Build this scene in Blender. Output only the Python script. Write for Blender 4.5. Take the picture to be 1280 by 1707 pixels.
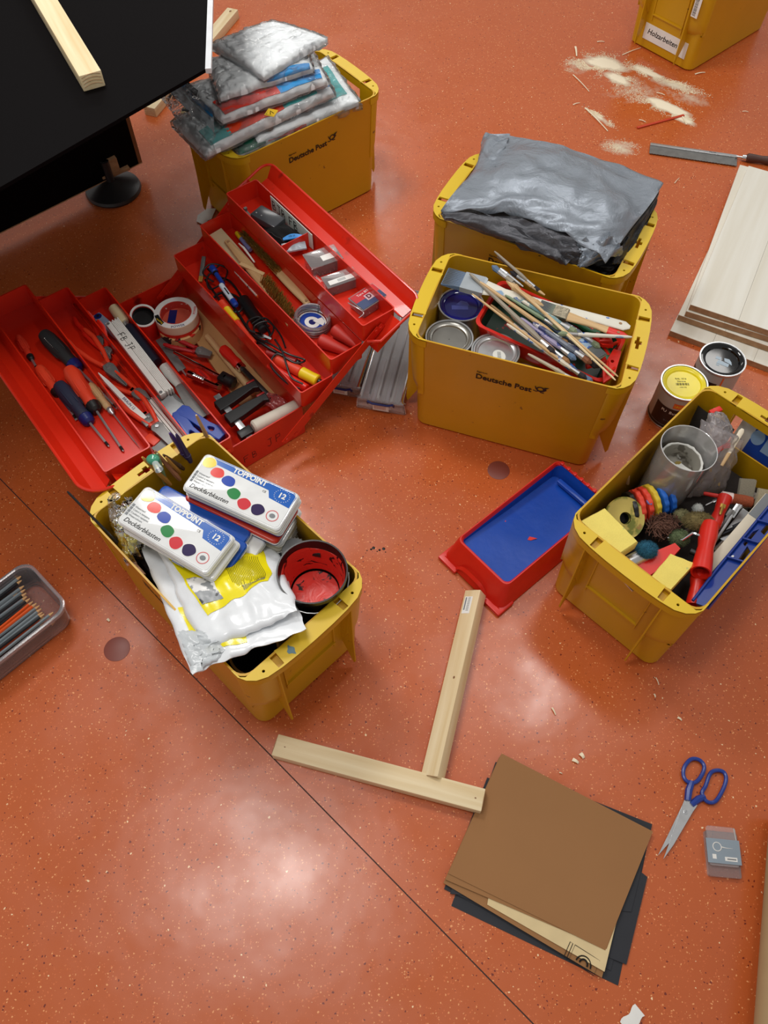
import bpy, bmesh, math, random
from mathutils import Vector, Matrix, noise
from math import pi, sin, cos, radians as R
random.seed(7)
for o in list(bpy.data.objects): bpy.data.objects.remove(o)
scene = bpy.context.scene
COL = scene.collection

# ------------------------------------------------------------------ camera
CAM_Z, PITCH, ROLL, FPX = 1.5974, R(58.843), R(0.196), 1358.56
fwd = Vector((0, cos(PITCH), -sin(PITCH))); rgt = Vector((1, 0, 0)); upv = rgt.cross(fwd)
r2 = cos(ROLL)*rgt + sin(ROLL)*upv; u2 = -sin(ROLL)*rgt + cos(ROLL)*upv
cam_d = bpy.data.cameras.new('camera'); cam = bpy.data.objects.new('camera', cam_d); COL.objects.link(cam)
M = Matrix.Identity(4)
for i in range(3):
    M[i][0] = r2[i]; M[i][1] = u2[i]; M[i][2] = -fwd[i]
M[2][3] = CAM_Z
cam.matrix_world = M
cam_d.sensor_fit = 'VERTICAL'; cam_d.sensor_height = 36; cam_d.lens = 36*FPX/1707; cam_d.clip_start = .05
scene.camera = cam

# ------------------------------------------------------------------ world, lamps, exposure
wd = bpy.data.worlds.new('room_light'); scene.world = wd; wd.use_nodes = True
wd.node_tree.nodes['Background'].inputs[0].default_value = (1.0, .96, .92, 1)
wd.node_tree.nodes['Background'].inputs[1].default_value = .42
def ceiling_lamp(x, y, sx, sy, power, rot=0, z=2.8, col=(1, .97, .93)):
    l = bpy.data.lights.new('ceiling_lamp', 'AREA'); l.shape = 'RECTANGLE'; l.size = sx; l.size_y = sy; l.energy = power; l.color = col
    o = bpy.data.objects.new('ceiling_lamp', l); COL.objects.link(o); o.location = (x, y, z); o.rotation_euler = (0, 0, R(rot))
    return o
ceiling_lamp(-.95, 2.2, .7, .7, 36)
ceiling_lamp(.78, 1.57, .32, .32, 9)
ceiling_lamp(-.6, .55, .75, .45, 17, -20)
ceiling_lamp(-.6, 5.6, 1.2, .5, 25)
ceiling_lamp(1.9, 3.6, .8, .5, 12)
scene.view_settings.view_transform = 'Standard'; scene.view_settings.look = 'None'
scene.view_settings.gamma = 1; scene.view_settings.exposure = 0.0; scene.view_settings.use_curve_mapping = False

# ------------------------------------------------------------------ placing helpers
def at(px, py, z=0.0):
    """world point at height z seen at pixel (px, py) of the 1280x1707 photograph"""
    d = (px-640)*r2/FPX + (853.5-py)*u2/FPX + fwd
    t = (z-CAM_Z)/d.z
    return Vector((0, 0, CAM_Z)) + d*t
def frame(p0, p1, up=(0, 0, 1), roll=0):
    """matrix with origin p0, X towards p1, Z near up; also the distance"""
    x = (p1-p0); L = x.length; x.normalize(); z = Vector(up); y = z.cross(x).normalized(); z = x.cross(y)
    m = Matrix.Identity(4)
    for i in range(3): m[i][0] = x[i]; m[i][1] = y[i]; m[i][2] = z[i]; m[i][3] = p0[i]
    if roll: m = m @ Matrix.Rotation(roll, 4, 'X')
    return m, L
def lay(a, b, roll=0):
    return frame(at(*a), at(*b), roll=roll)
def pose(loc, rz=0, rx=0, ry=0):
    return Matrix.Translation(Vector(loc)) @ Matrix.Rotation(rz, 4, 'Z') @ Matrix.Rotation(rx, 4, 'X') @ Matrix.Rotation(ry, 4, 'Y')

# ------------------------------------------------------------------ mesh helper
class MB:
    def __init__(s, M=None): s.bm = bmesh.new(); s.M = M or Matrix.Identity(4); s.mi = 0
    def v(s, p): return s.bm.verts.new(s.M @ Vector(p))
    def f(s, vs):
        try: fc = s.bm.faces.new(vs); fc.material_index = s.mi; return fc
        except ValueError: return None
    def box(s, x0, x1, y0, y1, z0, z1, bev=0, M=None):
        b = bmesh.new(); bmesh.ops.create_cube(b, size=1)
        for w_ in b.verts: w_.co = Vector((x0+(w_.co.x+.5)*(x1-x0), y0+(w_.co.y+.5)*(y1-y0), z0+(w_.co.z+.5)*(z1-z0)))
        if bev: bmesh.ops.bevel(b, geom=list(b.edges), offset=bev, segments=2, affect='EDGES', profile=.6)
        return s.add(b, M)
    def add(s, b, M=None):
        T = s.M @ M if M else s.M
        mp = {}
        for w_ in b.verts: mp[w_] = s.bm.verts.new(T @ w_.co)
        for fc in b.faces:
            n = s.bm.faces.new([mp[w_] for w_ in fc.verts]); n.material_index = s.mi
        b.free(); return s
    def loft(s, rings, cap=True, close=True):
        vr = [[s.v(p) for p in r] for r in rings]
        for a, b in zip(vr, vr[1:]):
            n = len(a)
            for i in range(n if close else n-1):
                j = (i+1) % n; s.f([a[i], a[j], b[j], b[i]])
        if cap: s.f(list(reversed(vr[0]))); s.f(vr[-1])
        return s
    def lathe(s, prof, n=24, M=None, cap=True, sq=1.0):
        T = M or Matrix.Identity(4)
        rings = [[T @ Vector((r*cos(2*pi*i/n), r*sq*sin(2*pi*i/n), z)) for i in range(n)] for r, z in prof]
        return s.loft(rings, cap)
    def cyl(s, p0, p1, r0, r1=None, n=14, cap=True):
        m, L = frame(Vector(p0), Vector(p1), up=(0.01, .02, 1) if abs((Vector(p1)-Vector(p0)).normalized().z) < .95 else (1, 0, .01))
        r1 = r0 if r1 is None else r1
        rings = [[m @ Vector((x, r*cos(2*pi*i/n), r*sin(2*pi*i/n))) for i in range(n)] for x, r in ((0, r0), (L, r1))]
        return s.loft(rings, cap)
    def xprof(s, prof, n=14, flat=1.0, y0=0, z0=0):
        """body of revolution about local X; prof = (x, r)"""
        return s.loft([[(x, y0+r*cos(2*pi*i/n), z0+r*flat*sin(2*pi*i/n)) for i in range(n)] for x, r in prof])
    def tube(s, pts, r, n=8, closed=False):
        pts = [Vector(p) for p in pts]; k = len(pts); rings = []
        prev = None
        for i, p in enumerate(pts):
            a = pts[(i-1) % k] if (closed or i) else p; b = pts[(i+1) % k] if (closed or i < k-1) else p
            t = (b-a).normalized()
            if prev is None:
                ref = Vector((0, 0, 1)) if abs(t.z) < .9 else Vector((1, 0, 0))
                nx = t.cross(ref).normalized()
            else: nx = (prev - t*prev.dot(t)).normalized()
            prev = nx; ny = t.cross(nx); rr = r[i] if isinstance(r, (list, tuple)) else r
            rings.append([p + rr*(nx*cos(2*pi*j/n) + ny*sin(2*pi*j/n)) for j in range(n)])
        if closed: rings.append(rings[0]); return s.loft(rings, cap=False)
        return s.loft(rings)
    def prism(s, pts, z0, z1, M=None, inset=0):
        T = M or Matrix.Identity(4)
        a = [s.v(T @ Vector((x, y, z0))) for x, y in pts]; b = [s.v(T @ Vector((x, y, z1))) for x, y in pts]
        n = len(pts)
        for i in range(n): j = (i+1) % n; s.f([a[i], a[j], b[j], b[i]])
        s.f(list(reversed(a))); s.f(b); return s
    def sheet(s, pts, t, M=None):
        """thin closed strip: open polyline in (x,z), swept in y from y0 to y1 is done by caller"""
        return s
    def ball(s, c, rx, ry=None, rz=None, nu=14, nv=8):
        ry = ry or rx; rz = rz or rx; c = Vector(c)
        prof = [(sin(pi*k/nv), -cos(pi*k/nv)) for k in range(1, nv)]
        rings = [[c+Vector((rx*a*cos(2*pi*i/nu), ry*a*sin(2*pi*i/nu), rz*b)) for i in range(nu)] for a, b in prof]
        return s.loft(rings)
    def grid(s, fn, nu, nv, mat=None, thick=0):
        """surface fn(u,v) -> point, u,v in 0..1; with thick>0 a closed slab along -z"""
        g = [[s.v(fn(i/nu, j/nv)) for j in range(nv+1)] for i in range(nu+1)]
        for i in range(nu):
            for j in range(nv):
                if mat: s.mi = mat((i+.5)/nu, (j+.5)/nv)
                s.f([g[i][j], g[i+1][j], g[i+1][j+1], g[i][j+1]])
        if thick:
            h = [[s.v(Vector(fn(i/nu, j/nv))-Vector((0, 0, thick))) for j in range(nv+1)] for i in range(nu+1)]
            for i in range(nu):
                for j in range(nv): s.f([h[i][j+1], h[i+1][j+1], h[i+1][j], h[i][j]])
            for i in range(nu):
                s.f([g[i][0], h[i][0], h[i+1][0], g[i+1][0]]); s.f([g[i+1][nv], h[i+1][nv], h[i][nv], g[i][nv]])
            for j in range(nv):
                s.f([g[0][j+1], h[0][j+1], h[0][j], g[0][j]]); s.f([g[nu][j], h[nu][j], h[nu][j+1], g[nu][j+1]])
        return s
    def build(s, name, mats, parent=None, smooth=30, M=None, recalc=True):
        if recalc: bmesh.ops.recalc_face_normals(s.bm, faces=s.bm.faces)
        me = bpy.data.meshes.new(name); s.bm.to_mesh(me); s.bm.free()
        for m_ in (mats if isinstance(mats, (list, tuple)) else [mats]): me.materials.append(m_)
        if smooth:
            me.shade_smooth() if hasattr(me, 'shade_smooth') else [setattr(p, 'use_smooth', True) for p in me.polygons]
            try: me.set_sharp_from_angle(angle=R(smooth))
            except Exception: pass
        o = bpy.data.objects.new(name, me); COL.objects.link(o)
        if parent: o.parent = parent
        if M is not None: o.matrix_basis = M
        return o

def tag(o, label=None, cat=None, group=None, kind=None):
    if label: o['label'] = label
    if cat: o['category'] = cat
    if group: o['group'] = group
    if kind: o['kind'] = kind
    return o
def thing(name, label, cat, M=None, group=None, kind=None):
    o = bpy.data.objects.new(name, None); COL.objects.link(o); o.empty_display_size = .02
    if M is not None: o.matrix_basis = M
    return tag(o, label, cat, group, kind)
def copy_tree(o, M, label=None, group=None, parent=None):
    c = o.copy(); COL.objects.link(c)
    if parent: c.parent = parent
    else:
        c.matrix_basis = M
        if label: c['label'] = label
        if group: c['group'] = group
    for ch in list(o.children): copy_tree(ch, None, parent=c)
    return c
def plate(outer, holes, z0, z1):
    """bmesh of a flat plate with holes, from a filled 2D curve"""
    cu = bpy.data.curves.new('tmp', 'CURVE'); cu.dimensions = '2D'; cu.fill_mode = 'BOTH'; cu.extrude = (z1-z0)/2
    for loop in [outer]+list(holes):
        sp = cu.splines.new('POLY'); sp.points.add(len(loop)-1); sp.use_cyclic_u = True
        for p, q in zip(sp.points, loop): p.co = (q[0], q[1], 0, 1)
    ob = bpy.data.objects.new('tmp', cu); me = bpy.data.meshes.new_from_object(ob)
    b = bmesh.new(); b.from_mesh(me)
    for w_ in b.verts: w_.co.z += (z0+z1)/2
    bmesh.ops.remove_doubles(b, verts=b.verts, dist=1e-6)
    bpy.data.objects.remove(ob); bpy.data.curves.remove(cu); bpy.data.meshes.remove(me)
    return b
def text(s, size, mat, parent, M, name='lettering', ext=.00015, align='CENTER', shear=0, sx=1.0, bold=0):
    cu = bpy.data.curves.new('tmp', 'FONT'); cu.body = s; cu.size = size; cu.extrude = ext; cu.align_x = align; cu.align_y = 'CENTER'; cu.shear = shear
    cu.offset = bold; cu.resolution_u = 3
    ob = bpy.data.objects.new('tmp', cu); me = bpy.data.meshes.new_from_object(ob)
    bpy.data.objects.remove(ob); bpy.data.curves.remove(cu)
    if sx != 1.0: me.transform(Matrix.Scale(sx, 4, (1, 0, 0)))
    me.materials.clear(); me.materials.append(mat)
    o = bpy.data.objects.new(name, me); COL.objects.link(o); o.parent = parent; o.matrix_basis = M
    return o
def rrect(x0, x1, y0, y1, r, n=4):
    out = []
    for cx, cy, a in ((x1-r, y0+r, -90), (x1-r, y1-r, 0), (x0+r, y1-r, 90), (x0+r, y0+r, 180)):
        for k in range(n+1): t = R(a+90*k/n); out.append((cx+r*cos(t), cy+r*sin(t)))
    return out
def circ(cx, cy, r, n=12, ry=None):
    return [(cx+r*cos(2*pi*i/n), cy+(ry or r)*sin(2*pi*i/n)) for i in range(n)]

# ------------------------------------------------------------------ materials
def srgb(r, g, b):
    f = lambda c: (c/255/12.92) if c/255 <= .04045 else ((c/255+.055)/1.055)**2.4
    return (f(r), f(g), f(b), 1)
MC = {}
def mat(name, col, rough=.5, metal=0, var=.06, scale=30, bump=0, bscale=60, spec=.5, coat=0, trans=0, alpha=1, sheen=0, stains=()):
    if name in MC: return MC[name]
    m = bpy.data.materials.new(name); m.use_nodes = True; nt = m.node_tree; N = nt.nodes; L = nt.links
    b = N['Principled BSDF']; c = srgb(*col)
    b.inputs['Roughness'].default_value = rough; b.inputs['Metallic'].default_value = metal
    b.inputs['Specular IOR Level'].default_value = spec; b.inputs['Coat Weight'].default_value = coat
    b.inputs['Transmission Weight'].default_value = trans; b.inputs['Alpha'].default_value = alpha
    if sheen: b.inputs['Sheen Weight'].default_value = sheen
    tc = N.new('ShaderNodeTexCoord')
    no = N.new('ShaderNodeTexNoise'); no.inputs['Scale'].default_value = scale; no.inputs['Detail'].default_value = 4
    L.new(tc.outputs['Object'], no.inputs['Vector'])
    mx = N.new('ShaderNodeMix'); mx.data_type = 'RGBA'
    mx.inputs['A'].default_value = tuple(min(1, x*(1+var*2)) for x in c[:3])+(1,); mx.inputs['B'].default_value = tuple(x*(1-var*2) for x in c[:3])+(1,)
    L.new(no.outputs['Fac'], mx.inputs['Factor'])
    out = mx.outputs['Result']
    for k, (sc, ss, th, soft) in enumerate(stains):      # blotches of another colour: paint splashes, dirt
        n2 = N.new('ShaderNodeTexNoise'); n2.inputs['Scale'].default_value = ss; n2.inputs['Detail'].default_value = 3
        mp = N.new('ShaderNodeMapping'); mp.inputs['Location'].default_value = (k*7.3+1, k*3.1, k); L.new(tc.outputs['Object'], mp.inputs['Vector']); L.new(mp.outputs['Vector'], n2.inputs['Vector'])
        mr = N.new('ShaderNodeMapRange'); mr.inputs['From Min'].default_value = th; mr.inputs['From Max'].default_value = th+soft; L.new(n2.outputs['Fac'], mr.inputs['Value'])
        m2 = N.new('ShaderNodeMix'); m2.data_type = 'RGBA'; L.new(mr.outputs['Result'], m2.inputs['Factor']); L.new(out, m2.inputs['A']); m2.inputs['B'].default_value = srgb(*sc); out = m2.outputs['Result']
    L.new(out, b.inputs['Base Color'])
    if bump:
        nb = N.new('ShaderNodeTexNoise'); nb.inputs['Scale'].default_value = bscale; nb.inputs['Detail'].default_value = 5; L.new(tc.outputs['Object'], nb.inputs['Vector'])
        bp = N.new('ShaderNodeBump'); bp.inputs['Strength'].default_value = bump; bp.inputs['Distance'].default_value = .002
        L.new(nb.outputs['Fac'], bp.inputs['Height']); L.new(bp.outputs['Normal'], b.inputs['Normal'])
    MC[name] = m; return m
def clear(name, col=(225, 228, 230), opac=.25, rough=.08, bump=0, bscale=40, edge=.55, ior=1.5):
    if name in MC: return MC[name]
    m = bpy.data.materials.new(name); m.use_nodes = True; nt = m.node_tree; N = nt.nodes; L = nt.links
    b = N['Principled BSDF']; b.inputs['Base Color'].default_value = srgb(*col); b.inputs['Roughness'].default_value = rough
    tr = N.new('ShaderNodeBsdfTransparent'); lw = N.new('ShaderNodeLayerWeight'); lw.inputs['Blend'].default_value = .35
    mr = N.new('ShaderNodeMapRange'); mr.inputs['To Min'].default_value = opac; mr.inputs['To Max'].default_value = min(1, opac+edge); L.new(lw.outputs['Facing'], mr.inputs['Value'])
    mx = N.new('ShaderNodeMixShader'); L.new(mr.outputs['Result'], mx.inputs[0]); L.new(tr.outputs[0], mx.inputs[1]); L.new(b.outputs[0], mx.inputs[2])
    gl = N.new('ShaderNodeBsdfGlossy'); gl.inputs['Roughness'].default_value = rough; fr = N.new('ShaderNodeFresnel'); fr.inputs['IOR'].default_value = ior; m3 = N.new('ShaderNodeMixShader'); L.new(fr.outputs[0], m3.inputs[0]); L.new(mx.outputs[0], m3.inputs[1]); L.new(gl.outputs[0], m3.inputs[2])
    L.new(m3.outputs[0], N['Material Output'].inputs['Surface'])
    if bump:
        tc = N.new('ShaderNodeTexCoord'); nb = N.new('ShaderNodeTexNoise'); nb.inputs['Scale'].default_value = bscale; nb.inputs['Detail'].default_value = 4; nb.inputs['Distortion'].default_value = 1
        L.new(tc.outputs['Object'], nb.inputs['Vector']); bp = N.new('ShaderNodeBump'); bp.inputs['Strength'].default_value = bump; bp.inputs['Distance'].default_value = .01
        L.new(nb.outputs['Fac'], bp.inputs['Height']); L.new(bp.outputs['Normal'], b.inputs['Normal']); L.new(bp.outputs['Normal'], gl.inputs['Normal']); L.new(bp.outputs['Normal'], fr.inputs['Normal'])
    MC[name] = m; return m
def wood(name, c1, c2, rough=.6, sx=3, sy=55, knots=True, ring=.4):
    """grain runs along local X"""
    if name in MC: return MC[name]
    m = bpy.data.materials.new(name); m.use_nodes = True; nt = m.node_tree; N = nt.nodes; L = nt.links
    b = N['Principled BSDF']; b.inputs['Roughness'].default_value = rough
    tc = N.new('ShaderNodeTexCoord'); mp = N.new('ShaderNodeMapping'); mp.inputs['Scale'].default_value = (sx, sy, sy); L.new(tc.outputs['Object'], mp.inputs['Vector'])
    oi = N.new('ShaderNodeObjectInfo'); ad = N.new('ShaderNodeVectorMath'); ad.operation = 'ADD'; L.new(mp.outputs['Vector'], ad.inputs[0])
    ml = N.new('ShaderNodeMath'); ml.operation = 'MULTIPLY'; ml.inputs[1].default_value = 37; L.new(oi.outputs['Random'], ml.inputs[0]); L.new(ml.outputs[0], ad.inputs[1])
    no = N.new('ShaderNodeTexNoise'); no.inputs['Scale'].default_value = 1; no.inputs['Detail'].default_value = 6; no.inputs['Distortion'].default_value = ring; L.new(ad.outputs[0], no.inputs['Vector'])
    cr = N.new('ShaderNodeValToRGB'); cr.color_ramp.elements[0].position = .3; cr.color_ramp.elements[0].color = srgb(*c1); cr.color_ramp.elements[1].position = .7; cr.color_ramp.elements[1].color = srgb(*c2)
    L.new(no.outputs['Fac'], cr.inputs['Fac']); out = cr.outputs['Color']
    if knots:
        vo = N.new('ShaderNodeTexVoronoi'); vo.inputs['Scale'].default_value = 9; L.new(tc.outputs['Object'], vo.inputs['Vector'])
        mr = N.new('ShaderNodeMapRange'); mr.inputs['From Min'].default_value = .035; mr.inputs['From Max'].default_value = .06; mr.inputs['To Min'].default_value = .75; mr.inputs['To Max'].default_value = 0; L.new(vo.outputs['Distance'], mr.inputs['Value'])
        mx = N.new('ShaderNodeMix'); mx.data_type = 'RGBA'; L.new(mr.outputs['Result'], mx.inputs['Factor']); L.new(out, mx.inputs['A']); mx.inputs['B'].default_value = srgb(110, 78, 50); out = mx.outputs['Result']
    L.new(out, b.inputs['Base Color'])
    bp = N.new('ShaderNodeBump'); bp.inputs['Strength'].default_value = .15; bp.inputs['Distance'].default_value = .001; L.new(no.outputs['Fac'], bp.inputs['Height']); L.new(bp.outputs['Normal'], b.inputs['Normal'])
    MC[name] = m; return m
def printed(name, base, regions, rough=.3, coat=0, bump=0, bscale=30):
    """flat print: regions = (shape, cx, cy, hx, hy, angle, colour) in object XY metres"""
    m = bpy.data.materials.new(name); m.use_nodes = True; nt = m.node_tree; N = nt.nodes; L = nt.links
    b = N['Principled BSDF']; b.inputs['Roughness'].default_value = rough; b.inputs['Coat Weight'].default_value = coat
    tc = N.new('ShaderNodeTexCoord'); out = None
    for sh, cx, cy, hx, hy, an, col in regions:
        mp = N.new('ShaderNodeMapping'); mp.vector_type = 'TEXTURE'; mp.inputs['Location'].default_value = (cx, cy, 0); mp.inputs['Rotation'].default_value = (0, 0, an); mp.inputs['Scale'].default_value = (hx, hy, 1)
        L.new(tc.outputs['Object'], mp.inputs['Vector']); sx = N.new('ShaderNodeSeparateXYZ'); L.new(mp.outputs[0], sx.inputs[0])
        if sh == 'rect':
            a = N.new('ShaderNodeMath'); a.operation = 'ABSOLUTE'; L.new(sx.outputs[0], a.inputs[0]); c = N.new('ShaderNodeMath'); c.operation = 'ABSOLUTE'; L.new(sx.outputs[1], c.inputs[0])
            d = N.new('ShaderNodeMath'); d.operation = 'MAXIMUM'; L.new(a.outputs[0], d.inputs[0]); L.new(c.outputs[0], d.inputs[1])
        else:
            cb = N.new('ShaderNodeCombineXYZ'); L.new(sx.outputs[0], cb.inputs[0]); L.new(sx.outputs[1], cb.inputs[1])
            d = N.new('ShaderNodeVectorMath'); d.operation = 'LENGTH'; L.new(cb.outputs[0], d.inputs[0])
        lt = N.new('ShaderNodeMath'); lt.operation = 'LESS_THAN'; lt.inputs[1].default_value = 1; L.new(d.outputs['Value'] if sh != 'rect' else d.outputs[0], lt.inputs[0])
        mx = N.new('ShaderNodeMix'); mx.data_type = 'RGBA'; L.new(lt.outputs[0], mx.inputs['Factor'])
        if out is None: mx.inputs['A'].default_value = srgb(*base)
        else: L.new(out, mx.inputs['A'])
        mx.inputs['B'].default_value = srgb(*col); out = mx.outputs['Result']
    L.new(out, b.inputs['Base Color'])
    if bump:
        nb = N.new('ShaderNodeTexNoise'); nb.inputs['Scale'].default_value = bscale; nb.inputs['Detail'].default_value = 4; nb.inputs['Distortion'].default_value = 1.2
        L.new(tc.outputs['Object'], nb.inputs['Vector']); bp = N.new('ShaderNodeBump'); bp.inputs['Strength'].default_value = bump; bp.inputs['Distance'].default_value = .01
        L.new(nb.outputs['Fac'], bp.inputs['Height']); L.new(bp.outputs['Normal'], b.inputs['Normal'])
    return m
def floor_material():
    m = bpy.data.materials.new('speckled_orange_linoleum'); m.use_nodes = True; nt = m.node_tree; N = nt.nodes; L = nt.links
    b = N['Principled BSDF']; tc = N.new('ShaderNodeTexCoord')
    no = N.new('ShaderNodeTexNoise'); no.inputs['Scale'].default_value = 3; no.inputs['Detail'].default_value = 6; L.new(tc.outputs['Object'], no.inputs['Vector'])
    mx = N.new('ShaderNodeMix'); mx.data_type = 'RGBA'; mx.inputs['A'].default_value = srgb(195, 97, 47); mx.inputs['B'].default_value = srgb(184, 88, 41); L.new(no.outputs['Fac'], mx.inputs['Factor']); out = mx.outputs['Result']
    wn = N.new('ShaderNodeTexNoise'); wn.inputs['Scale'].default_value = 160; wn.inputs['Detail'].default_value = 2; L.new(tc.outputs['Object'], wn.inputs['Vector'])
    ds = N.new('ShaderNodeMix'); ds.data_type = 'VECTOR'; ds.inputs['Factor'].default_value = .006; L.new(tc.outputs['Object'], ds.inputs['A']); L.new(wn.outputs['Color'], ds.inputs['B'])
    for sc, keep, rad, col in ((235, .66, .36, (236, 160, 104)), (190, .86, .34, (244, 196, 146)), (130, .95, .24, (248, 216, 172)), (190, .78, .34, (120, 44, 28)), (260, .60, .4, (212, 112, 62))):
        vo = N.new('ShaderNodeTexVoronoi'); vo.inputs['Scale'].default_value = sc
        mp = N.new('ShaderNodeMapping'); mp.inputs['Location'].default_value = (sc*.37, sc*.11, 0); mp.inputs['Scale'].default_value = (1, 1, 0); L.new(ds.outputs['Result'], mp.inputs['Vector']); L.new(mp.outputs[0], vo.inputs['Vector'])
        sp = N.new('ShaderNodeSeparateColor'); L.new(vo.outputs['Color'], sp.inputs[0])
        g = N.new('ShaderNodeMath'); g.operation = 'GREATER_THAN'; g.inputs[1].default_value = keep; L.new(sp.outputs[0], g.inputs[0])
        rr = N.new('ShaderNodeMath'); rr.operation = 'MULTIPLY'; rr.inputs[1].default_value = rad; L.new(sp.outputs[1], rr.inputs[0])
        l = N.new('ShaderNodeMath'); l.operation = 'LESS_THAN'; L.new(vo.outputs['Distance'], l.inputs[0]); L.new(rr.outputs[0], l.inputs[1])
        q = N.new('ShaderNodeMath'); q.operation = 'MULTIPLY'; L.new(g.outputs[0], q.inputs[0]); L.new(l.outputs[0], q.inputs[1])
        m2 = N.new('ShaderNodeMix'); m2.data_type = 'RGBA'; L.new(q.outputs[0], m2.inputs['Factor']); L.new(out, m2.inputs['A']); m2.inputs['B'].default_value = srgb(*col); out = m2.outputs['Result']
    L.new(out, b.inputs['Base Color'])
    rn = N.new('ShaderNodeTexNoise'); rn.inputs['Scale'].default_value = 7; rn.inputs['Detail'].default_value = 7; L.new(tc.outputs['Object'], rn.inputs['Vector'])
    rm = N.new('ShaderNodeMapRange'); rm.inputs['From Min'].default_value = .35; rm.inputs['From Max'].default_value = .7; rm.inputs['To Min'].default_value = .2; rm.inputs['To Max'].default_value = .36; L.new(rn.outputs['Fac'], rm.inputs['Value']); L.new(rm.outputs['Result'], b.inputs['Roughness'])
    b.inputs['Specular IOR Level'].default_value = .6
    bn = N.new('ShaderNodeTexNoise'); bn.inputs['Scale'].default_value = 5; bn.inputs['Detail'].default_value = 3; L.new(tc.outputs['Object'], bn.inputs['Vector'])
    bp = N.new('ShaderNodeBump'); bp.inputs['Strength'].default_value = .25; bp.inputs['Distance'].default_value = .01; L.new(bn.outputs['Fac'], bp.inputs['Height']); L.new(bp.outputs['Normal'], b.inputs['Normal'])
    return m

K = {}
K['yel'] = mat('yellow_plastic', (203, 155, 14), .38, var=.05, scale=8, stains=(((150, 104, 22), 5, .62, .12), ((120, 85, 30), 40, .74, .03)))
K['yel_lit_top'] = mat('yellow_plastic_lit_rim', (220, 184, 34), .36, var=.04, scale=12, stains=(((120, 120, 70), 30, .72, .03),))  # lighter copy of the crate yellow, the lit look of the tops put into colour
K['red'] = mat('red_painted_steel', (214, 40, 16), .32, var=.05, scale=15, stains=(((120, 24, 16), 12, .68, .06), ((215, 90, 70), 50, .76, .02)), coat=.3)
K['redp'] = mat('red_plastic', (214, 36, 22), .35)
K['redd'] = mat('dark_red_plastic', (160, 26, 24), .4)
K['org'] = mat('orange_red_rubber', (226, 66, 36), .45)
K['blk'] = mat('black_plastic', (22, 21, 22), .4)
K['blkr'] = mat('black_rubber', (32, 32, 34), .7)
K['blu'] = mat('blue_plastic', (22, 62, 158), .35)
K['blud'] = mat('dark_blue_plastic', (20, 32, 100), .35)
K['wht'] = mat('white_plastic', (226, 226, 220), .4)
K['paper'] = mat('white_paper', (232, 232, 228), .8)
K['yelp'] = mat('bright_yellow_plastic', (238, 205, 30), .4)
K['steel'] = mat('brushed_steel', (196, 198, 200), .3, metal=.8, var=.1, scale=60)
K['steeld'] = mat('dull_grey_steel', (122, 122, 120), .45, metal=.45, var=.15, scale=50)
K['chrome'] = mat('chrome', (225, 227, 230), .08, metal=1, var=.02)
K['brass'] = mat('brass_wire', (168, 134, 62), .4, metal=.7, var=.2, scale=200)
K['gold'] = mat('varnished_wood_gold', (196, 140, 66), .35)
K['ink'] = mat('black_ink', (18, 16, 16), .5, var=0)
K['inkg'] = mat('grey_ink', (120, 124, 128), .6, var=0)
K['pine'] = wood('pine_batten', (234, 216, 178), (214, 188, 140), .55, 3, 60)
K['pinew'] = wood('pale_pine_board', (232, 230, 220), (220, 215, 200), .55, 2, 30)
K['pined'] = wood('cut_wood_edge', (176, 138, 100), (150, 112, 78), .7, 30, 60, knots=False)
K['beech'] = wood('beech_wood', (214, 180, 130), (190, 152, 104), .5, 6, 90, knots=False)
K['beechp'] = mat('painted_wood_white', (222, 218, 204), .5, stains=(((60, 110, 190), 45, .66, .02), ((130, 160, 190), 20, .6, .05), ((200, 90, 70), 70, .76, .02)))
K['green'] = mat('green_plastic', (14, 92, 54), .4)
K['foam'] = mat('yellow_sponge', (238, 218, 112), .9, bump=.6, bscale=500, stains=(((200, 200, 120), 60, .68, .05),))
# ------------------------------------------------------------------ floor
FM = floor_material()
sa, sb = at(0, 798), at(885, 1703); sd = (sb-sa).normalized(); sn = Vector((-sd.y, sd.x, 0))
def floor_poly(sign):
    g = .0012; far = 6.5
    p = [sa - sd*6 + sn*g*sign, sb + sd*6 + sn*g*sign, sb + sd*6 + sn*far*sign, sa - sd*6 + sn*far*sign]
    return [(q.x, q.y) for q in p]
mb = MB(); mb.box(-3.5, 4.5, -2.5, 7, -.05, -.0205); floor = mb.build('floor', mat('screed', (120, 112, 104), .9), smooth=0); floor['kind'] = 'structure'
mb = MB(); mb.prism(floor_poly(1), -.02, 0); mb.build('floor_sheet', FM, floor, smooth=0)
mb = MB(); mb.prism(floor_poly(-1), -.02, 0); mb.build('floor_sheet', FM, floor, smooth=0)
mb = MB(); q = [sa-sd*6+sn*.0012, sb+sd*6+sn*.0012, sb+sd*6-sn*.0012, sa-sd*6-sn*.0012]; mb.prism([(a.x, a.y) for a in q], -.02, -.0006); mb.build('weld_seam', mat('dark_brown_seam', (58, 34, 26), .7), floor, smooth=0)
for i, (px, py, r) in enumerate(((195, 1082, .0270), (831, 784, .0262))):
    c = at(px, py); mb = MB(); mb.lathe([(r, -.002), (r, .0005), (r*.97, .0008)], 40, Matrix.Translation(c)); mb.build('inlay_disc', mat('brown_inlay', (128, 62, 50), .45), floor)
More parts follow.
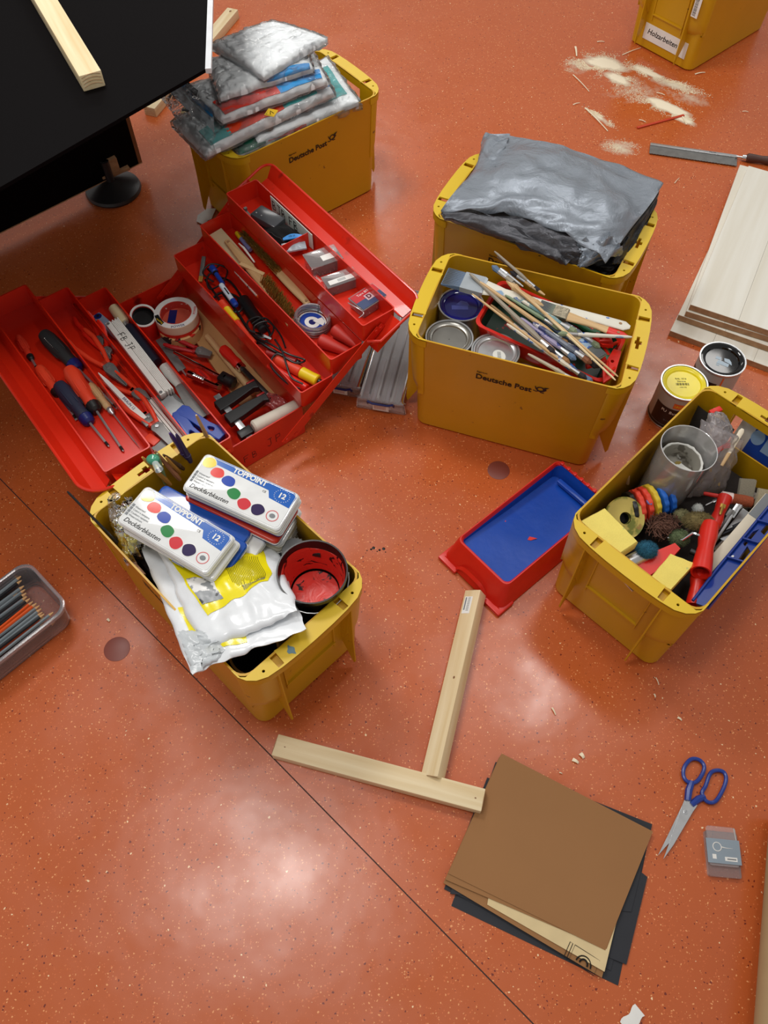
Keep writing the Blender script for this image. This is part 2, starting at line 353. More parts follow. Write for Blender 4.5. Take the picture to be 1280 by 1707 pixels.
# ------------------------------------------------------------------ yellow post boxes
def horn_emblem(parent, M, s):
    mb = MB()
    mb.tube([(s*.36*cos(t)-s*.02, s*.32*sin(t)+s*.06, 0) for t in [2*pi*i/20 for i in range(20)]], s*.075, 6, closed=True)
    mb.tube([(-s*.62, s*.42, 0), (-s*.5, s*.1, 0), (-s*.25, -s*.18, 0), (0, -s*.22, 0), (s*.3, -s*.12, 0), (s*.55, s*.2, 0)], [s*.05, s*.07, s*.08, s*.08, s*.11, s*.16], 6)
    mb.prism([(s*.38, s*.1), (s*.85, s*.58), (s*.36, s*.46)], -s*.1, s*.1)
    mb.tube([(-s*.75, -s*.28, 0), (-s*.4, -s*.38, 0), (-s*.1, -s*.2, 0), (s*.1, -s*.4, 0), (s*.45, -s*.42, 0)], s*.06, 6)
    for dx in (-.05, .12): mb.tube([(s*(.33+dx), s*.05, 0), (s*(.38+dx), s*.4, 0)], s*.035, 6)
    b = mb.bm
    for w_ in b.verts: w_.co.z *= .12
    return mb.build('post_horn_emblem', K['ink'], parent, M=M)
def end_outline(sgn):
    h = [(.195, .1400), (.212, .1395), (.226, .133), (.238, .121), (.2465, .103), (.2505, .075), (.2525, .04), (.253, 0)]
    return [(sgn*x, y) for x, y in h]+[(sgn*x, -y) for x, y in reversed(h[:-1])]
def post_box(label, x, y, rz, openend=False, cross=(1,), writing=True):
    t = thing('postal_crate', label, 'crate', pose((x, y, 0), rz), group='yellow postal crates')
    def ring(hx, hy, r, z): return [(a, b, z) for a, b in rrect(-hx, hx, -hy, hy, r, 5)]
    mb = MB(); mb.loft([ring(.205, .126, .02, 0), ring(.2125, .1318, .026, .006), ring(.2225, .1385, .026, .296), ring(.2232, .1398, .026, .2985), ring(.2232, .1398, .026, .300), ring(.2195, .1362, .024, .300), ring(.2105, .129, .02, .006)])
    if openend:
        for f_ in [f_ for f_ in mb.bm.faces if f_.calc_center_median().x > .2 and abs(f_.calc_center_median().y) < .05 and .1 < f_.calc_center_median().z < .29]: mb.bm.faces.remove(f_)
        for xa in (.2185, .2155):    # end wall with a hand hole, inner and outer faces in one closed frame
            pass
        lo, hi = (.2125, .2222), (.2105, .219)
        yz = [(-.112, .006), (.112, .006), (.112, .297), (-.112, .297)]; hole = [(-.062, .20), (.062, .20), (.062, .278), (-.062, .278)]
        def P(y_, z_, o): return (.2125+(z_-.006)*.0336 - (0 if o else .003), y_, z_)
        for o_ in (1, 0):
            A = [mb.v(P(*p, o_)) for p in yz]; B = [mb.v(P(*p, o_)) for p in hole]
            for i in range(4): j = (i+1) % 4; mb.f([A[i], A[j], B[j], B[i]])
            if o_: B0 = B
        for i in range(4): j = (i+1) % 4; mb.f([B0[i], B0[j], B[j], B[i]])
    mb.build('body', K['yel'], t)
    for s in (1, -1):
        outer = end_outline(s)
        inner = [(s*.195, -.1375), (s*.214, -.1365), (s*.2205, -.130), (s*.2205, -.080), (s*.247, -.080), (s*.247, -.068), (s*.2185, -.066), (s*.2215, -.05), (s*.2225, 0), (s*.2215, .05), (s*.2185, .066), (s*.247, .068), (s*.247, .080), (s*.2205, .080), (s*.2205, .130), (s*.214, .1365), (s*.195, .1375)]
        loop = outer + inner
        holes = [circ(s*.2335, q*.102, .0028, 8) for q in (1, -1)]
        if s in cross: holes += [[(s*a, b) for a, b in ((.230, -.018), (.237, -.018), (.237, -.004), (.2415, -.004), (.2415, .006), (.2355, .006), (.2355, .018), (.229, .018), (.229, .006), (.2265, .006), (.2265, -.004), (.230, -.004))]]
        mb = MB(); mb.add(plate(loop, holes, .2962, .3004)); fl = mb.build('end_flange', K['yel_lit_top'], t, smooth=20)
        for q in (1, -1): mb = MB(); mb.box(min(s*.2215, s*.249), max(s*.2215, s*.249), q*.074-.0075, q*.074+.0075, .2885, .2905); mb.build('slot_floor', K['yel'], fl, smooth=0)
        # skirt following the curved outer edge
        mb = MB(); n = len(outer); o2 = [(a-s*.0022 if abs(b) < .13 else a, b*(1-.0022/.14)) for a, b in outer]
        mb.loft([[(outer[i][0], outer[i][1], .3002), (outer[i][0], outer[i][1], .279), (o2[i][0], o2[i][1], .279), (o2[i][0], o2[i][1], .3002)] for i in range(n)]); mb.build('flange_skirt', K['yel'], fl, smooth=40)
        for q in (1, -1):
            # corner post from flange down to its step
            po = [(.200, .1392), (.2135, .1388), (.226, .131), (.2365, .118), (.243, .101), (.244, .083), (.2215, .083)]; pi_ = [(.200, .1370), (.2125, .1365), (.2240, .1295), (.2342, .1165), (.2406, .1005), (.2416, .0855), (.2215, .0855)]
            sh = lambda z: (.296-z)*.033
            mb = MB(); ring_ = po+pi_[::-1]
            mb.loft([[(s*(a-sh(z)-(kk if a > .2216 else 0)), q*(b-sh(z)*.6), z) for a, b in ring_] for z, kk in ((.296, 0), (.16, .003), (.135, .006), (.118, .018))]); mb.build('corner_post', K['yel'], t, smooth=45)
            mb = MB(); fin = [(.2215, .292), (.249, .292), (.2475, .145), (.2495, .03), (.2455, .018), (.2145, .085)]
            mb.loft([[(s*a, q*.0845-.0014, z) for a, z in fin], [(s*a, q*.0845+.0014, z) for a, z in fin]]); mb.build('rib', K['yel'], t, smooth=0)
        mb = MB()
        for q in (1, -1): mb.loft([[(s*.2150, y_, .10), (s*.2195, y_, .10), (s*.2245, y_, .29), (s*.2215, y_, .29)] for y_ in (q*.06-.0015, q*.06+.0015)])
        if not (openend and s == 1): mb.box(min(s*.2155, s*.2215), max(s*.2155, s*.2215), -.0615, .0615, .118, .122)
        mb.build('end_wall_ridge', K['yel'], t, smooth=0)
    if writing:
        T = Matrix.Translation((-.017, -.1376, .2285)) @ Matrix.Rotation(pi/2+.023, 4, 'X')
        text('Deutsche Post', .0215, K['ink'], t, T, sx=.98, bold=.0006)
        text('Eigentum', .0065, K['ink'], t, Matrix.Translation((-.066, -.1380, .2445)) @ Matrix.Rotation(pi/2+.023, 4, 'X'), name='small_lettering')
        horn_emblem(t, Matrix.Translation((.064, -.1382, .237)) @ Matrix.Rotation(pi/2+.023, 4, 'X'), .0205)
    return t
BOX = {'A': (.3177, 1.2811, -.32316), 'C': (-.2924, .7114, -.78577), 'D': (.6042, .8353, .79074), 'E': (-.2796, 2.0704, .67905), 'B': (.3830, 1.6254, -.48274), 'F': (1.1029, 2.9532, .72324)}
boxA = post_box('yellow postal crate holding paint tins and a heap of brushes', *BOX['A'])
boxC = post_box('yellow postal crate with stacked paint boxes and a black paint pot', *BOX['C'], cross=(-1,))
mb = MB()
for (cx, cy, rx, ry) in ((.238, -.045, .009, .006),): mb.prism([(cx+rx*cos(a)*(1+.35*sin(3*a)), cy+ry*sin(a)*(1+.3*cos(4*a))) for a in [2*pi*i/14 for i in range(14)]], .3004, .3008)
mb.build('paint_splash', mat('dried_grey_blue_paint', (96, 128, 140), .4), boxC)['label'] = 'dried grey-blue paint splash'
boxD = post_box('yellow postal crate with sponges, clear measuring beaker and red tool handles', *BOX['D'], openend=True, cross=(1,))
boxE = post_box('yellow postal crate overflowing with plastic-wrapped white coveralls', *BOX['E'], openend=True, cross=())
boxB = post_box('yellow postal crate filled with a folded silver tarpaulin', *BOX['B'])
boxF = post_box('yellow postal crate with a white name label beside the sawdust', *BOX['F'], writing=False)
lm = Matrix.Translation((-.2148, 0, .06)) @ Matrix.Rotation(-pi/2, 4, 'Z') @ Matrix.Rotation(pi/2, 4, 'X')
mb = MB(); mb.box(-.079, .1, -.026, .026, 0, .0012); lb = mb.build('paper_label', K['paper'], boxF, M=lm); lb['label'] = 'white paper label'
text('Holzarbeiten', .024, K['ink'], lb, Matrix.Translation((-.002, .002, .0014)), shear=.2, bold=.0003)
mb = MB(); mb.box(-.012, .012, -.033, .033, 0, .0006); bl = mb.build('barcode_label', K['paper'], boxF, M=Matrix.Translation((-.2442, -.103, .215)) @ Matrix.Rotation(-pi/2, 4, 'Z') @ Matrix.Rotation(pi/2, 4, 'X'))
mb = MB()
for i in range(16): mb.box(-.009, .003, -.028+i*.0036, -.0268+i*.0036+random.random()*.0012, .0006, .0009)
mb.build('barcode', K['ink'], bl, smooth=0)

# ------------------------------------------------------------------ red cantilever tool box
TBM = pose((cos(R(-52))*-1.31 - sin(R(-52))*.4775, sin(R(-52))*-1.31 + cos(R(-52))*.4775, 0), R(-52))
def tb(x, y, z): return TBM @ Vector((x, y, z))
toolbox = thing('tool_box', 'open red steel cantilever tool box with stepped trays full of hand tools', 'tool box', TBM)
def tray_mesh(x0, x1, y0, y1, z0, z1, t=.0012):
    mb = MB()
    def rg(e, z): return [(a, b, z) for a, b in rrect(x0+e, x1-e, y0+e, y1-e, .006-e*.5, 3)]
    mb.loft([rg(.002, z0), rg(0, z0+.002), rg(0, z1-.001), rg(-.0006, z1), rg(t+.001, z1), rg(t, z1-.001), rg(t, z0+t+.001)])
    return mb
TR = {'base': (-.302, .253, -.0925, .108, 0, .100), 'R1': (-.281, .279, .0925, .182, .130, .182), 'R2': (-.283, .276, .180, .268, .176, .228), 'R3': (-.275, .285, .2635, .353, .236, .288),
      'L1': (-.255, .305, -.191, -.1015, .157, .209), 'L2': (-.262, .300, -.271, -.182, .199, .251), 'L3': (-.261, .300, -.3635, -.264, .255, .307)}
for k, b in TR.items():
    o = tray_mesh(*b).build('base' if k == 'base' else 'tray', K['red'], toolbox)
FL = {k: b[4]+.003 for k, b in TR.items()}
b = TR['R3']; mb = MB(); mb.box(-.042, -.0405, b[2]+.002, b[3]-.002, b[4]+.002, b[5]-.006); mb.build('tray_divider', K['red'], toolbox, smooth=0)
for sg, k in ((1, 'R3'), (-1, 'L3')):   # lid halves folded out from the top trays, with a rolled lip
    b = TR[k]; yr = b[3] if sg == 1 else b[2]; x0, x1, zr = b[0]-.028, b[1]+.032, b[5]
    mb = MB(); prof = [(0, -.012), (.012*sg, -.026), (.036*sg, -.018), (.052*sg, .012), (.054*sg, .012), (.038*sg, -.021), (.012*sg, -.029), (-.0005*sg, -.014)]
    mb.loft([[(x0+.02, yr+a, zr+c) for a, c in prof], [(x1-.02, yr+a, zr+c) for a, c in prof]])
    lid = mb.build('lid', K['red'], toolbox, smooth=20)
    yo = yr+.055*sg; yi = yr-.085*sg; path = []
    def arc(cx, cy, r, a0, a1, n=6): return [(cx+r*cos(R(a0+(a1-a0)*i/n)), cy+r*sin(R(a0+(a1-a0)*i/n))) for i in range(n+1)]
    path = [(x0+.02, yi)] + [(x0, yi+.02*sg), (x0, yo-.03*sg)] + ([(x, y) for x, y in (arc(x0+.03, yo-.03, .03, 180, 90) if sg == 1 else arc(x0+.03, yo+.03, .03, 180, 270))]) + ([(x, y) for x, y in (arc(x1-.035, yo-.035, .035, 90, 0) if sg == 1 else arc(x1-.035, yo+.035, .035, 270, 360))]) + [(x1, yi+.02*sg), (x1-.024, yi)]
    zz = lambda x, y: zr+.012 - .055*max(0, min(1, abs(y-yo)/.14))
    mb = MB(); mb.tube([(x, y, zz(x, y)) for x, y in path], .0034, 8); mb.build('rolled_lip', K['red'], lid)
    for xe, xn in ((x0, b[0]), (x1, b[1])):
        mb = MB(); g = 8
        pts = [(xe, yi+.02*sg), (xe, yo-.06*sg)]
        mb.loft([[(xe+(.002 if xe < 0 else -.002), yi+.012*sg, zz(0, yi)-.001), (xe+(.002 if xe < 0 else -.002), yi+.012*sg, zz(0, yi)-.026), (xn, yi+.012*sg, zz(0, yi)-.028), (xn, yi+.012*sg, zz(0, yi)-.026)],
                 [(xe+(.002 if xe < 0 else -.002), yr-.01*sg, zz(0, yr)-.001), (xe+(.002 if xe < 0 else -.002), yr-.01*sg, zz(0, yr)-.018), (xn, yr-.01*sg, zr-.016), (xn, yr-.01*sg, zr-.014)]])
        mb.build('end_skirt', K['red'], lid, smooth=0)
for xe, s in ((.0, 1), (.0, -1)):       # linkage arms at both ends
    for side in (1, -1):
        tn = ('R1', 'R2', 'R3') if side == 1 else ('L1', 'L2', 'L3')
        for off, dz in ((0, 0), (.045, .004)):
            xs = [(TR[k][1] if s == 1 else TR[k][0]) for k in (('base',)+tn if side == 1 and s == 1 else tn)]; xm = (max(xs) if s == 1 else min(xs)) + s*(.003+dz*.5)
            y0 = .06*side + (.0 if side == 1 else 0) - off*side*.6; 
            if side == -1: y0 = (TR['L1'][2]+TR['L1'][3])/2+.02
            ya = [y0, (TR[tn[0]][2]+TR[tn[0]][3])/2-off*side*.6, (TR[tn[2]][2]+TR[tn[2]][3])/2-off*side*.3]
            za = [.072 if side == 1 else TR['L1'][5]-.035, TR[tn[0]][5]-.03, TR[tn[2]][5]-.03]
            mb = MB()
            d = Vector((0, ya[2]-ya[0], za[2]-za[0])).normalized(); nrm = Vector((0, -d.z, d.y))*.0085
            p, q = Vector((xm, ya[0], za[0]))-d*.01, Vector((xm, ya[2], za[2]))+d*.01
            mb.loft([[p-nrm, p+nrm, p+nrm+Vector((.0015*s, 0, 0)), p-nrm+Vector((.0015*s, 0, 0))], [q-nrm, q+nrm, q+nrm+Vector((.0015*s, 0, 0)), q-nrm+Vector((.0015*s, 0, 0))]])
            arm = mb.build('linkage_arm', K['red'], toolbox, smooth=0)
            for y_, z_ in zip(ya, za):
                if y_ != ya[1]: mb = MB(); mb.cyl((xm-s*.002, y_, z_), (xm+s*.0035, y_, z_), .005, .004, 10); mb.build('rivet', K['red'], arm)
STROKES = {'F': [[(0, 0), (.02, 1)], [(0, 1), (.6, 1.05)], [(.02, .55), (.45, .6)]], 'B': [[(0, 0), (.02, 1)], [(0, 1), (.4, .95), (.45, .7), (.05, .52)], [(.05, .52), (.5, .42), (.5, .1), (0, 0)]],
           'J': [[(.1, 1.05), (.6, 1.05)], [(.4, 1.05), (.42, .2), (.25, -.05), (0, .12)]], 'P': [[(0, 0), (.05, 1.05)], [(.02, 1.02), (.5, 1), (.5, .6), (.05, .5)]]}
def handwrite(s, size, parent, M, r=.0007, gap=.85, name='handwriting'):
    mb = MB(); x = 0
    for ch in s:
        if ch == ' ': x += .5*size; continue
        for st in STROKES[ch]: mb.tube([(x+a*size, b_*size, 0) for a, b_ in st], r, 5)
        x += gap*size
    for w_ in mb.bm.verts: w_.co.z *= .3
    return mb.build(name, K['ink'], parent, M=M)
TM = Matrix.Translation((TR['base'][1]+.0003, 0, 0)) @ Matrix.Rotation(pi/2, 4, 'Z') @ Matrix.Rotation(pi/2, 4, 'X')
handwrite('FB', .021, toolbox, TM @ Matrix.Translation((-.066, .022, 0)), .0008, gap=1.1)
handwrite('JP', .024, toolbox, TM @ Matrix.Translation((.0, .03, 0)), .0008, gap=1.0)

# ------------------------------------------------------------------ black table with its panel and foot
K['tbl'] = mat('black_laminate', (7, 5, 6), .6, var=.02, spec=.04)
TZ = .70
c0 = at(342, 115, TZ); ea = Vector((cos(R(95.5)), sin(R(95.5)), 0)); eb = Vector((cos(R(-131.2)), sin(R(-131.2)), 0))
TT = pose((c0.x, c0.y, 0), R(95.5))
table = thing('table', 'black laminate table with white edge strip at the upper left', 'table', TT)
inv = TT.inverted()
pts = [c0, c0+ea*1.1, c0+ea*1.1+eb*1.2+Vector((-.5, 0, 0)), c0+eb*1.15]
pl = [(inv @ p) for p in pts]
mb = MB(); mb.prism([(p.x, p.y) for p in pl], TZ-.007, TZ); mb.build('tabletop', K['tbl'], table, smooth=0)
mb = MB(); mb.box(0, 1.1, -.011, .0, TZ-.009, TZ+.0006); mb.build('edge_strip', mat('white_edge_strip', (205, 208, 212), .3), table, smooth=0)
pa, pb_ = at(237, 270, .04), at(0, 388, .04); pm, pL = frame(pa, pb_)
pm = inv @ pm
mb = MB(); mb.box(.012, .95, -.018, 0, 0, TZ-.062); mb.build('side_panel', K['tbl'], table, M=pm, smooth=0)
mb = MB(); mb.box(0, .012, -.018, 0, 0, TZ-.062); e = mb.build('panel_edge', mat('raw_chipboard', (124, 78, 44), .8, bump=.5, bscale=300), table, M=pm, smooth=0)
mb = MB(); mb.box(0, .95, -.0185, .0005, -.003, .0); mb.build('panel_edge', K['pined'], table, M=pm, smooth=0)
fc = at(190, 318, .0)
mb = MB(); mb.lathe([(.080, 0), (.083, .006), (.080, .014), (.050, .026), (.022, .034), (.012, .036), (.012, .10)], 36, inv @ Matrix.Translation(fc)); mb.build('adjustable_foot', mat('black_foot_rubber', (34, 32, 33), .38), table)
mb = MB(); m_, L_ = frame(fc+Vector((-.03, -.005, .05)), fc+Vector((.05, .045, .05))); m_ = inv @ m_; mb.box(-.01, L_, -.010, .010, -.006, .004, .002, m_); mb.box(.02, L_-.03, -.016, .016, .004, .05, .002, m_); mb.build('foot_bracket', K['pined'], table)

def batten(label, M, L, w=.042, h=.030, name='wooden_batten', group='pine battens', knots=()):
    t = thing(name, label, 'batten', M, group)
    mb = MB(); mb.box(0, L, -w/2, w/2, 0, h, .0018); mb.build('beam', K['pine'], t, smooth=40)
    mb = MB()
    for x in (0, L):
        d = -.0003 if x == 0 else .0003
        for k in range(4):
            z = .004+h*.2*k+.003; mb.tube([(x+d*.2, -w*.42+w*.84*i/8, z+.004*sin(i/8*pi)) for i in range(9)], .0006, 4)
    mb.build('growth_rings', K['pined'], t)
    if knots:
        mb = MB()
        for kx, ky, r in knots: mb.lathe([(r, h-.002), (r, h+.0004)], 10, Matrix.Translation((kx, ky, 0)), sq=.7)
        mb.build('knot', mat('dark_knot', (132, 92, 58), .6), t)
    return t
m_, L_ = lay((150, 122, .73), (60, -28, .73)); batten('pale pine batten lying on the black table', pose(m_.translation-Vector((0, 0, .03)), math.atan2(m_[1][0], m_[0][0])), .55)
p0, p1 = at(802, 987, .03), at(731, 1297, .03)
m_, L_ = frame(Vector((p0.x-.004, p0.y, .0102)), Vector((p1.x-.004, p1.y, .0102))); m_ = m_ @ Matrix.Rotation(R(32), 4, 'X'); bt1 = batten('pine batten with a small price sticker, pointing up to the red paint tray', m_, L_, w=.037, h=.027, knots=((.2, .004, .003),))
mb = MB(); mb.box(-.020, .020, -.009, .009, .027, .0274); st = mb.build('price_sticker', K['paper'], bt1, M=Matrix.Translation((.036, -.005, 0)), smooth=0)
mb = MB()
for i in range(15): mb.box(-.018+i*.0022, -.0172+i*.0022, -.001, .005, .0274, .0276)
mb.box(-.018, .012, -.007, -.004, .0274, .0276); mb.build('barcode', K['inkg'], st, smooth=0)
p0, p1 = at(458, 1240, .03), at(806, 1334, .03)
m_, L_ = frame(Vector((p0.x, p0.y, 0)), Vector((p1.x, p1.y, 0))); batten('pine batten lying across, its right end on the brown paper pile', m_ @ Matrix.Rotation(-.012, 4, 'Y'), L_, h=.026, knots=((.02, .0, .0015), (L_-.015, 0, .0018)))
p0, p1 = at(388, 15, .028), at(248, 180, .028)
m_, L_ = frame(Vector((p0.x, p0.y, 0)), Vector((p1.x, p1.y, 0))); batten('pine batten on the floor half hidden behind the table and bags', m_, L_, knots=((.02, 0, .006),))

# ------------------------------------------------------------------ glued pine boards stack
def board(label, c, ang, L, W, z, h, strips, skew=0):
    t = thing('glued_board', label, 'board', pose((c.x, c.y, z), ang), group='stacked pine boards')
    y = 0
    for i in range(strips):
        w_ = W/strips; mb = MB(); mb.box(0, L, -y-w_+.0002, -y-.0002, 0, h, .0006)
        mb.build('strip', K['pinew'], t, smooth=0); y += w_
    mb = MB(); mb.box(-.0006, .0004, -W+.0005, -.0005, .0008, h-.0008); mb.build('end_grain', K['pined'], t, smooth=0)
    return t
ang = R(63.7)
board('lowest pine board, its corner sticking out furthest towards the tins', at(1117, 551, .018), R(61.5), .66, .55, 0, .018, 5)
board('second pine board from the floor, with a brown cut front edge', at(1131, 524, .038), R(62.5), .66, .5, .019, .018, 4)
board('third pine board in the stack, shifted slightly left at its far end', at(1144, 518, .057), R(65.5), .66, .5, .038, .018, 5)
board('topmost pale pine board of the stack beside the saw', at(1151, 507, .076), ang, .63, .5, .057, .018, 4)

# ------------------------------------------------------------------ back saw
m_, L_ = lay((1083, 247, .004), (1228, 268, .004))
saw = thing('back_saw', 'small back saw with dark wooden handle on the floor', 'saw', m_)
Ls = L_
mb = MB(); 
pts = [(0, .020), (Ls, .020), (Ls, -.026)] + [(Ls-(i+.5*(i % 1))*Ls/60, -.026-(.0016 if i % 2 else 0)) for i in range(1, 60)] + [(0, -.026)]
mb.prism(pts, 0, .0009); mb.build('blade', K['steeld'], saw, smooth=0)
mb = MB(); mb.box(0, Ls, .012, .024, -.001, .004, .0006); mb.build('spine', K['steel'], saw)
mb = MB(); mb.xprof([(Ls-.005, .003), (Ls+.012, .0035), (Ls+.013, .008), (Ls+.026, .009)], z0=.007, y0=.010); mb.build('ferrule', K['chrome'], saw)
mb = MB(); mb.xprof([(Ls+.024, .008), (Ls+.030, .0125), (Ls+.045, .012), (Ls+.07, .0105), (Ls+.11, .014), (Ls+.15, .013), (Ls+.158, .006)], z0=.0095, y0=.010); mb.build('handle', mat('dark_brown_wood', (78, 48, 40), .4), saw)
text('PROFI', .008, K['ink'], saw, Matrix.Translation((Ls*.72, .018, .0041)))
# ------------------------------------------------------------------ sawdust, shavings, red stick
dust_blobs = [(1010, 105, .075, .05, -25, .9), (985, 108, .05, .03, -30, .7), (1030, 130, .06, .03, -30, .8), (1078, 120, .05, .022, -38, 1), (1110, 180, .085, .028, -38, 1), (1140, 200, .03, .015, -40, 1), (1125, 140, .05, .02, -30, .5), (1000, 195, .05, .012, -52, .5), (1030, 245, .05, .03, 0, .3), (960, 110, .04, .04, 0, .25), (1145, 150, .06, .03, -30, .3), (1060, 160, .1, .05, -30, .35)]
mb = MB(); rnd = random.Random(3)
for px, py, rx, ry, an, den in dust_blobs:
    c = at(px, py); ca, sa_ = cos(R(an)), sin(R(an))
    for k in range(int(2600*den)):
        a, b_ = rnd.gauss(0, rx*.55), rnd.gauss(0, ry*.55)
        x, y = c.x+ca*a-sa_*b_, c.y+sa_*a+ca*b_
        if noise.noise(Vector((x*22, y*22, 3))) < -.12: continue
        s = rnd.uniform(.0007, .0022); t_ = rnd.uniform(0, 6.3)
        v = [mb.v((x+s*cos(t_+j*2.1), y+s*sin(t_+j*2.1), .0003)) for j in range(3)]; w_ = mb.v((x, y, s*.8))
        for j in range(3): mb.f([v[j], v[(j+1) % 3], w_])
tag(mb.build('sawdust', mat('pale_sawdust', (240, 226, 196), .9, var=.05), smooth=0, recalc=False), 'pale sawdust spilled on the floor beside the labelled crate', 'sawdust', kind='stuff')
def dust_material():
    m = bpy.data.materials.new('fine_sawdust_film'); m.use_nodes = True; nt = m.node_tree; N = nt.nodes; L = nt.links; b = N['Principled BSDF']; b.inputs['Base Color'].default_value = srgb(242, 230, 204); b.inputs['Roughness'].default_value = .95; b.inputs['Specular IOR Level'].default_value = .1
    at_ = N.new('ShaderNodeAttribute'); at_.attribute_name = 'cover'; tc = N.new('ShaderNodeTexCoord'); no = N.new('ShaderNodeTexNoise'); no.inputs['Scale'].default_value = 30; no.inputs['Detail'].default_value = 8; no.inputs['Roughness'].default_value = .7; L.new(tc.outputs['Object'], no.inputs['Vector'])
    ad = N.new('ShaderNodeMath'); ad.operation = 'MULTIPLY_ADD'; ad.inputs[1].default_value = 1.5; L.new(at_.outputs['Fac'], ad.inputs[0]); L.new(no.outputs['Fac'], ad.inputs[2])
    mr = N.new('ShaderNodeMapRange'); mr.inputs['From Min'].default_value = .62; mr.inputs['From Max'].default_value = 1.35; L.new(ad.outputs[0], mr.inputs['Value']); L.new(mr.outputs['Result'], b.inputs['Alpha']); return m
mb = MB(); cov_ = []
for a in ((1008, 106, .10, .050, -28, 1), (1030, 132, .07, .032, -42, .9), (1080, 121, .075, .022, -40, 1), (1113, 179, .105, .030, -40, 1.1), (1140, 200, .05, .020, -42, .8), (1120, 142, .09, .032, -32, .5), (1000, 197, .07, .016, -52, .5), (1032, 245, .07, .05, 0, .38), (1060, 150, .16, .10, -30, .22), (965, 110, .07, .06, 0, .3), (1150, 165, .08, .05, -30, .3)):
    c = at(a[0], a[1]); ca, sa_ = cos(R(a[4])), sin(R(a[4])); k0 = len(mb.bm.verts)
    def fn(u, v):
        t_ = v*2*pi; k = 1+.3*noise.noise(Vector((cos(t_)*1.7+c.x*9, sin(t_)*1.7, c.y*7))); x_, y_ = a[2]*u*k*cos(t_), a[3]*u*k*sin(t_); cov_.append(a[5]*max(0, 1-u)**.8)
        return (c.x+ca*x_-sa_*y_, c.y+sa_*x_+ca*y_, .0003+.0001*len(cov_)/5000+.0022*a[5]*(1-u*u)**2)
    mb.grid(fn, 8, 36)
    mb.bm.verts.ensure_lookup_table()
o = mb.build('sawdust_film', dust_material(), smooth=60, recalc=False)
at_ = o.data.attributes.new('cover', 'FLOAT', 'POINT')
for i, v_ in enumerate(cov_): at_.data[i].value = v_
tag(o, 'soft drifts of fine pale sawdust in front of the labelled crate', 'sawdust', kind='stuff')
m_, L_ = lay((1062, 213, .003), (1140, 192, .003)); mb = MB(); mb.box(0, L_, -.004, .004, -.002, .002, .001)
tag(mb.build('painted_stick', mat('red_painted_wood', (196, 62, 30), .5), M=m_), 'thin red stick lying across the sawdust', 'stick')
shv = [((959, 78), (961, 94), 'short upright-looking wood splinter left of the sawdust', .006), ((995, 70), (1007, 70), 'small straight wood splinter above the sawdust', .003), ((1037, 92), (1068, 80), 'long thin wood sliver touching the labelled crate', .003), ((1158, 124), (1175, 121), 'wood sliver in front of the labelled crate corner', .004), ((955, 125), (982, 153), 'long thin wood strip left of the sawdust', .003), ((975, 180), (1013, 219), 'longest wood strip below the sawdust', .004), ((955, 175), (966, 172), 'tiny curl of wood left of the longest strip', .003),
       ((1065, 200), (1076, 204), 'tiny wood chip above the red stick', .003), ((1094, 155), (1108, 159), 'tiny wood chip inside the sawdust', .003), ((1136, 193), (1144, 208), 'wood splinter at the right end of the red stick', .005), ((1124, 306), (1132, 297), 'wood shaving between the tarpaulin and the pine boards', .002), ((1237, 186), (1247, 187), 'tiny splinter above the saw handle', .002),
       ((1093, 1130), (1098, 1142), 'thin wood shaving below the sponge crate', .002), ((1090, 1157), (1092, 1163), 'tiny wood shaving below the sponge crate, lower one', .003), ((920, 1180), (926, 1192), 'forked wood shaving on the shiny floor patch', .003), ((954, 1266), (964, 1272), 'curled grey-white paper scrap above the brown paper', .006), ((967, 1256), (973, 1264), 'pale crumb of wood above the brown paper', .007), ((1129, 1196), (1136, 1201), 'pale wood flake above the scissors', .004),
       ((179, 1032), (183, 1036), 'small white crumb on the floor beside the round dark inlay', .005), ((932, 1288), (937, 1290), 'tiny wood splinter at the top edge of brown paper', .002), ((757, 92+2), (750, 98), 'small dark crumb', .002)]
rs = mat('pale_wood_shaving', (240, 226, 196), .7)
for (a, b_, lb, w_) in shv[:-1]:
    m_, L_ = lay(a+(.001,), b_+(.001,)); mb = MB(); hh = .003+w_*.4
    mb.grid(lambda u, v: (L_*u, (v-.5)*w_*(1.2-.5*u), .0012+hh*sin(u*pi)*.5+.001*sin(v*3)), 6, 2, thick=.0008)
    tag(mb.build('wood_shaving', rs, M=m_), lb, 'wood shaving', 'wood shavings and crumbs on the floor')
m_, L_ = lay((1040, 1712, .002), (1066, 1684, .002)); mb = MB(); mb.grid(lambda u, v: (L_*u, (v-.5)*.018*(1+.2*u)+.002*sin(9*u), .001+.004*sin(u*2)), 8, 3, thick=.001)
tag(mb.build('paper_scrap', K['paper'], M=m_), 'white paper scrap at the very bottom edge', 'paper scrap')
m_, L_ = lay((333, 372, .003), (360, 348, .003)); mb = MB(); mb.prism([(0, -.012), (.012, -.02), (.02, -.012), (.032, -.018), (L_, 0), (L_*.8, .022), (L_*.3, .026), (0, .012)], 0, .0015)
tag(mb.build('paper_scrap', K['paper'], M=m_, smooth=0), 'torn round white scrap behind the red tool box', 'paper scrap')
for a, r in (((808, 176), .004), ((618, 917), .002), ((1043, 1246), .003)):
    pass
m_, L_ = lay((612, 915, .0005), (648, 918, .0005)); mb = MB()
for k in range(7): mb.lathe([(.0015+.0012*(k % 3), 0), (.001, .0014)], 7, Matrix.Translation((L_*k/7+.002*(k % 2), .004*((k*7) % 3-1), -.0004)))
tag(mb.build('dirt_crumbs', K['ink'], M=m_), 'dark crumbs on the floor between the crates', 'dirt', kind='stuff')

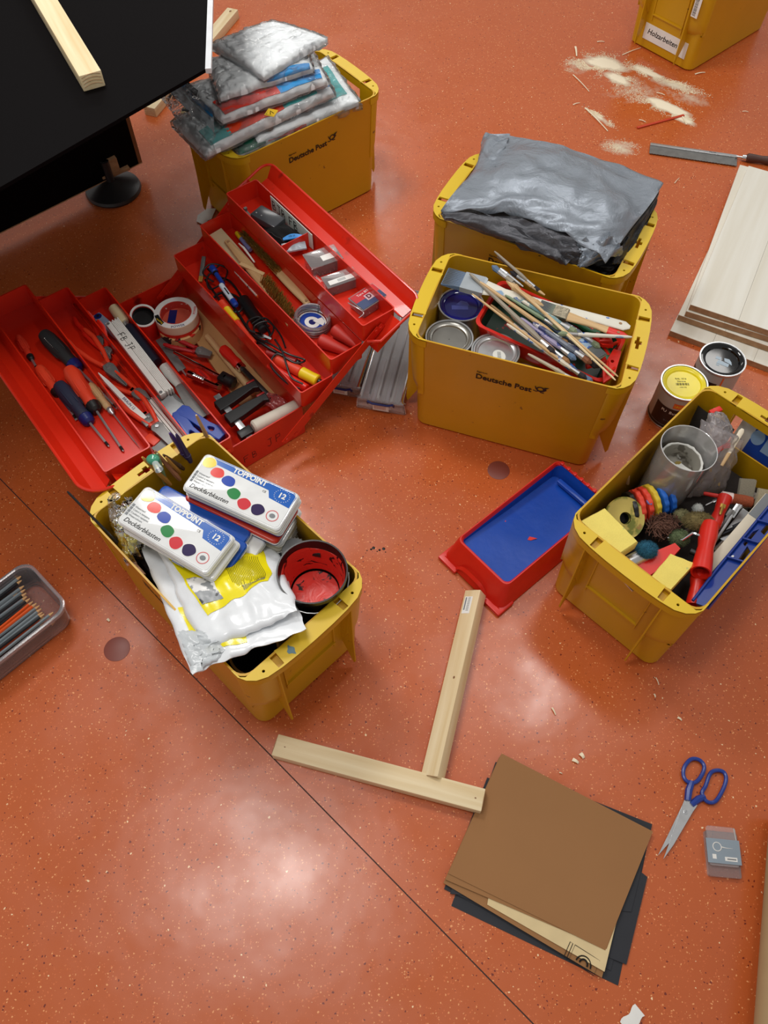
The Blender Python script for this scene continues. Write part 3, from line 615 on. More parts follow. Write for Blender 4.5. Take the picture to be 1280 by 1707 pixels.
# ------------------------------------------------------------------ big paper roll edge at right
p0, p1 = at(1282, 1372, .033), at(1256, 1712, .033)
m_, L_ = frame(Vector((p0.x, p0.y, 0)), Vector((p1.x, p1.y, 0)))
sgn = 1
mb = MB(); mb.cyl((-.02, .050, .055), (L_+.3, .050, .055), .055, n=36); tag(mb.build('paper_roll', mat('beige_kraft_paper', (176, 152, 112), .75, var=.04), M=m_), 'thick beige paper roll along the lower right edge', 'paper roll')
# ------------------------------------------------------------------ tool builders (local X runs along each tool)
def screwdriver(label, a, b, c, matH, matC, r=.014, bulb=1.0, shaft=.0028, tip='flat', mid=None, shaftmat=None, ferrule=None):
    """a butt, b end of handle, c tip: (px, py, z)"""
    m_, L = lay(a, c); h = (at(*b)-at(*a)).length
    t = thing('screwdriver', label, 'screwdriver', m_, 'screwdrivers and awls in the outer left tray')
    mb = MB(); mb.xprof([(0, r*.45), (.004, r*.8), (h*.18, r*bulb), (h*.45, r*.98), (h*.7, r*.78), (h*.9, r*.85), (h, r*.6)], 14); mb.build('handle', matH, t)
    mb = MB()
    for k in range(6): an = k*pi/3; mb.xprof([(h*.2, .0008), (h*.25, .0025), (h*.55, .0025), (h*.62, .0008)], 6, y0=r*.88*cos(an), z0=r*.88*sin(an))
    mb.build('grip_rib', matH, t)
    mb = MB(); mb.xprof([(h*.84, r*.75), (h*.88, r*.92), (h*1.0, r*.8), (h*1.04, r*.5)], 12); mb.build('collar', matC, t)
    if ferrule: mb = MB(); mb.xprof([(h, r*.62), (h+.006, r*.62), (h+.008, r*.75), (h+.012, r*.7), (h+.02, r*.3)], 12); mb.build('ferrule', K['steel'], t)
    mb = MB()
    if tip == 'flat': mb.xprof([(h, shaft), (L-.012, shaft)], 8); mb.box(L-.013, L, -shaft*1.1, shaft*1.1, -.0006, .0006)
    elif tip == 'cross': mb.xprof([(h, shaft), (L-.008, shaft), (L-.002, shaft*.5), (L, .0004)], 8)
    else: mb.xprof([(h, shaft), (L-.02, shaft*.8), (L, .0003)], 8)
    mb.build('shaft', shaftmat or K['steel'], t)
    if tip != 'awl': mb = MB(); mb.xprof([(L-.014, shaft*1.12), (L-.004, shaft*1.1)], 8); mb.build('dark_tip', K['blk'], t)
    return t
zL3 = FL['L3']
screwdriver('big black screwdriver with white dots on its handle and a blue collar', (72, 556, zL3+.018), (128, 611, zL3+.017), (196, 681, zL3+.006), K['blkr'], K['blud'], .0175)
o = bpy.data.objects['screwdriver']; mb = MB()
for i in range(8): mb.ball((.028+i*.0045, -.009, .0147-.0001*i), .0011, nu=6, nv=4)
mb.build('printed_dots', K['wht'], o)
screwdriver('small screwdriver with translucent red handle, topmost in the outer left tray', (30, 560, zL3+.007), (50, 598, zL3+.007), (64, 618, zL3+.004), mat('translucent_red', (216, 60, 40), .15), K['blk'], .0085)
screwdriver('red-handled screwdriver nearest the outer wall, partly under the dark blue one', (64, 612, zL3+.008), (97, 655, zL3+.008), (128, 700, zL3+.003), K['org'], K['blk'], .0125)
screwdriver('dark blue and black screwdriver lying over the lower end of the outer tray', (97, 640, zL3+.016), (149, 699, zL3+.014), (182, 745, zL3+.003), mat('navy_grip', (34, 38, 62), .6), K['blud'], .0165, tip='cross')
screwdriver('screwdriver with bulging orange-red handle and black neck', (114, 614, zL3+.022), (160, 682, zL3+.014), (206, 753, zL3+.003), K['org'], K['blk'], .0165, bulb=1.12, tip='cross')
screwdriver('awl with pale wooden handle and thin dark spike', (150, 640, zL3+.010), (178, 680, zL3+.010), (232, 746, zL3+.003), K['beech'], K['beech'], .0095, tip='awl', ferrule=True, shaft=.0018)

def pliers(label, a, b, matH, jaw='nose', spread=.6, w=.045, grp='red-handled pliers in the middle left tray', hf=.62):
    m_, L = lay(a, b); t = thing('pliers', label, 'pliers', m_, grp); h = L*hf
    for s in (1, -1):
        path = [(0, s*w*.5*spread, 0), (h*.3, s*w*.55*spread, .001), (h*.7, s*w*.38*spread, .001), (h, s*.007, 0)]
        mb = MB(); pts = []
        for i in range(13):
            u = i/12*3; k = min(2, int(u)); f_ = u-k; p, q = Vector(path[k]), Vector(path[k+1]); pts.append(p.lerp(q, f_))
        mb.tube(pts, [.0035]+[.0058-.0012*abs(i-5)/7 for i in range(1, 12)]+[.005], 10); hd = mb.build('handle', matH, t)
        mb = MB(); mb.box(h*.93, h*1.02, s*.002-.009, s*.002+.009, -.0055, .0055, .002); mb.build('guard', matH, t)
    mb = MB()
    if jaw == 'nose': mb.loft([[(x, -w_, -z), (x, w_, -z), (x, w_, z), (x, -w_, z)] for x, w_, z in ((h*.98, .006, .004), (h+.012, .0125, .005), (h+.02, .0125, .005), (L-.012, .005, .003), (L, .0022, .002))])
    elif jaw == 'cut': mb.loft([[(x, -w_, -z), (x, w_, -z), (x, w_, z), (x, -w_, z)] for x, w_, z in ((h*.98, .005, .004), (h+.008, .012, .0055), (L*.5+h*.5, .013, .005), (L, .004, .0025))])
    else: mb.loft([[(x, -w_, -z), (x, w_, -z), (x, w_, z), (x, -w_, z)] for x, w_, z in ((h*.98, .006, .004), (h+.012, .014, .0055), (h+.022, .0115, .0055), (L-.004, .0085, .005), (L, .008, .004))])
    mb.build('jaws', K['steeld'], t, smooth=25)
    mb = MB(); mb.cyl((h+.012, 0, .003), (h+.012, 0, .0075), .005, .004, 10); mb.build('pivot', K['steel'], t)
    mb = MB(); mb.box(h+.018, L-.001, -.0004, .0004, .0015, .0042); mb.build('jaw_gap', K['ink'], t, smooth=0)
    return t
z2 = FL['L2']
pliers('combination pliers with orange-red grips and dark pointed jaws, uppermost open pair', (126, 557, z2+.020), (211, 643, z2+.012), K['org'], 'nose', 1.0, .046, hf=.6)
pliers('side cutters with orange-red grips, their bright cutting head below the combination pliers', (160, 617, z2+.012), (250, 668, z2+.012), K['org'], 'cut', .9, .04, hf=.7)
pliers('orange-red gripped pliers with grey jaws reaching the yellow crate', (212, 660, z2+.016), (296, 748, z2+.014), K['org'], 'blunt', .8, .05, hf=.55)
pliers('bright red small pliers lying deepest at the upper end of the middle left tray', (134, 524, z2+.008), (170, 580, z2+.006), K['redp'], 'cut', .9, .035, hf=.7)
pliers('second bright red pliers with splayed grips at the upper end, beside the inner tray wall', (150, 540, z2+.012), (184, 598, z2+.010), K['redp'], 'nose', 1.1, .035, hf=.7)
pliers('red-gripped cutters whose grips show between the white pen tool and the wall', (200, 640, z2+.006), (262, 716, z2+.006), K['redp'], 'blunt', .8, .04, hf=.7)
m_, L_ = lay((165, 624, z2+.020), (248, 708, z2+.012))
t = thing('caulking_knife', 'white tapering plastic pen-like tool with blue print', 'hand tool', m_)
mb = MB(); mb.loft([[(x, -w_, 0), (x, w_, 0), (x, w_*.8, .006), (x, -w_*.8, .006)] for x, w_ in ((0, .001), (.03, .005), (L_-.03, .009), (L_-.012, .009))]); mb.build('body', K['wht'], t)
mb = MB(); mb.box(L_-.014, L_+.006, -.009, .009, -.001, .0075, .002); mb.build('grey_cap', K['steeld'], t)
text('BRAUN 12', .009, K['blud'], t, Matrix.Translation((L_*.62, 0, .0062)))
m_, L_ = lay((248, 668, z2+.008), (318, 752, z2+.008))
t = thing('folding_ruler', 'white folding ruler half under the lower pliers, next to the yellow crate', 'ruler', m_)
for i in range(4): mb = MB(); mb.box(0, L_, -.014+i*.007, -.0085+i*.007, -.006, .006, .0008); mb.build('ruler_leg', K['wht'], t)
mb = MB()
for i in range(50): mb.box(.003+i*L_/51, .0036+i*L_/51, -.014, -.0115 if i % 5 else -.0095, .0061, .0064)
mb.build('scale_marks', K['ink'], t, smooth=0)
m_, L_ = lay((262, 740, z2+.004), (296, 763, z2+.006)); t = thing('sanding_block', 'dull grey scraper blade poking out above the yellow crate', 'scraper', m_); mb = MB(); mb.loft([[(0, -.016, 0), (0, .016, 0), (0, .016, .003), (0, -.016, .003)], [(L_, -.022, 0), (L_, .022, 0), (L_, .022, .002), (L_, -.022, .002)]]); mb.build('blade', K['steeld'], t); mb = MB(); mb.box(-.03, .002, -.01, .01, -.002, .006, .003); mb.build('handle', K['org'], t)

z1 = FL['L1']
m_, L_ = lay((187, 536, z1+.036), (279, 655, z1+.030))
t = thing('folding_ruler', 'closed white folding ruler with handwritten black letters on its side', 'ruler', m_)
for i in range(6): mb = MB(); mb.box(.004*(i % 2), L_-.004*(i % 2), .016-.0033*i-.003, .016-.0033*i, -.012, .005, .0006); mb.build('ruler_leg', K['wht'], t)
mb = MB(); mb.box(0, L_, -.017, -.0042, -.012, .0048, .001); mb.build('ruler_leg', K['wht'], t)
mb = MB(); mb.cyl((.006, -.012, .005), (.006, -.012, .0062), .004, n=12); mb.cyl((L_-.006, -.012, .005), (L_-.006, -.012, .0062), .004, n=12); mb.build('brass_joint', K['steel'], t)
handwrite('FB JP', .015, t, Matrix.Translation((.050, -.011, .0056)), .0007, gap=.95)
m_, L_ = lay((188, 512, z1+.030), (262, 604, z1+.022))
t = thing('chisel', 'stubby chisel with ivory plastic handle and dark blue neck', 'chisel', m_)
mb = MB(); mb.xprof([(0, .006), (.004, .0125), (.03, .0135), (.055, .0115), (.06, .009)], 16); mb.build('handle', mat('ivory_handle', (212, 196, 158), .25), t)
mb = MB(); mb.xprof([(.06, .006), (.075, .006)], 10); mb.build('ferrule', K['steel'], t)
mb = MB(); mb.xprof([(.074, .009), (.08, .013), (.13, .013), (L_, .011)], 12); mb.build('grip', mat('navy_black', (26, 28, 44), .45), t)
m_, L_ = lay((162, 528, z1+.020), (190, 552, z1+.020)); t = thing('spirit_level', 'grey end of a small tool with a dark blue ring, beside the lettered ruler', 'tool', m_)
mb = MB(); mb.box(-.006, L_+.04, -.012, .012, -.010, .006, .006); mb.build('body', mat('blue_grey_plastic', (132, 146, 168), .4), t); mb = MB(); mb.lathe([(.009, .006), (.009, .0066), (.004, .0068)], 16, Matrix.Translation((.006, 0, 0))); mb.build('ring', K['blud'], t)
mb = MB(); mb.cyl((.006, 0, .0066), (.006, 0, .0073), .0038); mb.build('hole', K['blk'], t)
m_, L_ = lay((272, 608, z1+.028), (338, 696, z1+.012))
t = thing('scraper', 'scraper with frosted clear handle and widening grey blade', 'scraper', m_)
mb = MB(); mb.xprof([(0, .006), (.004, .012), (.03, .013), (.05, .011), (.07, .008)], 14, flat=.8); mb.build('handle', mat('frosted_plastic', (196, 198, 192), .25), t)
mb = MB(); mb.loft([[(x, -w_, -.001), (x, w_, -.001), (x, w_, .001), (x, -w_, .001)] for x, w_ in ((.055, .007), (.08, .011), (L_, .022))]); mb.build('blade', K['steeld'], t)
text('60 mm', .009, K['paper'], t, Matrix.Translation((.028, 0, .0105)) @ Matrix.Rotation(0, 4, 'Z'))
for i, (a, b, l) in enumerate((((264, 660), (306, 706), 'dark grey flat file under the lettered ruler, left one'), ((280, 655), (325, 700), 'lighter grey flat file under the frosted scraper, right one'))):
    m_, L_ = lay(a+(z1+.010,), b+(z1+.006,)); t = thing('flat_file', l, 'file', m_, 'flat files in the inner left tray'); mb = MB(); mb.box(0, L_, -.010, .010, 0, .004, .0008); mb.build('blade', K['steeld'] if i == 0 else K['steel'], t); mb = MB()
    for k in range(26): mb.box(L_*k/26, L_*k/26+.0006, -.0095, .0095, .004, .0044)
    mb.build('teeth', K['steeld'], t, smooth=0)
for j, (a, b, l) in enumerate((((302, 684), (372, 730), 'royal blue plastic putty knife handle with a teardrop hole'), ((296, 690), (330, 738), 'royal blue plastic handle left of the teardrop-holed one'))):
    m_, L_ = lay(a+(z1+.026,), b+(z1+.022,)); t = thing('putty_knife', l, 'putty knife', m_, 'blue putty knives')
    out = [(-.004, -.010), (.010, -.016), (.03, -.012), (L_*.6, -.012), (L_*.85, -.017), (L_, -.012), (L_, .012), (L_*.85, .017), (L_*.6, .012), (.03, .012), (.01, .016), (-.004, .010)]
    hole = [(L_*.72+.008*cos(a_), .005*sin(a_)*(1+.4*cos(a_))) for a_ in [2*pi*i/12 for i in range(12)]]
    mb = MB(); mb.add(plate(out, [hole], -.006, .007)); o = mb.build('handle', K['blu'], t)
    bv = o.modifiers.new('round', 'BEVEL'); bv.width = .002; bv.segments = 2; bv.limit_method = 'ANGLE'
    mb = MB(); mb.box(-.05, -.002, -.014, .014, -.0008, .0008); mb.build('blade', K['steel'], t)

# ---- base compartment
zb = FL['base']
m_, L_ = lay((322, 508, zb+.012), (430, 660, zb+.012))
t = thing('wood_board', 'light brown wooden offcut lining the bottom of the tool box', 'board', m_); mb = MB(); mb.box(-.03, L_+.03, -.052, .050, -.012, .004, .001); mb.build('board', mat('tan_plywood', (192, 148, 96), .6, var=.08, scale=12), t)
c = at(231, 517, .085)
T = Matrix.Translation((c.x, c.y, 0)) @ Matrix.Rotation(R(10), 4, 'Y') @ Matrix.Rotation(R(14), 4, 'X')
t = thing('tape_roll', 'tall bright red tape core with dark hollow middle', 'tape', T @ Matrix.Translation((0, 0, zb+.004)))
mb = MB(); mb.lathe([(.024, 0), (.033, 0), (.033, .082), (.0315, .085), (.0285, .085), (.0275, .082), (.0275, .004)], 32, cap=True); mb.build('roll', K['redp'], t)
mb = MB(); mb.lathe([(.0275, .0835), (.0325, .0835), (.0325, .0862), (.0275, .0862), (.0275, .0835)], 32, cap=False); mb.build('white_rim', K['paper'], t)
mb = MB(); mb.lathe([(.0268, .006), (.0272, .080), (.0268, .080), (.0262, .006)], 28, cap=False); mb.lathe([(.027, .066), (.001, .0665)], 28); mb.build('dark_core', K['blk'], t)
def tape(label, c, z, r0, r1, h, tilt=0, body=None, inner=None):
    t = thing('tape_roll', label, 'tape', Matrix.Translation((c.x, c.y, z)) @ Matrix.Rotation(tilt, 4, 'X'), 'rolls of tape in the tool box')
    mb = MB(); mb.lathe([(r0, .001), (r1-.001, 0), (r1, .001), (r1, h-.001), (r1-.001, h), (r0, h-.001)], 40, cap=False); mb.build('tape_body', body, t)
    mb = MB(); mb.lathe([(r0, 0), (r0, h), (r0-.0022, h), (r0-.0022, 0), (r0, 0)], 40, cap=False); mb.build('cardboard_core', inner, t)
    return t
c = at(293, 522, .085)
tape('lower masking tape roll with red, yellow and black wrapper', c+Vector((.002, -.006, 0)), zb+.014, .040, .055, .034, 0, mat('tape_wrapper', (214, 176, 120), .4, stains=(((40, 26, 26), 28, .60, .01), ((204, 44, 30), 22, .52, .01), ((236, 190, 40), 30, .62, .01))), K['paper'])
tp = tape('upper masking tape roll with white printed face and a striped red and blue core', c, zb+.048, .040, .055, .036, 0, mat('cream_tape', (228, 212, 184), .45), mat('red_core_print', (198, 58, 44), .5, stains=(((236, 226, 220), 90, .66, .01),)))
mb = MB(); mb.lathe([(.0405, .0355), (.0545, .0355), (.0545, .0364), (.0405, .0364), (.0405, .0355)], 40, cap=False); mb.build('face_label', K['paper'], tp)
mb = MB(); mb.lathe([(.0552, .001), (.0554, .011)], 40, cap=False); mb.lathe([(.0552, .014), (.0552, .0142)], 40, cap=False); mb.build('red_band', K['redp'], tp)
mb = MB(); mb.lathe([(.0385, .014), (.0001, .0142)], 36); mb.build('inner_label', mat('core_card_red', (196, 84, 62), .6), tp)
mb = MB(); mb.box(-.024, -.004, -.028, .030, .0142, .0150); mb.build('blue_stripe', K['blud'], tp)
mb = MB(); mb.prism([(-.052, -.012), (-.043, -.008), (-.030, -.028), (-.024, -.035), (-.030, -.044), (-.042, -.034)], .0364, .0369); lb = mb.build('black_panel', K['blk'], tp)
text('POWER', .010, K['blud'], tp, Matrix.Translation((.012, -.047, .0368)) @ Matrix.Rotation(.25, 4, 'Z')); text('masking', .0075, K['yelp'], tp, Matrix.Translation((-.036, -.0300, .0372)) @ Matrix.Rotation(-.75, 4, 'Z')); text('POWER', .008, K['redp'], tp, Matrix.Translation((.0475, .008, .0368)) @ Matrix.Rotation(pi*.5, 4, 'Z'))
pliers('water pump pliers with crimson grips and black head beside the tape rolls', (276, 568, zb+.045), (352, 592, zb+.030), mat('crimson_grip', (176, 30, 34), .4), 'blunt', .5, .05, 'pliers in the bottom of the tool box', hf=.66)
m_, L_ = lay((266, 566, zb+.030), (304, 618, zb+.014)); t = thing('flat_file', 'broad grey file leaning against the inner wall beside the pump pliers', 'file', m_); mb = MB(); mb.box(0, L_, -.011, .011, 0, .005, .001); mb.build('blade', K['steeld'], t); mb = MB(); mb.xprof([(L_, .003), (L_+.02, .0025)], z0=.002); mb.build('tang', K['steel'], t)
m_, L_ = lay((290, 587, zb+.045), (372, 630, zb+.040)); t = thing('ratchet_wrench', 'chrome rod with black clamp head', 'wrench', m_)
mb = MB(); mb.xprof([(0, .0035), (.003, .005), (L_, .005)], 12); mb.build('rod', K['chrome'], t); mb = MB(); mb.box(L_-.01, L_+.028, -.014, .014, -.010, .010, .005); mb.xprof([(L_+.01, .016), (L_+.03, .016), (L_+.034, .012)], 16); mb.build('head', K['blk'], t)
mb = MB(); mb.cyl((L_+.008, 0, .010), (L_+.008, 0, .0115), .005); mb.build('knob', K['chrome'], t)
m_, L_ = lay((313, 622, zb+.036), (366, 646, zb+.036)); t = thing('socket_extension', 'ribbed chrome socket piece in the bottom of the tool box', 'socket', m_)
mb = MB(); mb.xprof([(0, .006), (.002, .0095), (.02, .0095)]+[(.02+.003*i, .0082 if i % 2 else .0072) for i in range(1, 10)]+[(.05, .006), (L_-.012, .006), (L_-.01, .011), (L_, .011)], 18); mb.build('body', K['chrome'], t)
m_, L_ = lay((300, 640, zb+.018), (350, 712, zb+.018)); t = thing('wrench', 'dark adjustable wrench against the inner wall', 'wrench', m_); mb = MB(); mb.box(0, L_, -.008, .008, -.003, .004, .002); mb.prism(circ(L_, 0, .015, 14), -.004, .005); mb.build('body', mat('gunmetal', (46, 46, 50), .4, metal=.7), t); mb = MB(); mb.box(L_*.2, L_*.6, -.004, .004, .004, .0045); mb.build('inlay', K['redd'], t)
m_, L_ = lay((330, 618, zb+.026), (347, 636, zb+.026)); t = thing('plug', 'small oval red plastic grip under the chrome socket', 'grip', m_); mb = MB(); mb.ball((L_/2, 0, 0), L_*.8, .013, .010); mb.build('body', K['redp'], t); mb = MB(); mb.box(L_*.2, L_*.9, -.003, .003, .008, .0102); mb.build('ridge', K['redd'], t)
m_, L_ = lay((345, 560, zb+.030), (423, 656, zb+.030)); t = thing('dowel', 'round pale wooden dowel lying along the tool box', 'dowel', m_); mb = MB(); mb.xprof([(0, .007), (.002, .0085), (L_-.002, .0085), (L_, .0075)], 14); mb.build('rod', K['beech'], t)
m_, L_ = lay((370, 580, zb+.055), (450, 662, zb+.040)); t = thing('clamp_tool', 'red-gripped tool with chrome collar lying over the wooden dowel', 'clamp', m_)
mb = MB(); mb.xprof([(0, .008), (.004, .0125), (.02, .0142), (.045, .012), (.062, .0135), (.07, .012)], 18); mb.build('grip', K['redp'], t)
mb = MB(); mb.xprof([(.069, .0105), (.072, .012), (.083, .012), (.085, .008)], 16); mb.build('collar', K['chrome'], t); mb = MB(); mb.box(.084, L_, -.0055, .0055, -.005, .005, .001); mb.build('bar', K['blk'], t)
m_, L_ = lay((362, 661, zb+.070), (420, 734, zb+.055)); t = thing('bar_clamp', 'one-hand bar clamp with ribbed silver bar and black jaws', 'clamp', m_)
mb = MB(); mb.box(-.004, L_, -.008, .008, -.0025, .0025, .0006); mb.build('bar', K['steel'], t)
mb = MB()
for i in range(16): mb.box(.004+i*.006, .0065+i*.006, -.0075, -.004, .0025, .0033)
mb.build('teeth', K['steel'], t, smooth=0)
def jaw(x, w0):
    mb = MB(); q = [(x-.014, -.018), (x+.016, -.018), (x+.014, .020), (x+.006, .082), (x+.012, .094), (x-.010, .097), (x-.014, .05)]; mb.prism(q, -.011, .010); o = mb.build('jaw', K['blk'], t, smooth=0); bv = o.modifiers.new('round', 'BEVEL'); bv.width = .002; bv.segments = 2; bv.limit_method = 'ANGLE'
    mb = MB(); mb.box(x-.017, x-.011, .074, .096, -.009, .009, .002); mb.build('jaw_pad', K['redd'], t)
jaw(.028, 0); jaw(.072, 0)
mb = MB(); mb.box(L_-.035, L_-.012, -.02, .016, -.014, .012, .004); mb.build('trigger_body', K['blk'], t)
mb = MB(); mb.cyl((L_-.024, .016, 0), (L_-.024, .040, 0), .007); mb.build('red_button', K['redd'], t)
m_, L_ = lay((424, 712, zb+.070), (497, 676, zb+.064)); t = thing('rubber_roll', 'off-white soft plastic roll at the near end of the tool box', 'roll', m_); mb = MB(); mb.xprof([(-.004, .012), (0, .0165), (L_, .0165), (L_+.003, .012)], 20); mb.build('roll', mat('off_white_rubber', (222, 216, 200), .55), t); mb = MB(); mb.tube([(-.0042, .008*cos(a_), .008*sin(a_)) for a_ in [2*pi*i/12 for i in range(12)]], .0006, 4, closed=True); mb.build('end_groove', K['inkg'], t)
m_, L_ = lay((440, 668, zb+.034), (478, 690, zb+.03)); t = thing('plastic_bag', 'crumpled reddish translucent film behind the off-white roll', 'plastic film', m_); mb = MB(); mb.grid(lambda u, v: (L_*u, .04*(v-.5), .012+.012*noise.noise(Vector((u*4, v*4, 2)))+.012*sin(u*pi)), 12, 12, thick=.0006); mb.build('film', clear('reddish_film', (200, 90, 90), .35, .15, .5), t)

# ---- right tray 1: cables, tester, insulated drivers
r1 = FL['R1']
def cable(label, pts, r, m, z0, cat='cable', extra=None, grp='black cables in the first right tray'):
    P = [at(*p) for p in pts]; c = P[0].copy(); t = thing('cable', label, cat, Matrix.Translation(c), grp)
    Q = []
    for i in range(len(P)-1):
        p0 = P[max(0, i-1)]; p1 = P[i]; p2 = P[i+1]; p3 = P[min(len(P)-1, i+2)]
        for k in range(6):
            s = k/6; Q.append(.5*((2*p1)+(p2-p0)*s+(2*p0-5*p1+4*p2-p3)*s*s+(3*p1-p0-3*p2+p3)*s**3)-c)
    Q.append(P[-1]-c); mb = MB(); mb.tube(Q, r, 7); mb.build('cord', m, t); return t
m_, L_ = lay((340, 428, r1+.030), (334, 470, r1+.006)); t = thing('pencil', 'flat grey carpenter pencil with yellow end leaning in the first right tray', 'pencil', m_); mb = MB(); mb.box(0, L_*.78, -.005, .005, -.003, .003, .0008); mb.build('body', K['steeld'], t); mb = MB(); mb.box(L_*.78, L_, -.005, .005, -.003, .003, .0008); mb.build('yellow_end', mat('ochre', (190, 150, 60), .5), t)
cable('black cable coiled under the blue plug', [(356, 470, r1+.02), (338, 455, r1+.03), (352, 440, r1+.035), (378, 448, r1+.03), (372, 470, r1+.03), (350, 482, r1+.02), (346, 462, r1+.03), (366, 442, r1+.04)], .0022, K['blk'], r1)
cable('thick black test lead running down the first right tray', [(372, 490, r1+.02), (395, 520, r1+.02), (418, 555, r1+.02), (440, 575, r1+.025), (470, 592, r1+.02)], .0035, K['blk'], r1)
cable('black cable looped over the red driver handles', [(448, 545, r1+.03), (432, 528, r1+.035), (412, 538, r1+.035), (424, 560, r1+.03), (448, 572, r1+.035), (480, 590, r1+.036), (508, 600, r1+.03), (492, 605, r1+.034), (462, 590, r1+.038), (452, 610, r1+.036), (478, 638, r1+.030), (500, 648, r1+.022)], .0024, K['blk'], r1)
cable('black cable making the lowest crossing loop in the first right tray', [(458, 566, r1+.04), (470, 585, r1+.042), (478, 610, r1+.04), (486, 630, r1+.036), (505, 640, r1+.03)], .0024, K['blk'], r1)
cable('black cable bundle lying flat along the inner tray wall', [(352, 500, r1+.01), (370, 488, r1+.014), (396, 496, r1+.012), (412, 520, r1+.014), (436, 536, r1+.014), (450, 560, r1+.012), (430, 572, r1+.01), (404, 548, r1+.01), (384, 520, r1+.012), (362, 506, r1+.01)], .0034, K['blk'], r1)
cable('thin black cable with a tight loop in the middle of the tray', [(420, 540, r1+.03), (440, 530, r1+.034), (456, 545, r1+.034), (448, 562, r1+.034), (428, 560, r1+.034), (424, 544, r1+.032), (446, 536, r1+.036), (466, 556, r1+.034), (476, 580, r1+.03)], .0022, K['blk'], r1)
cable('black cable hanging between blue plug and the tray end', [(346, 448, r1+.02), (360, 460, r1+.016), (384, 470, r1+.016), (404, 500, r1+.016), (398, 520, r1+.02), (376, 512, r1+.018), (356, 486, r1+.014), (342, 466, r1+.012)], .0030, K['blk'], r1)
m_, L_ = lay((352, 444, r1+.034), (372, 474, r1+.03)); t = thing('blue_plug', 'bright blue test plug in the cable coil', 'plug', m_); mb = MB(); mb.xprof([(0, .005), (.004, .0085), (.02, .009), (.024, .006), (L_, .0055)], 12); mb.build('body', K['blu'], t); mb = MB(); mb.cyl((.024, 0, 0), (.029, 0, 0), .0072); mb.build('collar', K['blk'], t)
m_, L_ = lay((368, 474, r1+.035), (394, 510, r1+.03)); t = thing('voltage_tester', 'white voltage tester with blue ends', 'tester', m_); mb = MB(); mb.xprof([(0, .005), (.003, .0068), (L_*.72, .0068), (L_*.74, .005)], 12); mb.build('body', mat('pale_blue_white', (206, 220, 232), .3), t); mb = MB(); mb.xprof([(L_*.72, .005), (L_*.75, .0078), (L_*.95, .0078), (L_, .005)], 12); mb.build('blue_cap', K['blu'], t)
mb = MB(); mb.box(L_*.25, L_*.55, -.0015, .0015, .0065, .0072); mb.build('window', K['ink'], t)
def driver(label, a, b, segs, r=.011):
    m_, L = lay(a, b); t = thing('insulated_screwdriver', label, 'screwdriver', m_, 'insulated screwdrivers in the first right tray')
    for i, (x0, x1, m, k) in enumerate(segs): mb = MB(); mb.xprof([(L*x0, r*.8*k), (L*x0+.002, r*k), (L*(x0*.5+x1*.5), r*k*.94), (L*x1-.002, r*k), (L*x1, r*.8*k)], 14); mb.build('handle' if i == 0 else 'sleeve', m, t)
    return t
driver('insulated screwdriver with yellow collar, red shaft along the tray wall', (368, 504, r1+.028), (424, 572, r1+.022), ((0, .16, K['org'], .9), (.16, .48, K['yelp'], .85), (.48, 1.0, K['org'], .62)), .0115)
driver('insulated screwdriver with thick red handle and yellow collar at the near end', (458, 598, r1+.020), (536, 638, r1+.024), ((0, .57, K['org'], 1.0), (.57, .93, K['yelp'], 1.05), (.93, 1.0, K['blk'], .5)), .0135)
driver('plain red screwdriver handle lying below the yellow-collared one', (448, 608, r1+.010), (512, 648, r1+.010), ((0, 1.0, K['redp'], 1.0),), .010)
driver('dark red handle half hidden under the cable loops', (444, 588, r1+.010), (500, 606, r1+.010), ((0, .9, K['redd'], 1.0), (.9, 1, K['blk'], .8)), .010)
driver('black handle under the cable loops in the middle of the tray', (404, 500, r1+.012), (440, 550, r1+.012), ((0, .8, K['blk'], 1.2), (.8, 1, K['blkr'], .9)), .014)
m_, L_ = lay((425, 555, r1+.036), (452, 566, r1+.034)); t = thing('crocodile_clip', 'shiny crocodile clip among the black cables', 'clip', m_); mb = MB(); mb.loft([[(x, -w_, -w_), (x, w_, -w_), (x, w_, w_), (x, -w_, w_)] for x, w_ in ((0, .002), (.01, .004), (L_, .0025))]); mb.build('clip', K['chrome'], t); mb = MB(); mb.xprof([(-.016, .003), (0, .004)]); mb.build('boot', K['blk'], t)

# ---- right tray 2: wire brushes, coil, cones
r2z = FL['R2']
m_, L_ = lay((356, 395, r2z+.012), (410, 452, r2z+.010)); t = thing('sandpaper', 'folded beige sandpaper sheets at the far end of the second right tray', 'sandpaper', m_)
for i in range(3): mb = MB(); mb.grid(lambda u, v: (L_*u-.01+.004*i, -.022+.044*v+.002*i, -.004+.006*i+.006*sin(u*2+i)*v), 6, 4, thick=.001); mb.build('sheet', mat('beige_sandpaper', (200, 180, 142), .95), t)
m_, L_ = lay((394, 388, r2z+.016), (412, 410, r2z+.014)); t = thing('pencil_stub', 'yellow and lilac stick beside the sandpaper', 'stick', m_); mb = MB(); mb.xprof([(0, .005), (.004, .006), (L_*.45, .006)], 10); mb.build('yellow_end', K['yelp'], t); mb = MB(); mb.xprof([(L_*.45, .006), (L_*1.3, .006)], 10); mb.build('lilac_end', mat('lilac', (132, 134, 190), .5), t)
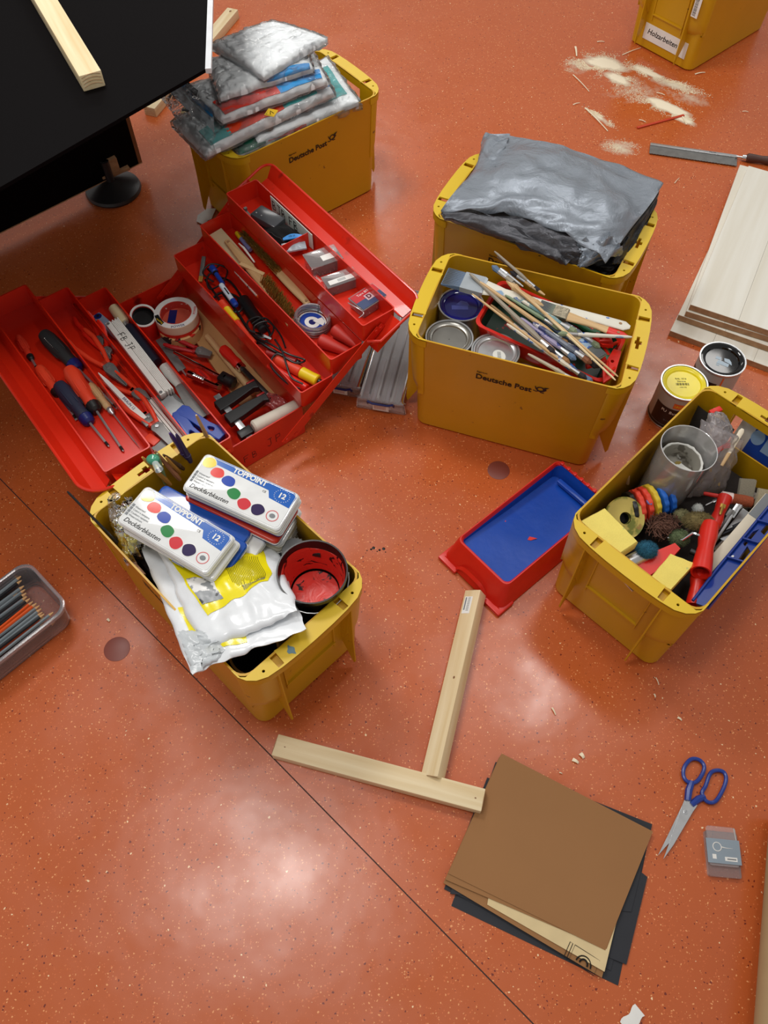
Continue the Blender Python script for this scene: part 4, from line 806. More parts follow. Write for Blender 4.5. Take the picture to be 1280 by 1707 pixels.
def wire_brush(label, a, b, bx0, bx1, w, side, nrow, curved=0):
    m_, L = lay(a, b); t = thing('wire_brush', label, 'wire brush', m_, 'wire brushes in the second right tray')
    sec = []
    for i in range(13):
        u = i/12; wd = w*(.55+.45*sin(min(1, u*3)*pi/2)) if u < .5 else w*(1-.25*sin((u-.5)*2*pi)); wd = max(wd, w*.6)
        y = curved*sin(u*pi); sec.append([(L*u, y+wd*.5*cos(a_), .006*sin(a_)+.004*sin(u*pi)) for a_ in [2*pi*k/12 for k in range(12)]])
    mb = MB(); mb.loft(sec); mb.build('wooden_body', K['beech'], t)
    mb = MB(); rr = random.Random(5)
    n = int((bx1-bx0)*L/.0042)
    for i in range(n):
        for j in range(nrow):
            x = L*bx0+(bx1-bx0)*L*i/n; y = curved*sin(x/L*pi)+(j-(nrow-1)/2)*w*.22
            for k in range(4):
                ax, ay, az = rr.uniform(-.0045, .0045), side*.010+rr.uniform(-.005, .005), .018+rr.uniform(-.002, .002)
                mb.tube([(x, y, .004), (x+ax, y+ay, .006+az)], [.0009, .0006], 3)
    mb.build('bristles', K['brass'], t, smooth=0)['kind'] = 'stuff'
    mb = MB(); mb.cyl((L*.03, 0, -.0035), (L*.03, 0, .0078), .0035, n=10); mb.build('hang_hole', K['pined'], t)
    return t
wire_brush('wire brush with brown bristles, handle towards the wire coil', (514, 508, r2z+.014), (408, 392, r2z+.012), .42, .98, .026, 1, 4)
wire_brush('wire brush with golden bristles, handle end with a hang hole', (378, 402, r2z+.024), (486, 540, r2z+.014), .55, .98, .024, 1, 4, .004)
m_, L_ = lay((398, 406, r2z+.032), (424, 437, r2z+.032)); mb = MB(); mb.tube([(.0, 0, 0), (L_*.3, .002, .002), (L_, 0, 0)], [.0015, .003, .002], 8); tag(mb.build('plastic_strip', K['wht'], M=m_), 'short white plastic strip on the wooden brush handle', 'strip')
m_, L_ = lay((400, 440, r2z+.030), (440, 458, r2z+.026)); t = thing('paint_brush', 'beige stick crossing between the two wire brushes', 'stick', m_); mb = MB(); mb.box(0, L_, -.005, .005, -.002, .003, .001); mb.build('stick', K['beech'], t)
m_, L_ = lay((380, 430, r2z+.010), (436, 492, r2z+.006)); t = thing('glue_stick_pack', 'flat orange, white and black packet under the wire brushes', 'packet', m_); mb = MB(); mb.box(0, L_, -.012, .010, -.004, .003, .001); mb.build('packet', mat('packet_print', (220, 208, 196), .5, stains=(((30, 26, 26), 60, .58, .01), ((222, 92, 30), 34, .56, .01))), t)
c = at(519, 533, r2z+.020)
t = thing('wire_coil', 'coil of grey binding wire with a blue and white label inside', 'wire coil', Matrix.Translation((c.x, c.y, r2z+.004)) @ Matrix.Rotation(R(8), 4, 'Y'))
mb = MB(); rr = random.Random(2)
for k in range(22):
    rad = .036+.0065*rr.random(); zz_ = .004+.026*k/22; ox, oy = rr.uniform(-.0012, .0012), rr.uniform(-.0012, .0012)
    mb.tube([(ox+rad*cos(a_), oy+rad*sin(a_), zz_+.0012*sin(2*a_+k)) for a_ in [2*pi*i/26 for i in range(26)]], .0012, 5, closed=True)
mb.build('wire_turns', K['steel'], t)
mb = MB(); mb.cyl((0, 0, .002), (0, 0, .008), .034, n=28); lb = mb.build('label_disc', K['paper'], t)
mb = MB(); mb.lathe([(.030, .0082), (.030, .0086), (.018, .0086), (.018, .0082)], 28, cap=False); mb.build('blue_ring', K['blu'], lb)
mb = MB(); mb.lathe([(.008, .0082), (.008, .0088), (.001, .0088)], 16); mb.build('blue_dot', K['blud'], lb)
mb = MB(); mb.prism([(.001, .004), (.026, -.008), (.03, .006), (.022, .018)], .0086, .009); mb.build('white_wedge', K['paper'], lb)
mb = MB()
for a_ in (1.2, 3.6):
    mb = MB(); mb.tube([(.034*cos(a_), .034*sin(a_), .001), (.032*cos(a_), .032*sin(a_), .034), (.044*cos(a_), .044*sin(a_), .034), (.046*cos(a_), .046*sin(a_), .002)], .001, 5); mb.build('binding', K['steeld'], t)
for a, b, l in (((532, 566), (586, 590), 'red conical rubber nozzle lying nearest the tray front'), ((556, 548), (600, 580), 'red conical rubber nozzle behind the other one')):
    m_, L_ = lay(a+(r2z+.018,), b+(r2z+.010,)); t = thing('nozzle', l, 'nozzle', m_, 'red rubber nozzles'); mb = MB(); mb.xprof([(0, .011), (.004, .0155), (.014, .0165), (L_*.5, .013), (L_, .008)], 18); mb.build('cone', mat('brick_red_rubber', (190, 44, 32), .5), t); mb = MB(); mb.xprof([(L_, .0055), (L_+.002, .0055)], 12); mb.build('opening', K['blk'], t)

# ---- right tray 3
r3 = FL['R3']
m_, L_ = lay((455, 352, r3+.005), (520, 414, r3+.005)); t = thing('cardboard_sign', 'white card with black brushed letters standing along the tray wall', 'card', m_)
mb = MB(); mb.box(-.005, L_+.004, .0005, .002, -.002, .042); mb.build('card', mat('pale_green_card', (208, 222, 214), .7), t)
handwrite('BJB FB', .024, t, Matrix.Translation((.002, .0003, .008)) @ Matrix.Rotation(pi/2, 4, 'X'), .0016, gap=.85)
m_, L_ = lay((430, 352, r3+.030), (466, 372, r3+.028)); t = thing('small_case', 'smoke-grey flat plastic case at the far end of the top right tray', 'case', m_); mb = MB(); mb.box(-.004, L_+.004, -.024, .018, -.012, .006, .003); mb.build('lid', mat('smoke_plastic', (70, 72, 76), .2), t); mb = MB(); mb.box(-.004, L_+.004, -.024, .018, -.026, -.012, .003); mb.build('body', K['blk'], t)
for x in (.006, .022): mb = MB(); mb.ball((x, -.012, .006), .002, nu=8, nv=5); mb.build('dimple', K['steel'], t)
m_, L_ = lay((408, 350, r3+.014), (430, 376, r3+.004)); t = thing('bracket', 'dark metal strip against the tray wall', 'strip', m_); mb = MB(); mb.box(0, L_, -.004, .004, -.001, .001); mb.box(0, .006, -.004, .004, -.001, .010); mb.build('strip', K['steeld'], t)
m_, L_ = lay((448, 372, r3+.022), (494, 398, r3+.020)); t = thing('cloth_pouch', 'crumpled black cloth pouch in the top right tray', 'pouch', m_)
mb = MB(); mb.grid(lambda u, v: (L_*1.1*u-.008, -.034+.062*v, -.02+.032*(sin(u*pi)*sin(v*pi))**.4+.010*noise.noise(Vector((u*4, v*4, 9)))), 18, 18, thick=.003); mb.build('cloth', mat('black_cloth', (16, 16, 17), .95), t)
mb = MB(); mb.tube([(L_*u, -.03+.002*sin(u*20), .002+.006*sin(u*pi)) for u in [i/10 for i in range(11)]], .0014, 5); mb.build('seam', K['blkr'], t)
m_, L_ = lay((470, 412, r3+.022), (509, 405, r3+.024)); t = thing('blister_bag', 'small clear bag with a bright blue header', 'blister pack', m_)
mb = MB(); mb.grid(lambda u, v: (L_*u, .030*v-.018, .008*sin(u*pi)*sin(v*pi)+.002*noise.noise(Vector((u*5, v*5, 1)))), 12, 10, thick=.004); mb.build('bag', mat('silver_bag', (170, 182, 192), .25), t)
mb = MB(); mb.grid(lambda u, v: (.006+(L_-.010)*u, .012+.010*v*sin(u*pi)+.004*v, .010+.002*v), 8, 3, thick=.002); mb.build('blue_header', mat('sky_blue_card', (40, 140, 220), .4), t)
mb = MB(); mb.box(.004, .012, -.014, .002, .006, .008); mb.build('barcode_sticker', K['paper'], t)
text('CR 23', .006, K['ink'], t, Matrix.Translation((L_*.5, .018, .0128)))
def clear_box(label, a, b, w, h, kind):
    m_, L = lay(a, b); t = thing('clear_box', label, 'plastic box', m_, 'small clear boxes in the top right tray')
    cm = clear('clear_polystyrene', (226, 214, 214), .13, .06)
    mb = MB(); mb.loft([rr_z(0, L, 0, w, .003, z, e) for z, e in ((0, .002), (h, 0), (h, .0012), (.0015, .003))]); mb.build('body', cm, t)
    mb = MB(); mb.box(-.0008, L+.0008, -.0008, w+.0008, h, h+.002, .0008); mb.build('lid', cm, t)
    return t, L
def rr_z(x0, x1, y0, y1, r, z, e): return [(a_, b_, z) for a_, b_ in rrect(x0+e, x1-e, y0+e, y1-e, r, 2)]
def hardware(t, L, w, n, m, r, ln, zt, seed=1, heads=True):
    rr = random.Random(seed); mb = MB()
    for k in range(n):
        x, y, z = rr.uniform(.008, L-.008), rr.uniform(.006, w-.006), rr.uniform(.003, zt); a_ = rr.uniform(0, pi); el = rr.uniform(-.3, .3)
        d = Vector((cos(a_)*cos(el), sin(a_)*cos(el), sin(el)))*ln/2
        p, q = Vector((x, y, z))-d, Vector((x, y, z))+d
        for v_ in (p, q): v_.x = min(L-.002, max(.002, v_.x)); v_.y = min(w-.002, max(.002, v_.y)); v_.z = max(.002, min(zt+.004, v_.z))
        if (q-p).length < .003: continue
        mb.cyl(p, q, r, r*.5, 5)
        if heads: mb.cyl(p, p+(q-p)*.06, r*2.4, r*2.2, 7)
    o = mb.build('loose_hardware', m, t, smooth=0); o['kind'] = 'stuff'; return o
t, L_ = clear_box('clear lidded box of nails with a white price label, first of the small boxes', (522, 466, r3+.001), (573, 448, r3+.001), .054, .030, 0)
hardware(t, L_, .054, 60, K['steel'], .0008, .026, .018)
mb = MB(); mb.box(L_*.42, L_*.84, .012, .030, .0322, .0329); mb.build('price_label', K['paper'], t)
t, L_ = clear_box('clear box of screws with a wide white label, second of the small boxes', (548, 496, r3+.001), (600, 478, r3+.001), .040, .026, 0)
hardware(t, L_, .040, 40, K['steeld'], .0012, .016, .014, 4)
mb = MB(); mb.box(L_*.1, L_*.98, .006, .020, .0283, .029); lb = mb.build('price_label', K['paper'], t); mb = MB()
for i in range(9): mb.box(L_*.38+i*.0022, L_*.38+i*.0022+.001, .009, .017, .029, .0293)
mb.build('barcode', K['inkg'], lb, smooth=0)
t, L_ = clear_box('small box with red and blue card and a big letter D', (606, 532, r3+.001), (646, 506, r3+.001), .052, .024, 0)
hardware(t, L_, .052, 30, K['steel'], .001, .014, .014, 8)
mb = MB(); mb.box(.002, L_-.002, .026, .050, .0262, .0268); mb.build('red_card', mat('crimson_card', (196, 34, 44), .35), t)
mb = MB(); mb.box(.002, L_-.002, .002, .026, .0262, .0268); mb.build('blue_card', mat('slate_blue_card', (60, 74, 112), .35), t)
mb = MB(); mb.box(L_*.40, L_*.66, .016, .034, .0268, .0274); mb.build('pink_square', mat('pale_pink', (206, 178, 184), .4), t)
text('D', .016, mat('wine_ink', (96, 20, 40), .5), t, Matrix.Translation((L_*.53, .025, .0276)), bold=.0008); text('10', .009, K['paper'], t, Matrix.Translation((L_*.8, .008, .0270))); text('Torx BITS', .009, K['paper'], t, Matrix.Translation((L_*.5, .042, .0270)))
m_, L_ = lay((512, 452, r3+.003), (546, 482, r3+.003)); t = thing('packet', 'small red packet printed white under the clear nail box', 'packet', m_); mb = MB(); mb.box(0, L_, -.010, .008, 0, .005, .001); mb.build('packet', K['redp'], t); text('SCREWS', .008, K['paper'], t, Matrix.Translation((L_*.5, 0, .0052)))
cable('thin grey wire loop in front of the boxes', [(580, 505, r3+.02), (596, 514, r3+.024), (606, 522, r3+.02), (598, 530, r3+.016)], .0012, K['steel'], r3, 'wire', grp='loose wire in the top tray')
# ================================================================== loose things on the floor
# ---- tins
def tin(label, c, ztop, zbase, r, paint, lidtype='metal', name='paint_tin', group='paint tins'):
    t = thing(name, label, 'paint tin', Matrix.Translation((c.x, c.y, zbase)), group); h = ztop-zbase
    mb = MB(); mb.lathe([(r*.955, 0), (r*.985, .002), (r*.985, .004), (r*.96, .006), (r*.96, h-.008), (r*.985, h-.006), (r, h-.003), (r*.995, h), (r*.93, h), (r*.91, h-.005), (r*.88, h-.005)], 48, cap=False); mb.lathe([(r*.955, .0001), (.001, .0002)], 48); mb.build('can_body', K['steel'], t)
    mb = MB(); mb.lathe([(.001, h-.007), (r*.70, h-.0072), (r*.74, h-.004), (r*.80, h-.003), (r*.85, h-.001), (r*.90, h-.0012), (r*.92, h-.006)], 48, cap=False); mb.lathe([(.001, h-.0071), (.0005, h-.0071)], 48); mb.build('lid', paint, t)
    return t
yl = mat('lemon_yellow_lacquer', (240, 222, 40), .25)
def ftin(label, px, py, ztop, paint): c = at(px, py, ztop); return tin(label, c, ztop, 0, .0555, paint), ztop
ty, h = ftin('open-faced lacquer tin with a lemon yellow lid', 1141, 637, .118, yl)
ang = math.atan2(-1, -.35)
def wrap(t, a0, a1, z0, z1, r, m, name, n=24):
    mb = MB(); mb.loft([[(r*cos(a0+(a1-a0)*i/n), r*sin(a0+(a1-a0)*i/n), z) for i in range(n+1)] for z in (z0, z1)], cap=False, close=False); return mb.build(name, m, t)
rr_ = .0555*.965
wrap(ty, 0, 2*pi, .008, .110, rr_, mat('silver_label', (168, 166, 162), .4, metal=0), 'silver_label', 48)
wrap(ty, R(-165), R(-35), .014, .075, rr_+.0003, mat('black_label', (24, 20, 22), .3), 'black_label')
wrap(ty, 0, 2*pi, .001, .013, rr_+.0006, K['blk'], 'base_band', 48)
wrap(ty, R(-118), R(-93), .080, .097, rr_+.0004, mat('orange_square', (214, 96, 40), .4), 'orange_square', 8)
def curved_text(s, size, m, t, a0, z, r, step, name='lettering'):
    bmj = bmesh.new()
    for i, ch in enumerate(s):
        if ch == ' ': continue
        cu = bpy.data.curves.new('tmp', 'FONT'); cu.body = ch; cu.size = size; cu.extrude = .0001; cu.align_x = 'CENTER'; cu.resolution_u = 3
        ob = bpy.data.objects.new('tmp', cu); me = bpy.data.meshes.new_from_object(ob); a_ = a0+i*step
        me.transform(Matrix.Translation((r*cos(a_), r*sin(a_), z)) @ Matrix.Rotation(a_+pi/2, 4, 'Z') @ Matrix.Rotation(pi/2, 4, 'X')); bmj.from_mesh(me)
        bpy.data.objects.remove(ob); bpy.data.curves.remove(cu); bpy.data.meshes.remove(me)
    me = bpy.data.meshes.new(name); bmj.to_mesh(me); bmj.free(); me.materials.append(m); o = bpy.data.objects.new(name, me); COL.objects.link(o); o.parent = t; return o
curved_text('PU Buntlack', .012, K['paper'], ty, R(-140), .058, rr_+.0006, R(7.4))
curved_text('Glänzend', .006, K['inkg'], ty, R(-125), .030, rr_+.0006, R(5))
curved_text('UNI', .009, K['yelp'], ty, R(-112), .085, rr_+.0008, R(6))
text('RAL 1016', .0065, K['ink'], ty, Matrix.Translation((-.004, .016, h-.0068))); text('Zitrone', .0065, K['ink'], ty, Matrix.Translation((-.004, .008, h-.0068)))
mb = MB()
for i in range(14): mb.box(-.018+i*.0022, -.018+i*.0022+.0006+.0008*((i*5) % 3)/2, -.004, .003, h-.0070, h-.0066)
mb.build('barcode', K['ink'], ty, smooth=0); text('4 002 375', .004, K['ink'], ty, Matrix.Translation((-.003, -.010, h-.0068)))
ty.rotation_euler.z = 0
tk, h = ftin('lacquer tin with a glossy black lid and grey lid print', 1205, 598, .118, mat('glossy_black_lacquer', (8, 8, 10), .06))
wrap(tk, 0, 2*pi, .008, .110, rr_, MC['silver_label'], 'silver_label', 48)
wrap(tk, R(-180), R(-85), .02, .085, rr_+.0003, MC['black_label'], 'black_label')
wrap(tk, R(-78), R(-74), .01, .108, rr_+.0004, MC['orange_square'], 'orange_stripe', 4)
pg = mat('pale_grey_print', (168, 186, 200), .4)
mb = MB(); mb.prism([(-.012, -.012), (.016, -.016), (.018, -.006), (-.008, 0)], h-.0071, h-.0067); lp = mb.build('lid_print', pg, tk, smooth=0)
for q in ([(-.016, .002), (-.004, .001), (-.002, .009), (-.014, .011)], [(.004, .010), (.016, .010), (.022, .002), (.024, -.008), (.020, -.005), (.006, .0)], [(-.012, -.018), (-.004, -.019), (-.003, -.015), (-.011, -.014)]):
    mb = MB(); mb.prism(q, h-.0071, h-.0067); mb.build('lid_print', pg, tk, smooth=0)
tk.rotation_euler.z = R(-20)

# ---- red and blue paint tray
O_ = at(765, 898, .078); P_ = at(925, 772, .078); Q_ = at(851, 970, .078)
m_, L_ = frame(O_, P_); m_.translation = Vector((O_.x, O_.y, 0)); wv = m_.inverted() @ Q_; W_ = -wv.y
tray = thing('paint_tray', 'red plastic roller tray coated inside with dried blue paint', 'paint tray', m_)
LL = L_+.012
def trr(x0, x1, y0, y1, z, r=.012): return [(a_, b_, z) for a_, b_ in rrect(x0, x1, y0, y1, r, 4)]
mb = MB(); N_ = 20
mb.loft([trr(-.028, LL+.016, -W_-.018, .018, .004, .018), trr(-.008, LL+.004, -W_-.005, .005, .070, .015), trr(-.004, LL+.002, -W_-.002, .002, .078, .014), trr(0, LL, -W_, 0, .078), trr(.003, LL-.003, -W_+.003, -.003, .074), trr(.006, LL-.008, -W_+.006, -.006, .032)])
# feet: raise the skirt between the corners on the short near side
for v_ in mb.bm.verts:
    if v_.co.z < .006 and -W_*.78 < v_.co.y < -W_*.22: v_.co.z += .030
mb.build('tray_body', K['redp'], tray, smooth=35)
for y0, y1 in ((-W_-.022, -W_*.78), (-W_*.22, .022)):
    mb = MB(); mb.box(-.036, .012, y0, y1, 0, .012, .004); mb.build('foot_flange', K['redp'], tray)
mb = MB(); mb.loft([[(-.0255, y, .008+.030*max(0, 1-((y+W_/2)/(W_*.32))**4)), (-.029, y, .006+.030*max(0, 1-((y+W_/2)/(W_*.32))**4)), (-.0235, y, .014+.030*max(0, 1-((y+W_/2)/(W_*.32))**4))] for y in [-W_-.012+(W_+.024)*i/24 for i in range(25)]]); mb.build('embossed_arch', K['redp'], tray)
bp_ = mat('dried_blue_paint', (20, 72, 172), .28, var=.08, scale=14, bump=.35, bscale=50, stains=(((200, 60, 60), 26, .735, .01), ((14, 40, 110), 60, .74, .02)))
mb = MB(); mb.loft([trr(.002, LL-.003, -W_+.002, -.002, .0745), trr(.0045, LL-.006, -W_+.0045, -.0045, .060), trr(.007, LL-.010, -W_+.007, -.007, .048), trr(.0075, LL-.0105, -W_+.0075, -.0075, .034)], cap=False)
for f_ in ((.0055, LL*.5, .060, .0462), (LL*.5, LL-.007, .0462, .038)): mb.loft([[(f_[0], -W_+.005, f_[2]), (f_[0], -.005, f_[2])], [(f_[1], -W_+.005, f_[3]), (f_[1], -.005, f_[3])]], cap=False, close=False)
mb.build('blue_paint_coat', bp_, tray, recalc=False)['label'] = 'dried glossy blue paint lining'
mb = MB(); mb.box(LL-.030, LL-.018, -W_+.03, -.028, .045, .055, .003); mb.build('inner_ridge', bp_, tray)
mb = MB(); rr = random.Random(8); 
pts = [(LL*.40+rr.uniform(-.002, .002), -W_*.62), (LL*.425, -W_*.60), (LL*.44, -W_*.645), (LL*.455, -W_*.70), (LL*.43, -W_*.675), (LL*.41, -W_*.66)]
mb.prism(pts, .0485, .0500); mb.build('red_paint_scratch', K['redp'], tray)
mb = MB()
for i in range(7): x = LL*.80+i*.0; mb.box(LL-.004+.000*i, LL+.005, -W_*.05-i*W_/7.5-.008, -W_*.05-i*W_/7.5, .075, .0796, .0015)
mb.build('rough_edge_drips', K['redp'], tray)['kind'] = 'stuff'

# ---- paper pile
O2 = at(835, 1258, .012)
brn = mat('brown_construction_paper', (150, 106, 64), .85, var=.04, scale=6); blkp = mat('black_paper', (42, 44, 50), .8); crm = mat('cream_paper', (214, 192, 146), .8)
def sheet(label, NW, NE, SE, SW, z, m, curl=0, grp='sheets of the paper pile', bend=0):
    P = [at(*NW, z), at(*NE, z), at(*SE, z), at(*SW, z)]; c = P[0].copy(); c.z = z
    t = None
    def fn(u, v):
        p = P[0].lerp(P[1], u).lerp(P[3].lerp(P[2], u), v)-c; return (p.x, p.y, p.z-0+.0004+curl*(u*v)**3+bend*sin(u*pi)*v)
    mb = MB(); mb.grid(fn, 10, 10, thick=.0009); o = mb.build('paper_sheet', m, M=Matrix.Translation(c)); return tag(o, label, 'paper', grp)
sheet('lowest black sheet, its lower left corner sticking out with a notch', (833, 1292), (1085, 1380), (1030, 1643), (752, 1510), .0005, blkp)
sheet('black sheet above the lowest one, shifted to the left edge', (812, 1296), (1070, 1400), (1018, 1618), (740, 1482), .0020, blkp)
sheet('black sheet sticking out along the lower right side of the pile', (845, 1275), (1079, 1462), (1044, 1608), (762, 1492), .0035, blkp)
sheet('black sheet whose upper right corner shows above the brown paper', (826, 1270), (1087, 1374), (1052, 1520), (750, 1490), .0050, blkp)
sheet('lower brown sheet showing as a thin strip along the bottom edge of the pile', (832, 1262), (1070, 1380), (1003, 1630), (739, 1472), .0070, brn)
cs = sheet('cream sheet with a printed logo peeking out under the top brown sheet', (850, 1280), (1062, 1392), (1007, 1620), (812, 1508), .0085, crm, curl=.002)
sheet('middle brown sheet in the pile', (834, 1259), (1084, 1384), (1011, 1582), (742, 1466), .0100, brn)
sheet('large brown top sheet of the paper pile', (836, 1256), (1088, 1386), (1009, 1584), (747, 1456), .0115, brn, curl=-.001)
mb = MB(); c = cs.location; iv = cs.matrix_basis.inverted()
p0 = at(975, 1600, .0098); ph = math.atan2(at(1003, 1618, .01).y-at(975, 1600, .01).y, at(1003, 1618, .01).x-at(975, 1600, .01).x)
lm = iv @ pose((p0.x, p0.y, .0100), ph)
for q in ([(-.024, -.014), (.022, -.014), (.022, .012), (-.024, .012)], [(-.033, -.014), (-.028, -.014), (-.028, .012), (-.033, .012)]): mb.tube([(a_, b_, 0) for a_, b_ in q], .0006, 4, closed=True)
mb.tube([(.013*cos(a_), -.008+.013*sin(a_), 0) for a_ in [pi*i/10 for i in range(11)]], .0012, 4); mb.tube([(.007*cos(a_), -.008+.008*sin(a_), 0) for a_ in [pi*i/10 for i in range(11)]], .0015, 4)
mb.build('printed_logo', K['ink'], cs, M=lm)
# ---- scissors
tipA, tipB = at(1098, 1428, .004), at(1107, 1425, .004)
m_, L_ = lay((1101, 1428, .004), (1147, 1345, .004)); m_, _ = frame(at(1147, 1345, .004), at(1101, 1430, .004))
sc = thing('scissors', 'scissors with dark blue plastic handles and steel blades', 'scissors', m_); Lb = (at(1101, 1430, .004)-at(1147, 1345, .004)).length
for s in (1, -1):
    mb = MB(); dy = -.006 if s == 1 else .0045
    mb.prism([(-.012, -.012 if s == 1 else -.006), (.004, -.0105), (Lb*.6, -.004+dy*.6), (Lb, dy), (Lb*.7, .005+dy*.7), (.004, .0105), (-.012, .006 if s == 1 else .012)], 0 if s == 1 else .0016, .0014 if s == 1 else .003); mb.build('blade', K['steel'], sc, smooth=0)
mb = MB(); mb.cyl((.012, 0, .003), (.012, 0, .0042), .0042, n=14); mb.build('pivot_screw', K['chrome'], sc)
text('2', .006, K['inkg'], sc, Matrix.Translation((.012, 0, .0043)) @ Matrix.Rotation(pi/2, 4, 'Z'))
def hand(ring_px, neck, ns):
    P = [m_.inverted() @ at(px, py, .006) for px, py in ring_px]; n = len(P); Q = []
    for i in range(n):
        p0, p1, p2, p3 = P[(i-1) % n], P[i], P[(i+1) % n], P[(i+2) % n]
        for k in range(4): s = k/4; Q.append(.5*((2*p1)+(p2-p0)*s+(2*p0-5*p1+4*p2-p3)*s*s+(3*p1-p0-3*p2+p3)*s**3))
    mb = MB(); mb.tube(Q, .0038, 8, closed=True); o = mb.build('finger_loop', K['blud'] if 0 else mat('scissor_blue', (26, 58, 142), .3), sc)
    N2 = [m_.inverted() @ at(px, py, .005) for px, py in neck]; mb = MB(); mb.tube(N2, ns, 8); mb.build('handle_neck', MC['scissor_blue'], o)
hand([(1151, 1266), (1140, 1280), (1140, 1296), (1150, 1305), (1162, 1302), (1172, 1287), (1173, 1275), (1164, 1266)], [(1153, 1303), (1148, 1318), (1146, 1335)], [.006, .007, .0062])
hand([(1196, 1284), (1184, 1289), (1176, 1310), (1170, 1322), (1178, 1336), (1192, 1336), (1204, 1318), (1210, 1300), (1207, 1288)], [(1174, 1328), (1164, 1332), (1152, 1342)], [.0062, .0068, .006])
# ---- pin box
m_, L_ = lay((1179, 1461, 0), (1176, 1376, 0)); pb = thing('pin_box', 'flat clear plastic box with a grey paper band showing a round-headed pin', 'box', m_ @ Matrix.Rotation(R(4), 4, 'Z'))
cl = clear('clear_box_plastic', (230, 215, 215), .16, .06)
mb = MB(); mb.loft([rr_z(0, .078, -.058, 0, .004, z, 0) for z in (0, .009)]); mb.build('box_bottom', cl, pb)
mb = MB(); mb.loft([rr_z(.018, .086, -.055, -.002, .004, z, 0) for z in (.0095, .013)]); mb.build('sliding_lid', cl, pb)
mb = MB(); mb.tube([(.062, -.055, .011), (.085, -.053, .011)], .0012, 6); mb.build('painted_lid_highlight', K['wht'], pb)  # white rod stands in for a highlight along the lid edge
mb = MB(); mb.box(.022, .064, -.059, .0008, .0132, .0140); bd = mb.build('paper_band', mat('grey_blue_card', (140, 154, 166), .6), pb)
mb = MB(); mb.tube([(.050+.0075*cos(a_), -.018+.0075*sin(a_), .0143) for a_ in [2*pi*i/18 for i in range(18)]], .0009, 5, closed=True); mb.tube([(.050, -.026, .0143), (.049, -.034, .0143), (.049, -.046, .0143)], [.0012, .0007, .0002], 5); mb.build('pin_drawing', K['paper'], bd)
mb = MB(); mb.box(.027, .034, -.052, -.030, .0141, .0144); mb.build('white_field', K['paper'], bd); mb = MB(); mb.box(.029, .037, -.015, -.008, .0141, .0144); mb.build('white_field', K['paper'], bd); mb = MB(); mb.box(.0293, .0315, -.050, -.034, .0144, .0146); mb.build('print_line', K['inkg'], bd)
# ---- pencil box at left
O3 = at(-30, 905, .075); A3 = at(105, 1003, .075)
m_, L_ = frame(at(104, 1020, 0), at(-60, 1150, 0)); m_.translation = Vector((at(118, 1012, .07).x, at(118, 1012, .07).y, 0))
pbx = thing('clear_tub', 'open clear plastic tub full of grey and orange pencils at the left edge', 'plastic box', m_)
cp = clear('milky_clear_plastic', (206, 198, 202), .13, .12, edge=.35); HB = .075; LB = .26; WB = -.155
def rw(e, z): return [(a_, b_, z) for a_, b_ in rrect(e, LB-e, WB+e, -e, .030-e*.5, 6)]
mb = MB(); mb.loft([rw(.012, 0), rw(.010, .002), rw(.004, HB-.006), rw(.004, HB-.002), rw(0, HB-.002), rw(0, HB), rw(.006, HB), rw(.0125, .004)]); mb.build('tub', cp, pbx)
mb = MB(); mb.loft([rw(-.001, HB-.008), rw(-.001, HB+.0005), rw(.003, HB+.0015), rw(.006, HB+.0005), rw(.006, HB-.008), rw(-.001, HB-.008)], cap=False); mb.build('rim', cp, pbx)
rr = random.Random(11)
def pencil_mats(): return None
pm = {'grey': mat('pencil_grey', (122, 132, 138), .35), 'orange': mat('pencil_orange', (224, 88, 30), .35), 'black': mat('pencil_black', (28, 28, 32), .4), 'tan': mat('pencil_tan', (190, 146, 96), .4), 'lead': mat('graphite', (60, 58, 60), .4), 'woodt': mat('sharpened_wood', (206, 162, 112), .7)}
def make_pencil(label, M, col, L, r=.0036, ferr=False, grp=None):
    t = thing('pencil', label, 'pencil', M, grp)
    mb = MB(); mb.xprof([(-L, r), (-.013, r)], 6); mb.build('barrel', pm[col], t, smooth=0)
    if ferr: mb = MB(); mb.xprof([(-.02, r*1.05), (-.004, r*1.05)], 10); mb.build('ferrule', K['chrome'], t); mb = MB(); mb.xprof([(-.004, r*.95), (.004, r*.8)], 10); mb.build('eraser', K['wht'], t)
    else: mb = MB(); mb.xprof([(-.013, r), (-.003, r*.32)], 10); mb.build('sharpened_cone', pm['woodt'], t); mb = MB(); mb.xprof([(-.004, r*.3), (0, .0002)], 6); mb.build('lead', pm['lead'], t)
    return t
tips = [((29, 956), 'orange', 'orange pencil farthest up in the tub'), ((37, 959), 'grey', 'grey pencil just below the farthest orange one'), ((38, 966), 'black', 'dark pencil third from the top of the tub'), ((42, 975), 'grey', 'grey pencil with blunt tip, fourth from the top'), ((44, 981), 'grey', 'grey pencil fifth from the top of the tub'),
        ((46, 987), 'black', 'black pencil sixth from the top of the tub'), ((47, 993), 'grey', 'grey pencil left of the two middle orange ones'), ((52, 996), 'black', 'dark short-tipped pencil between the grey and the orange ones'), ((57, 1001), 'orange', 'upper of the two middle orange pencils'), ((63, 1004), 'orange', 'lower of the two middle orange pencils'),
        ((68, 1008), 'grey', 'grey pencil right below the orange pair'), ((71, 1013), 'grey', 'second grey pencil below the orange pair'), ((73, 1019), 'grey', 'third grey pencil below the orange pair'), ((76, 1022), 'black', 'black pencil below the run of grey ones'), ((91, 1019), 'grey', 'long grey pencil reaching nearest the tub corner'), ((97, 1024), 'tan', 'natural brown pencil with a silver ferrule'), ((94, 1034), 'black', 'black pencil closest to the tub wall')]
d = Vector((m_[0][0], m_[1][0], 0))
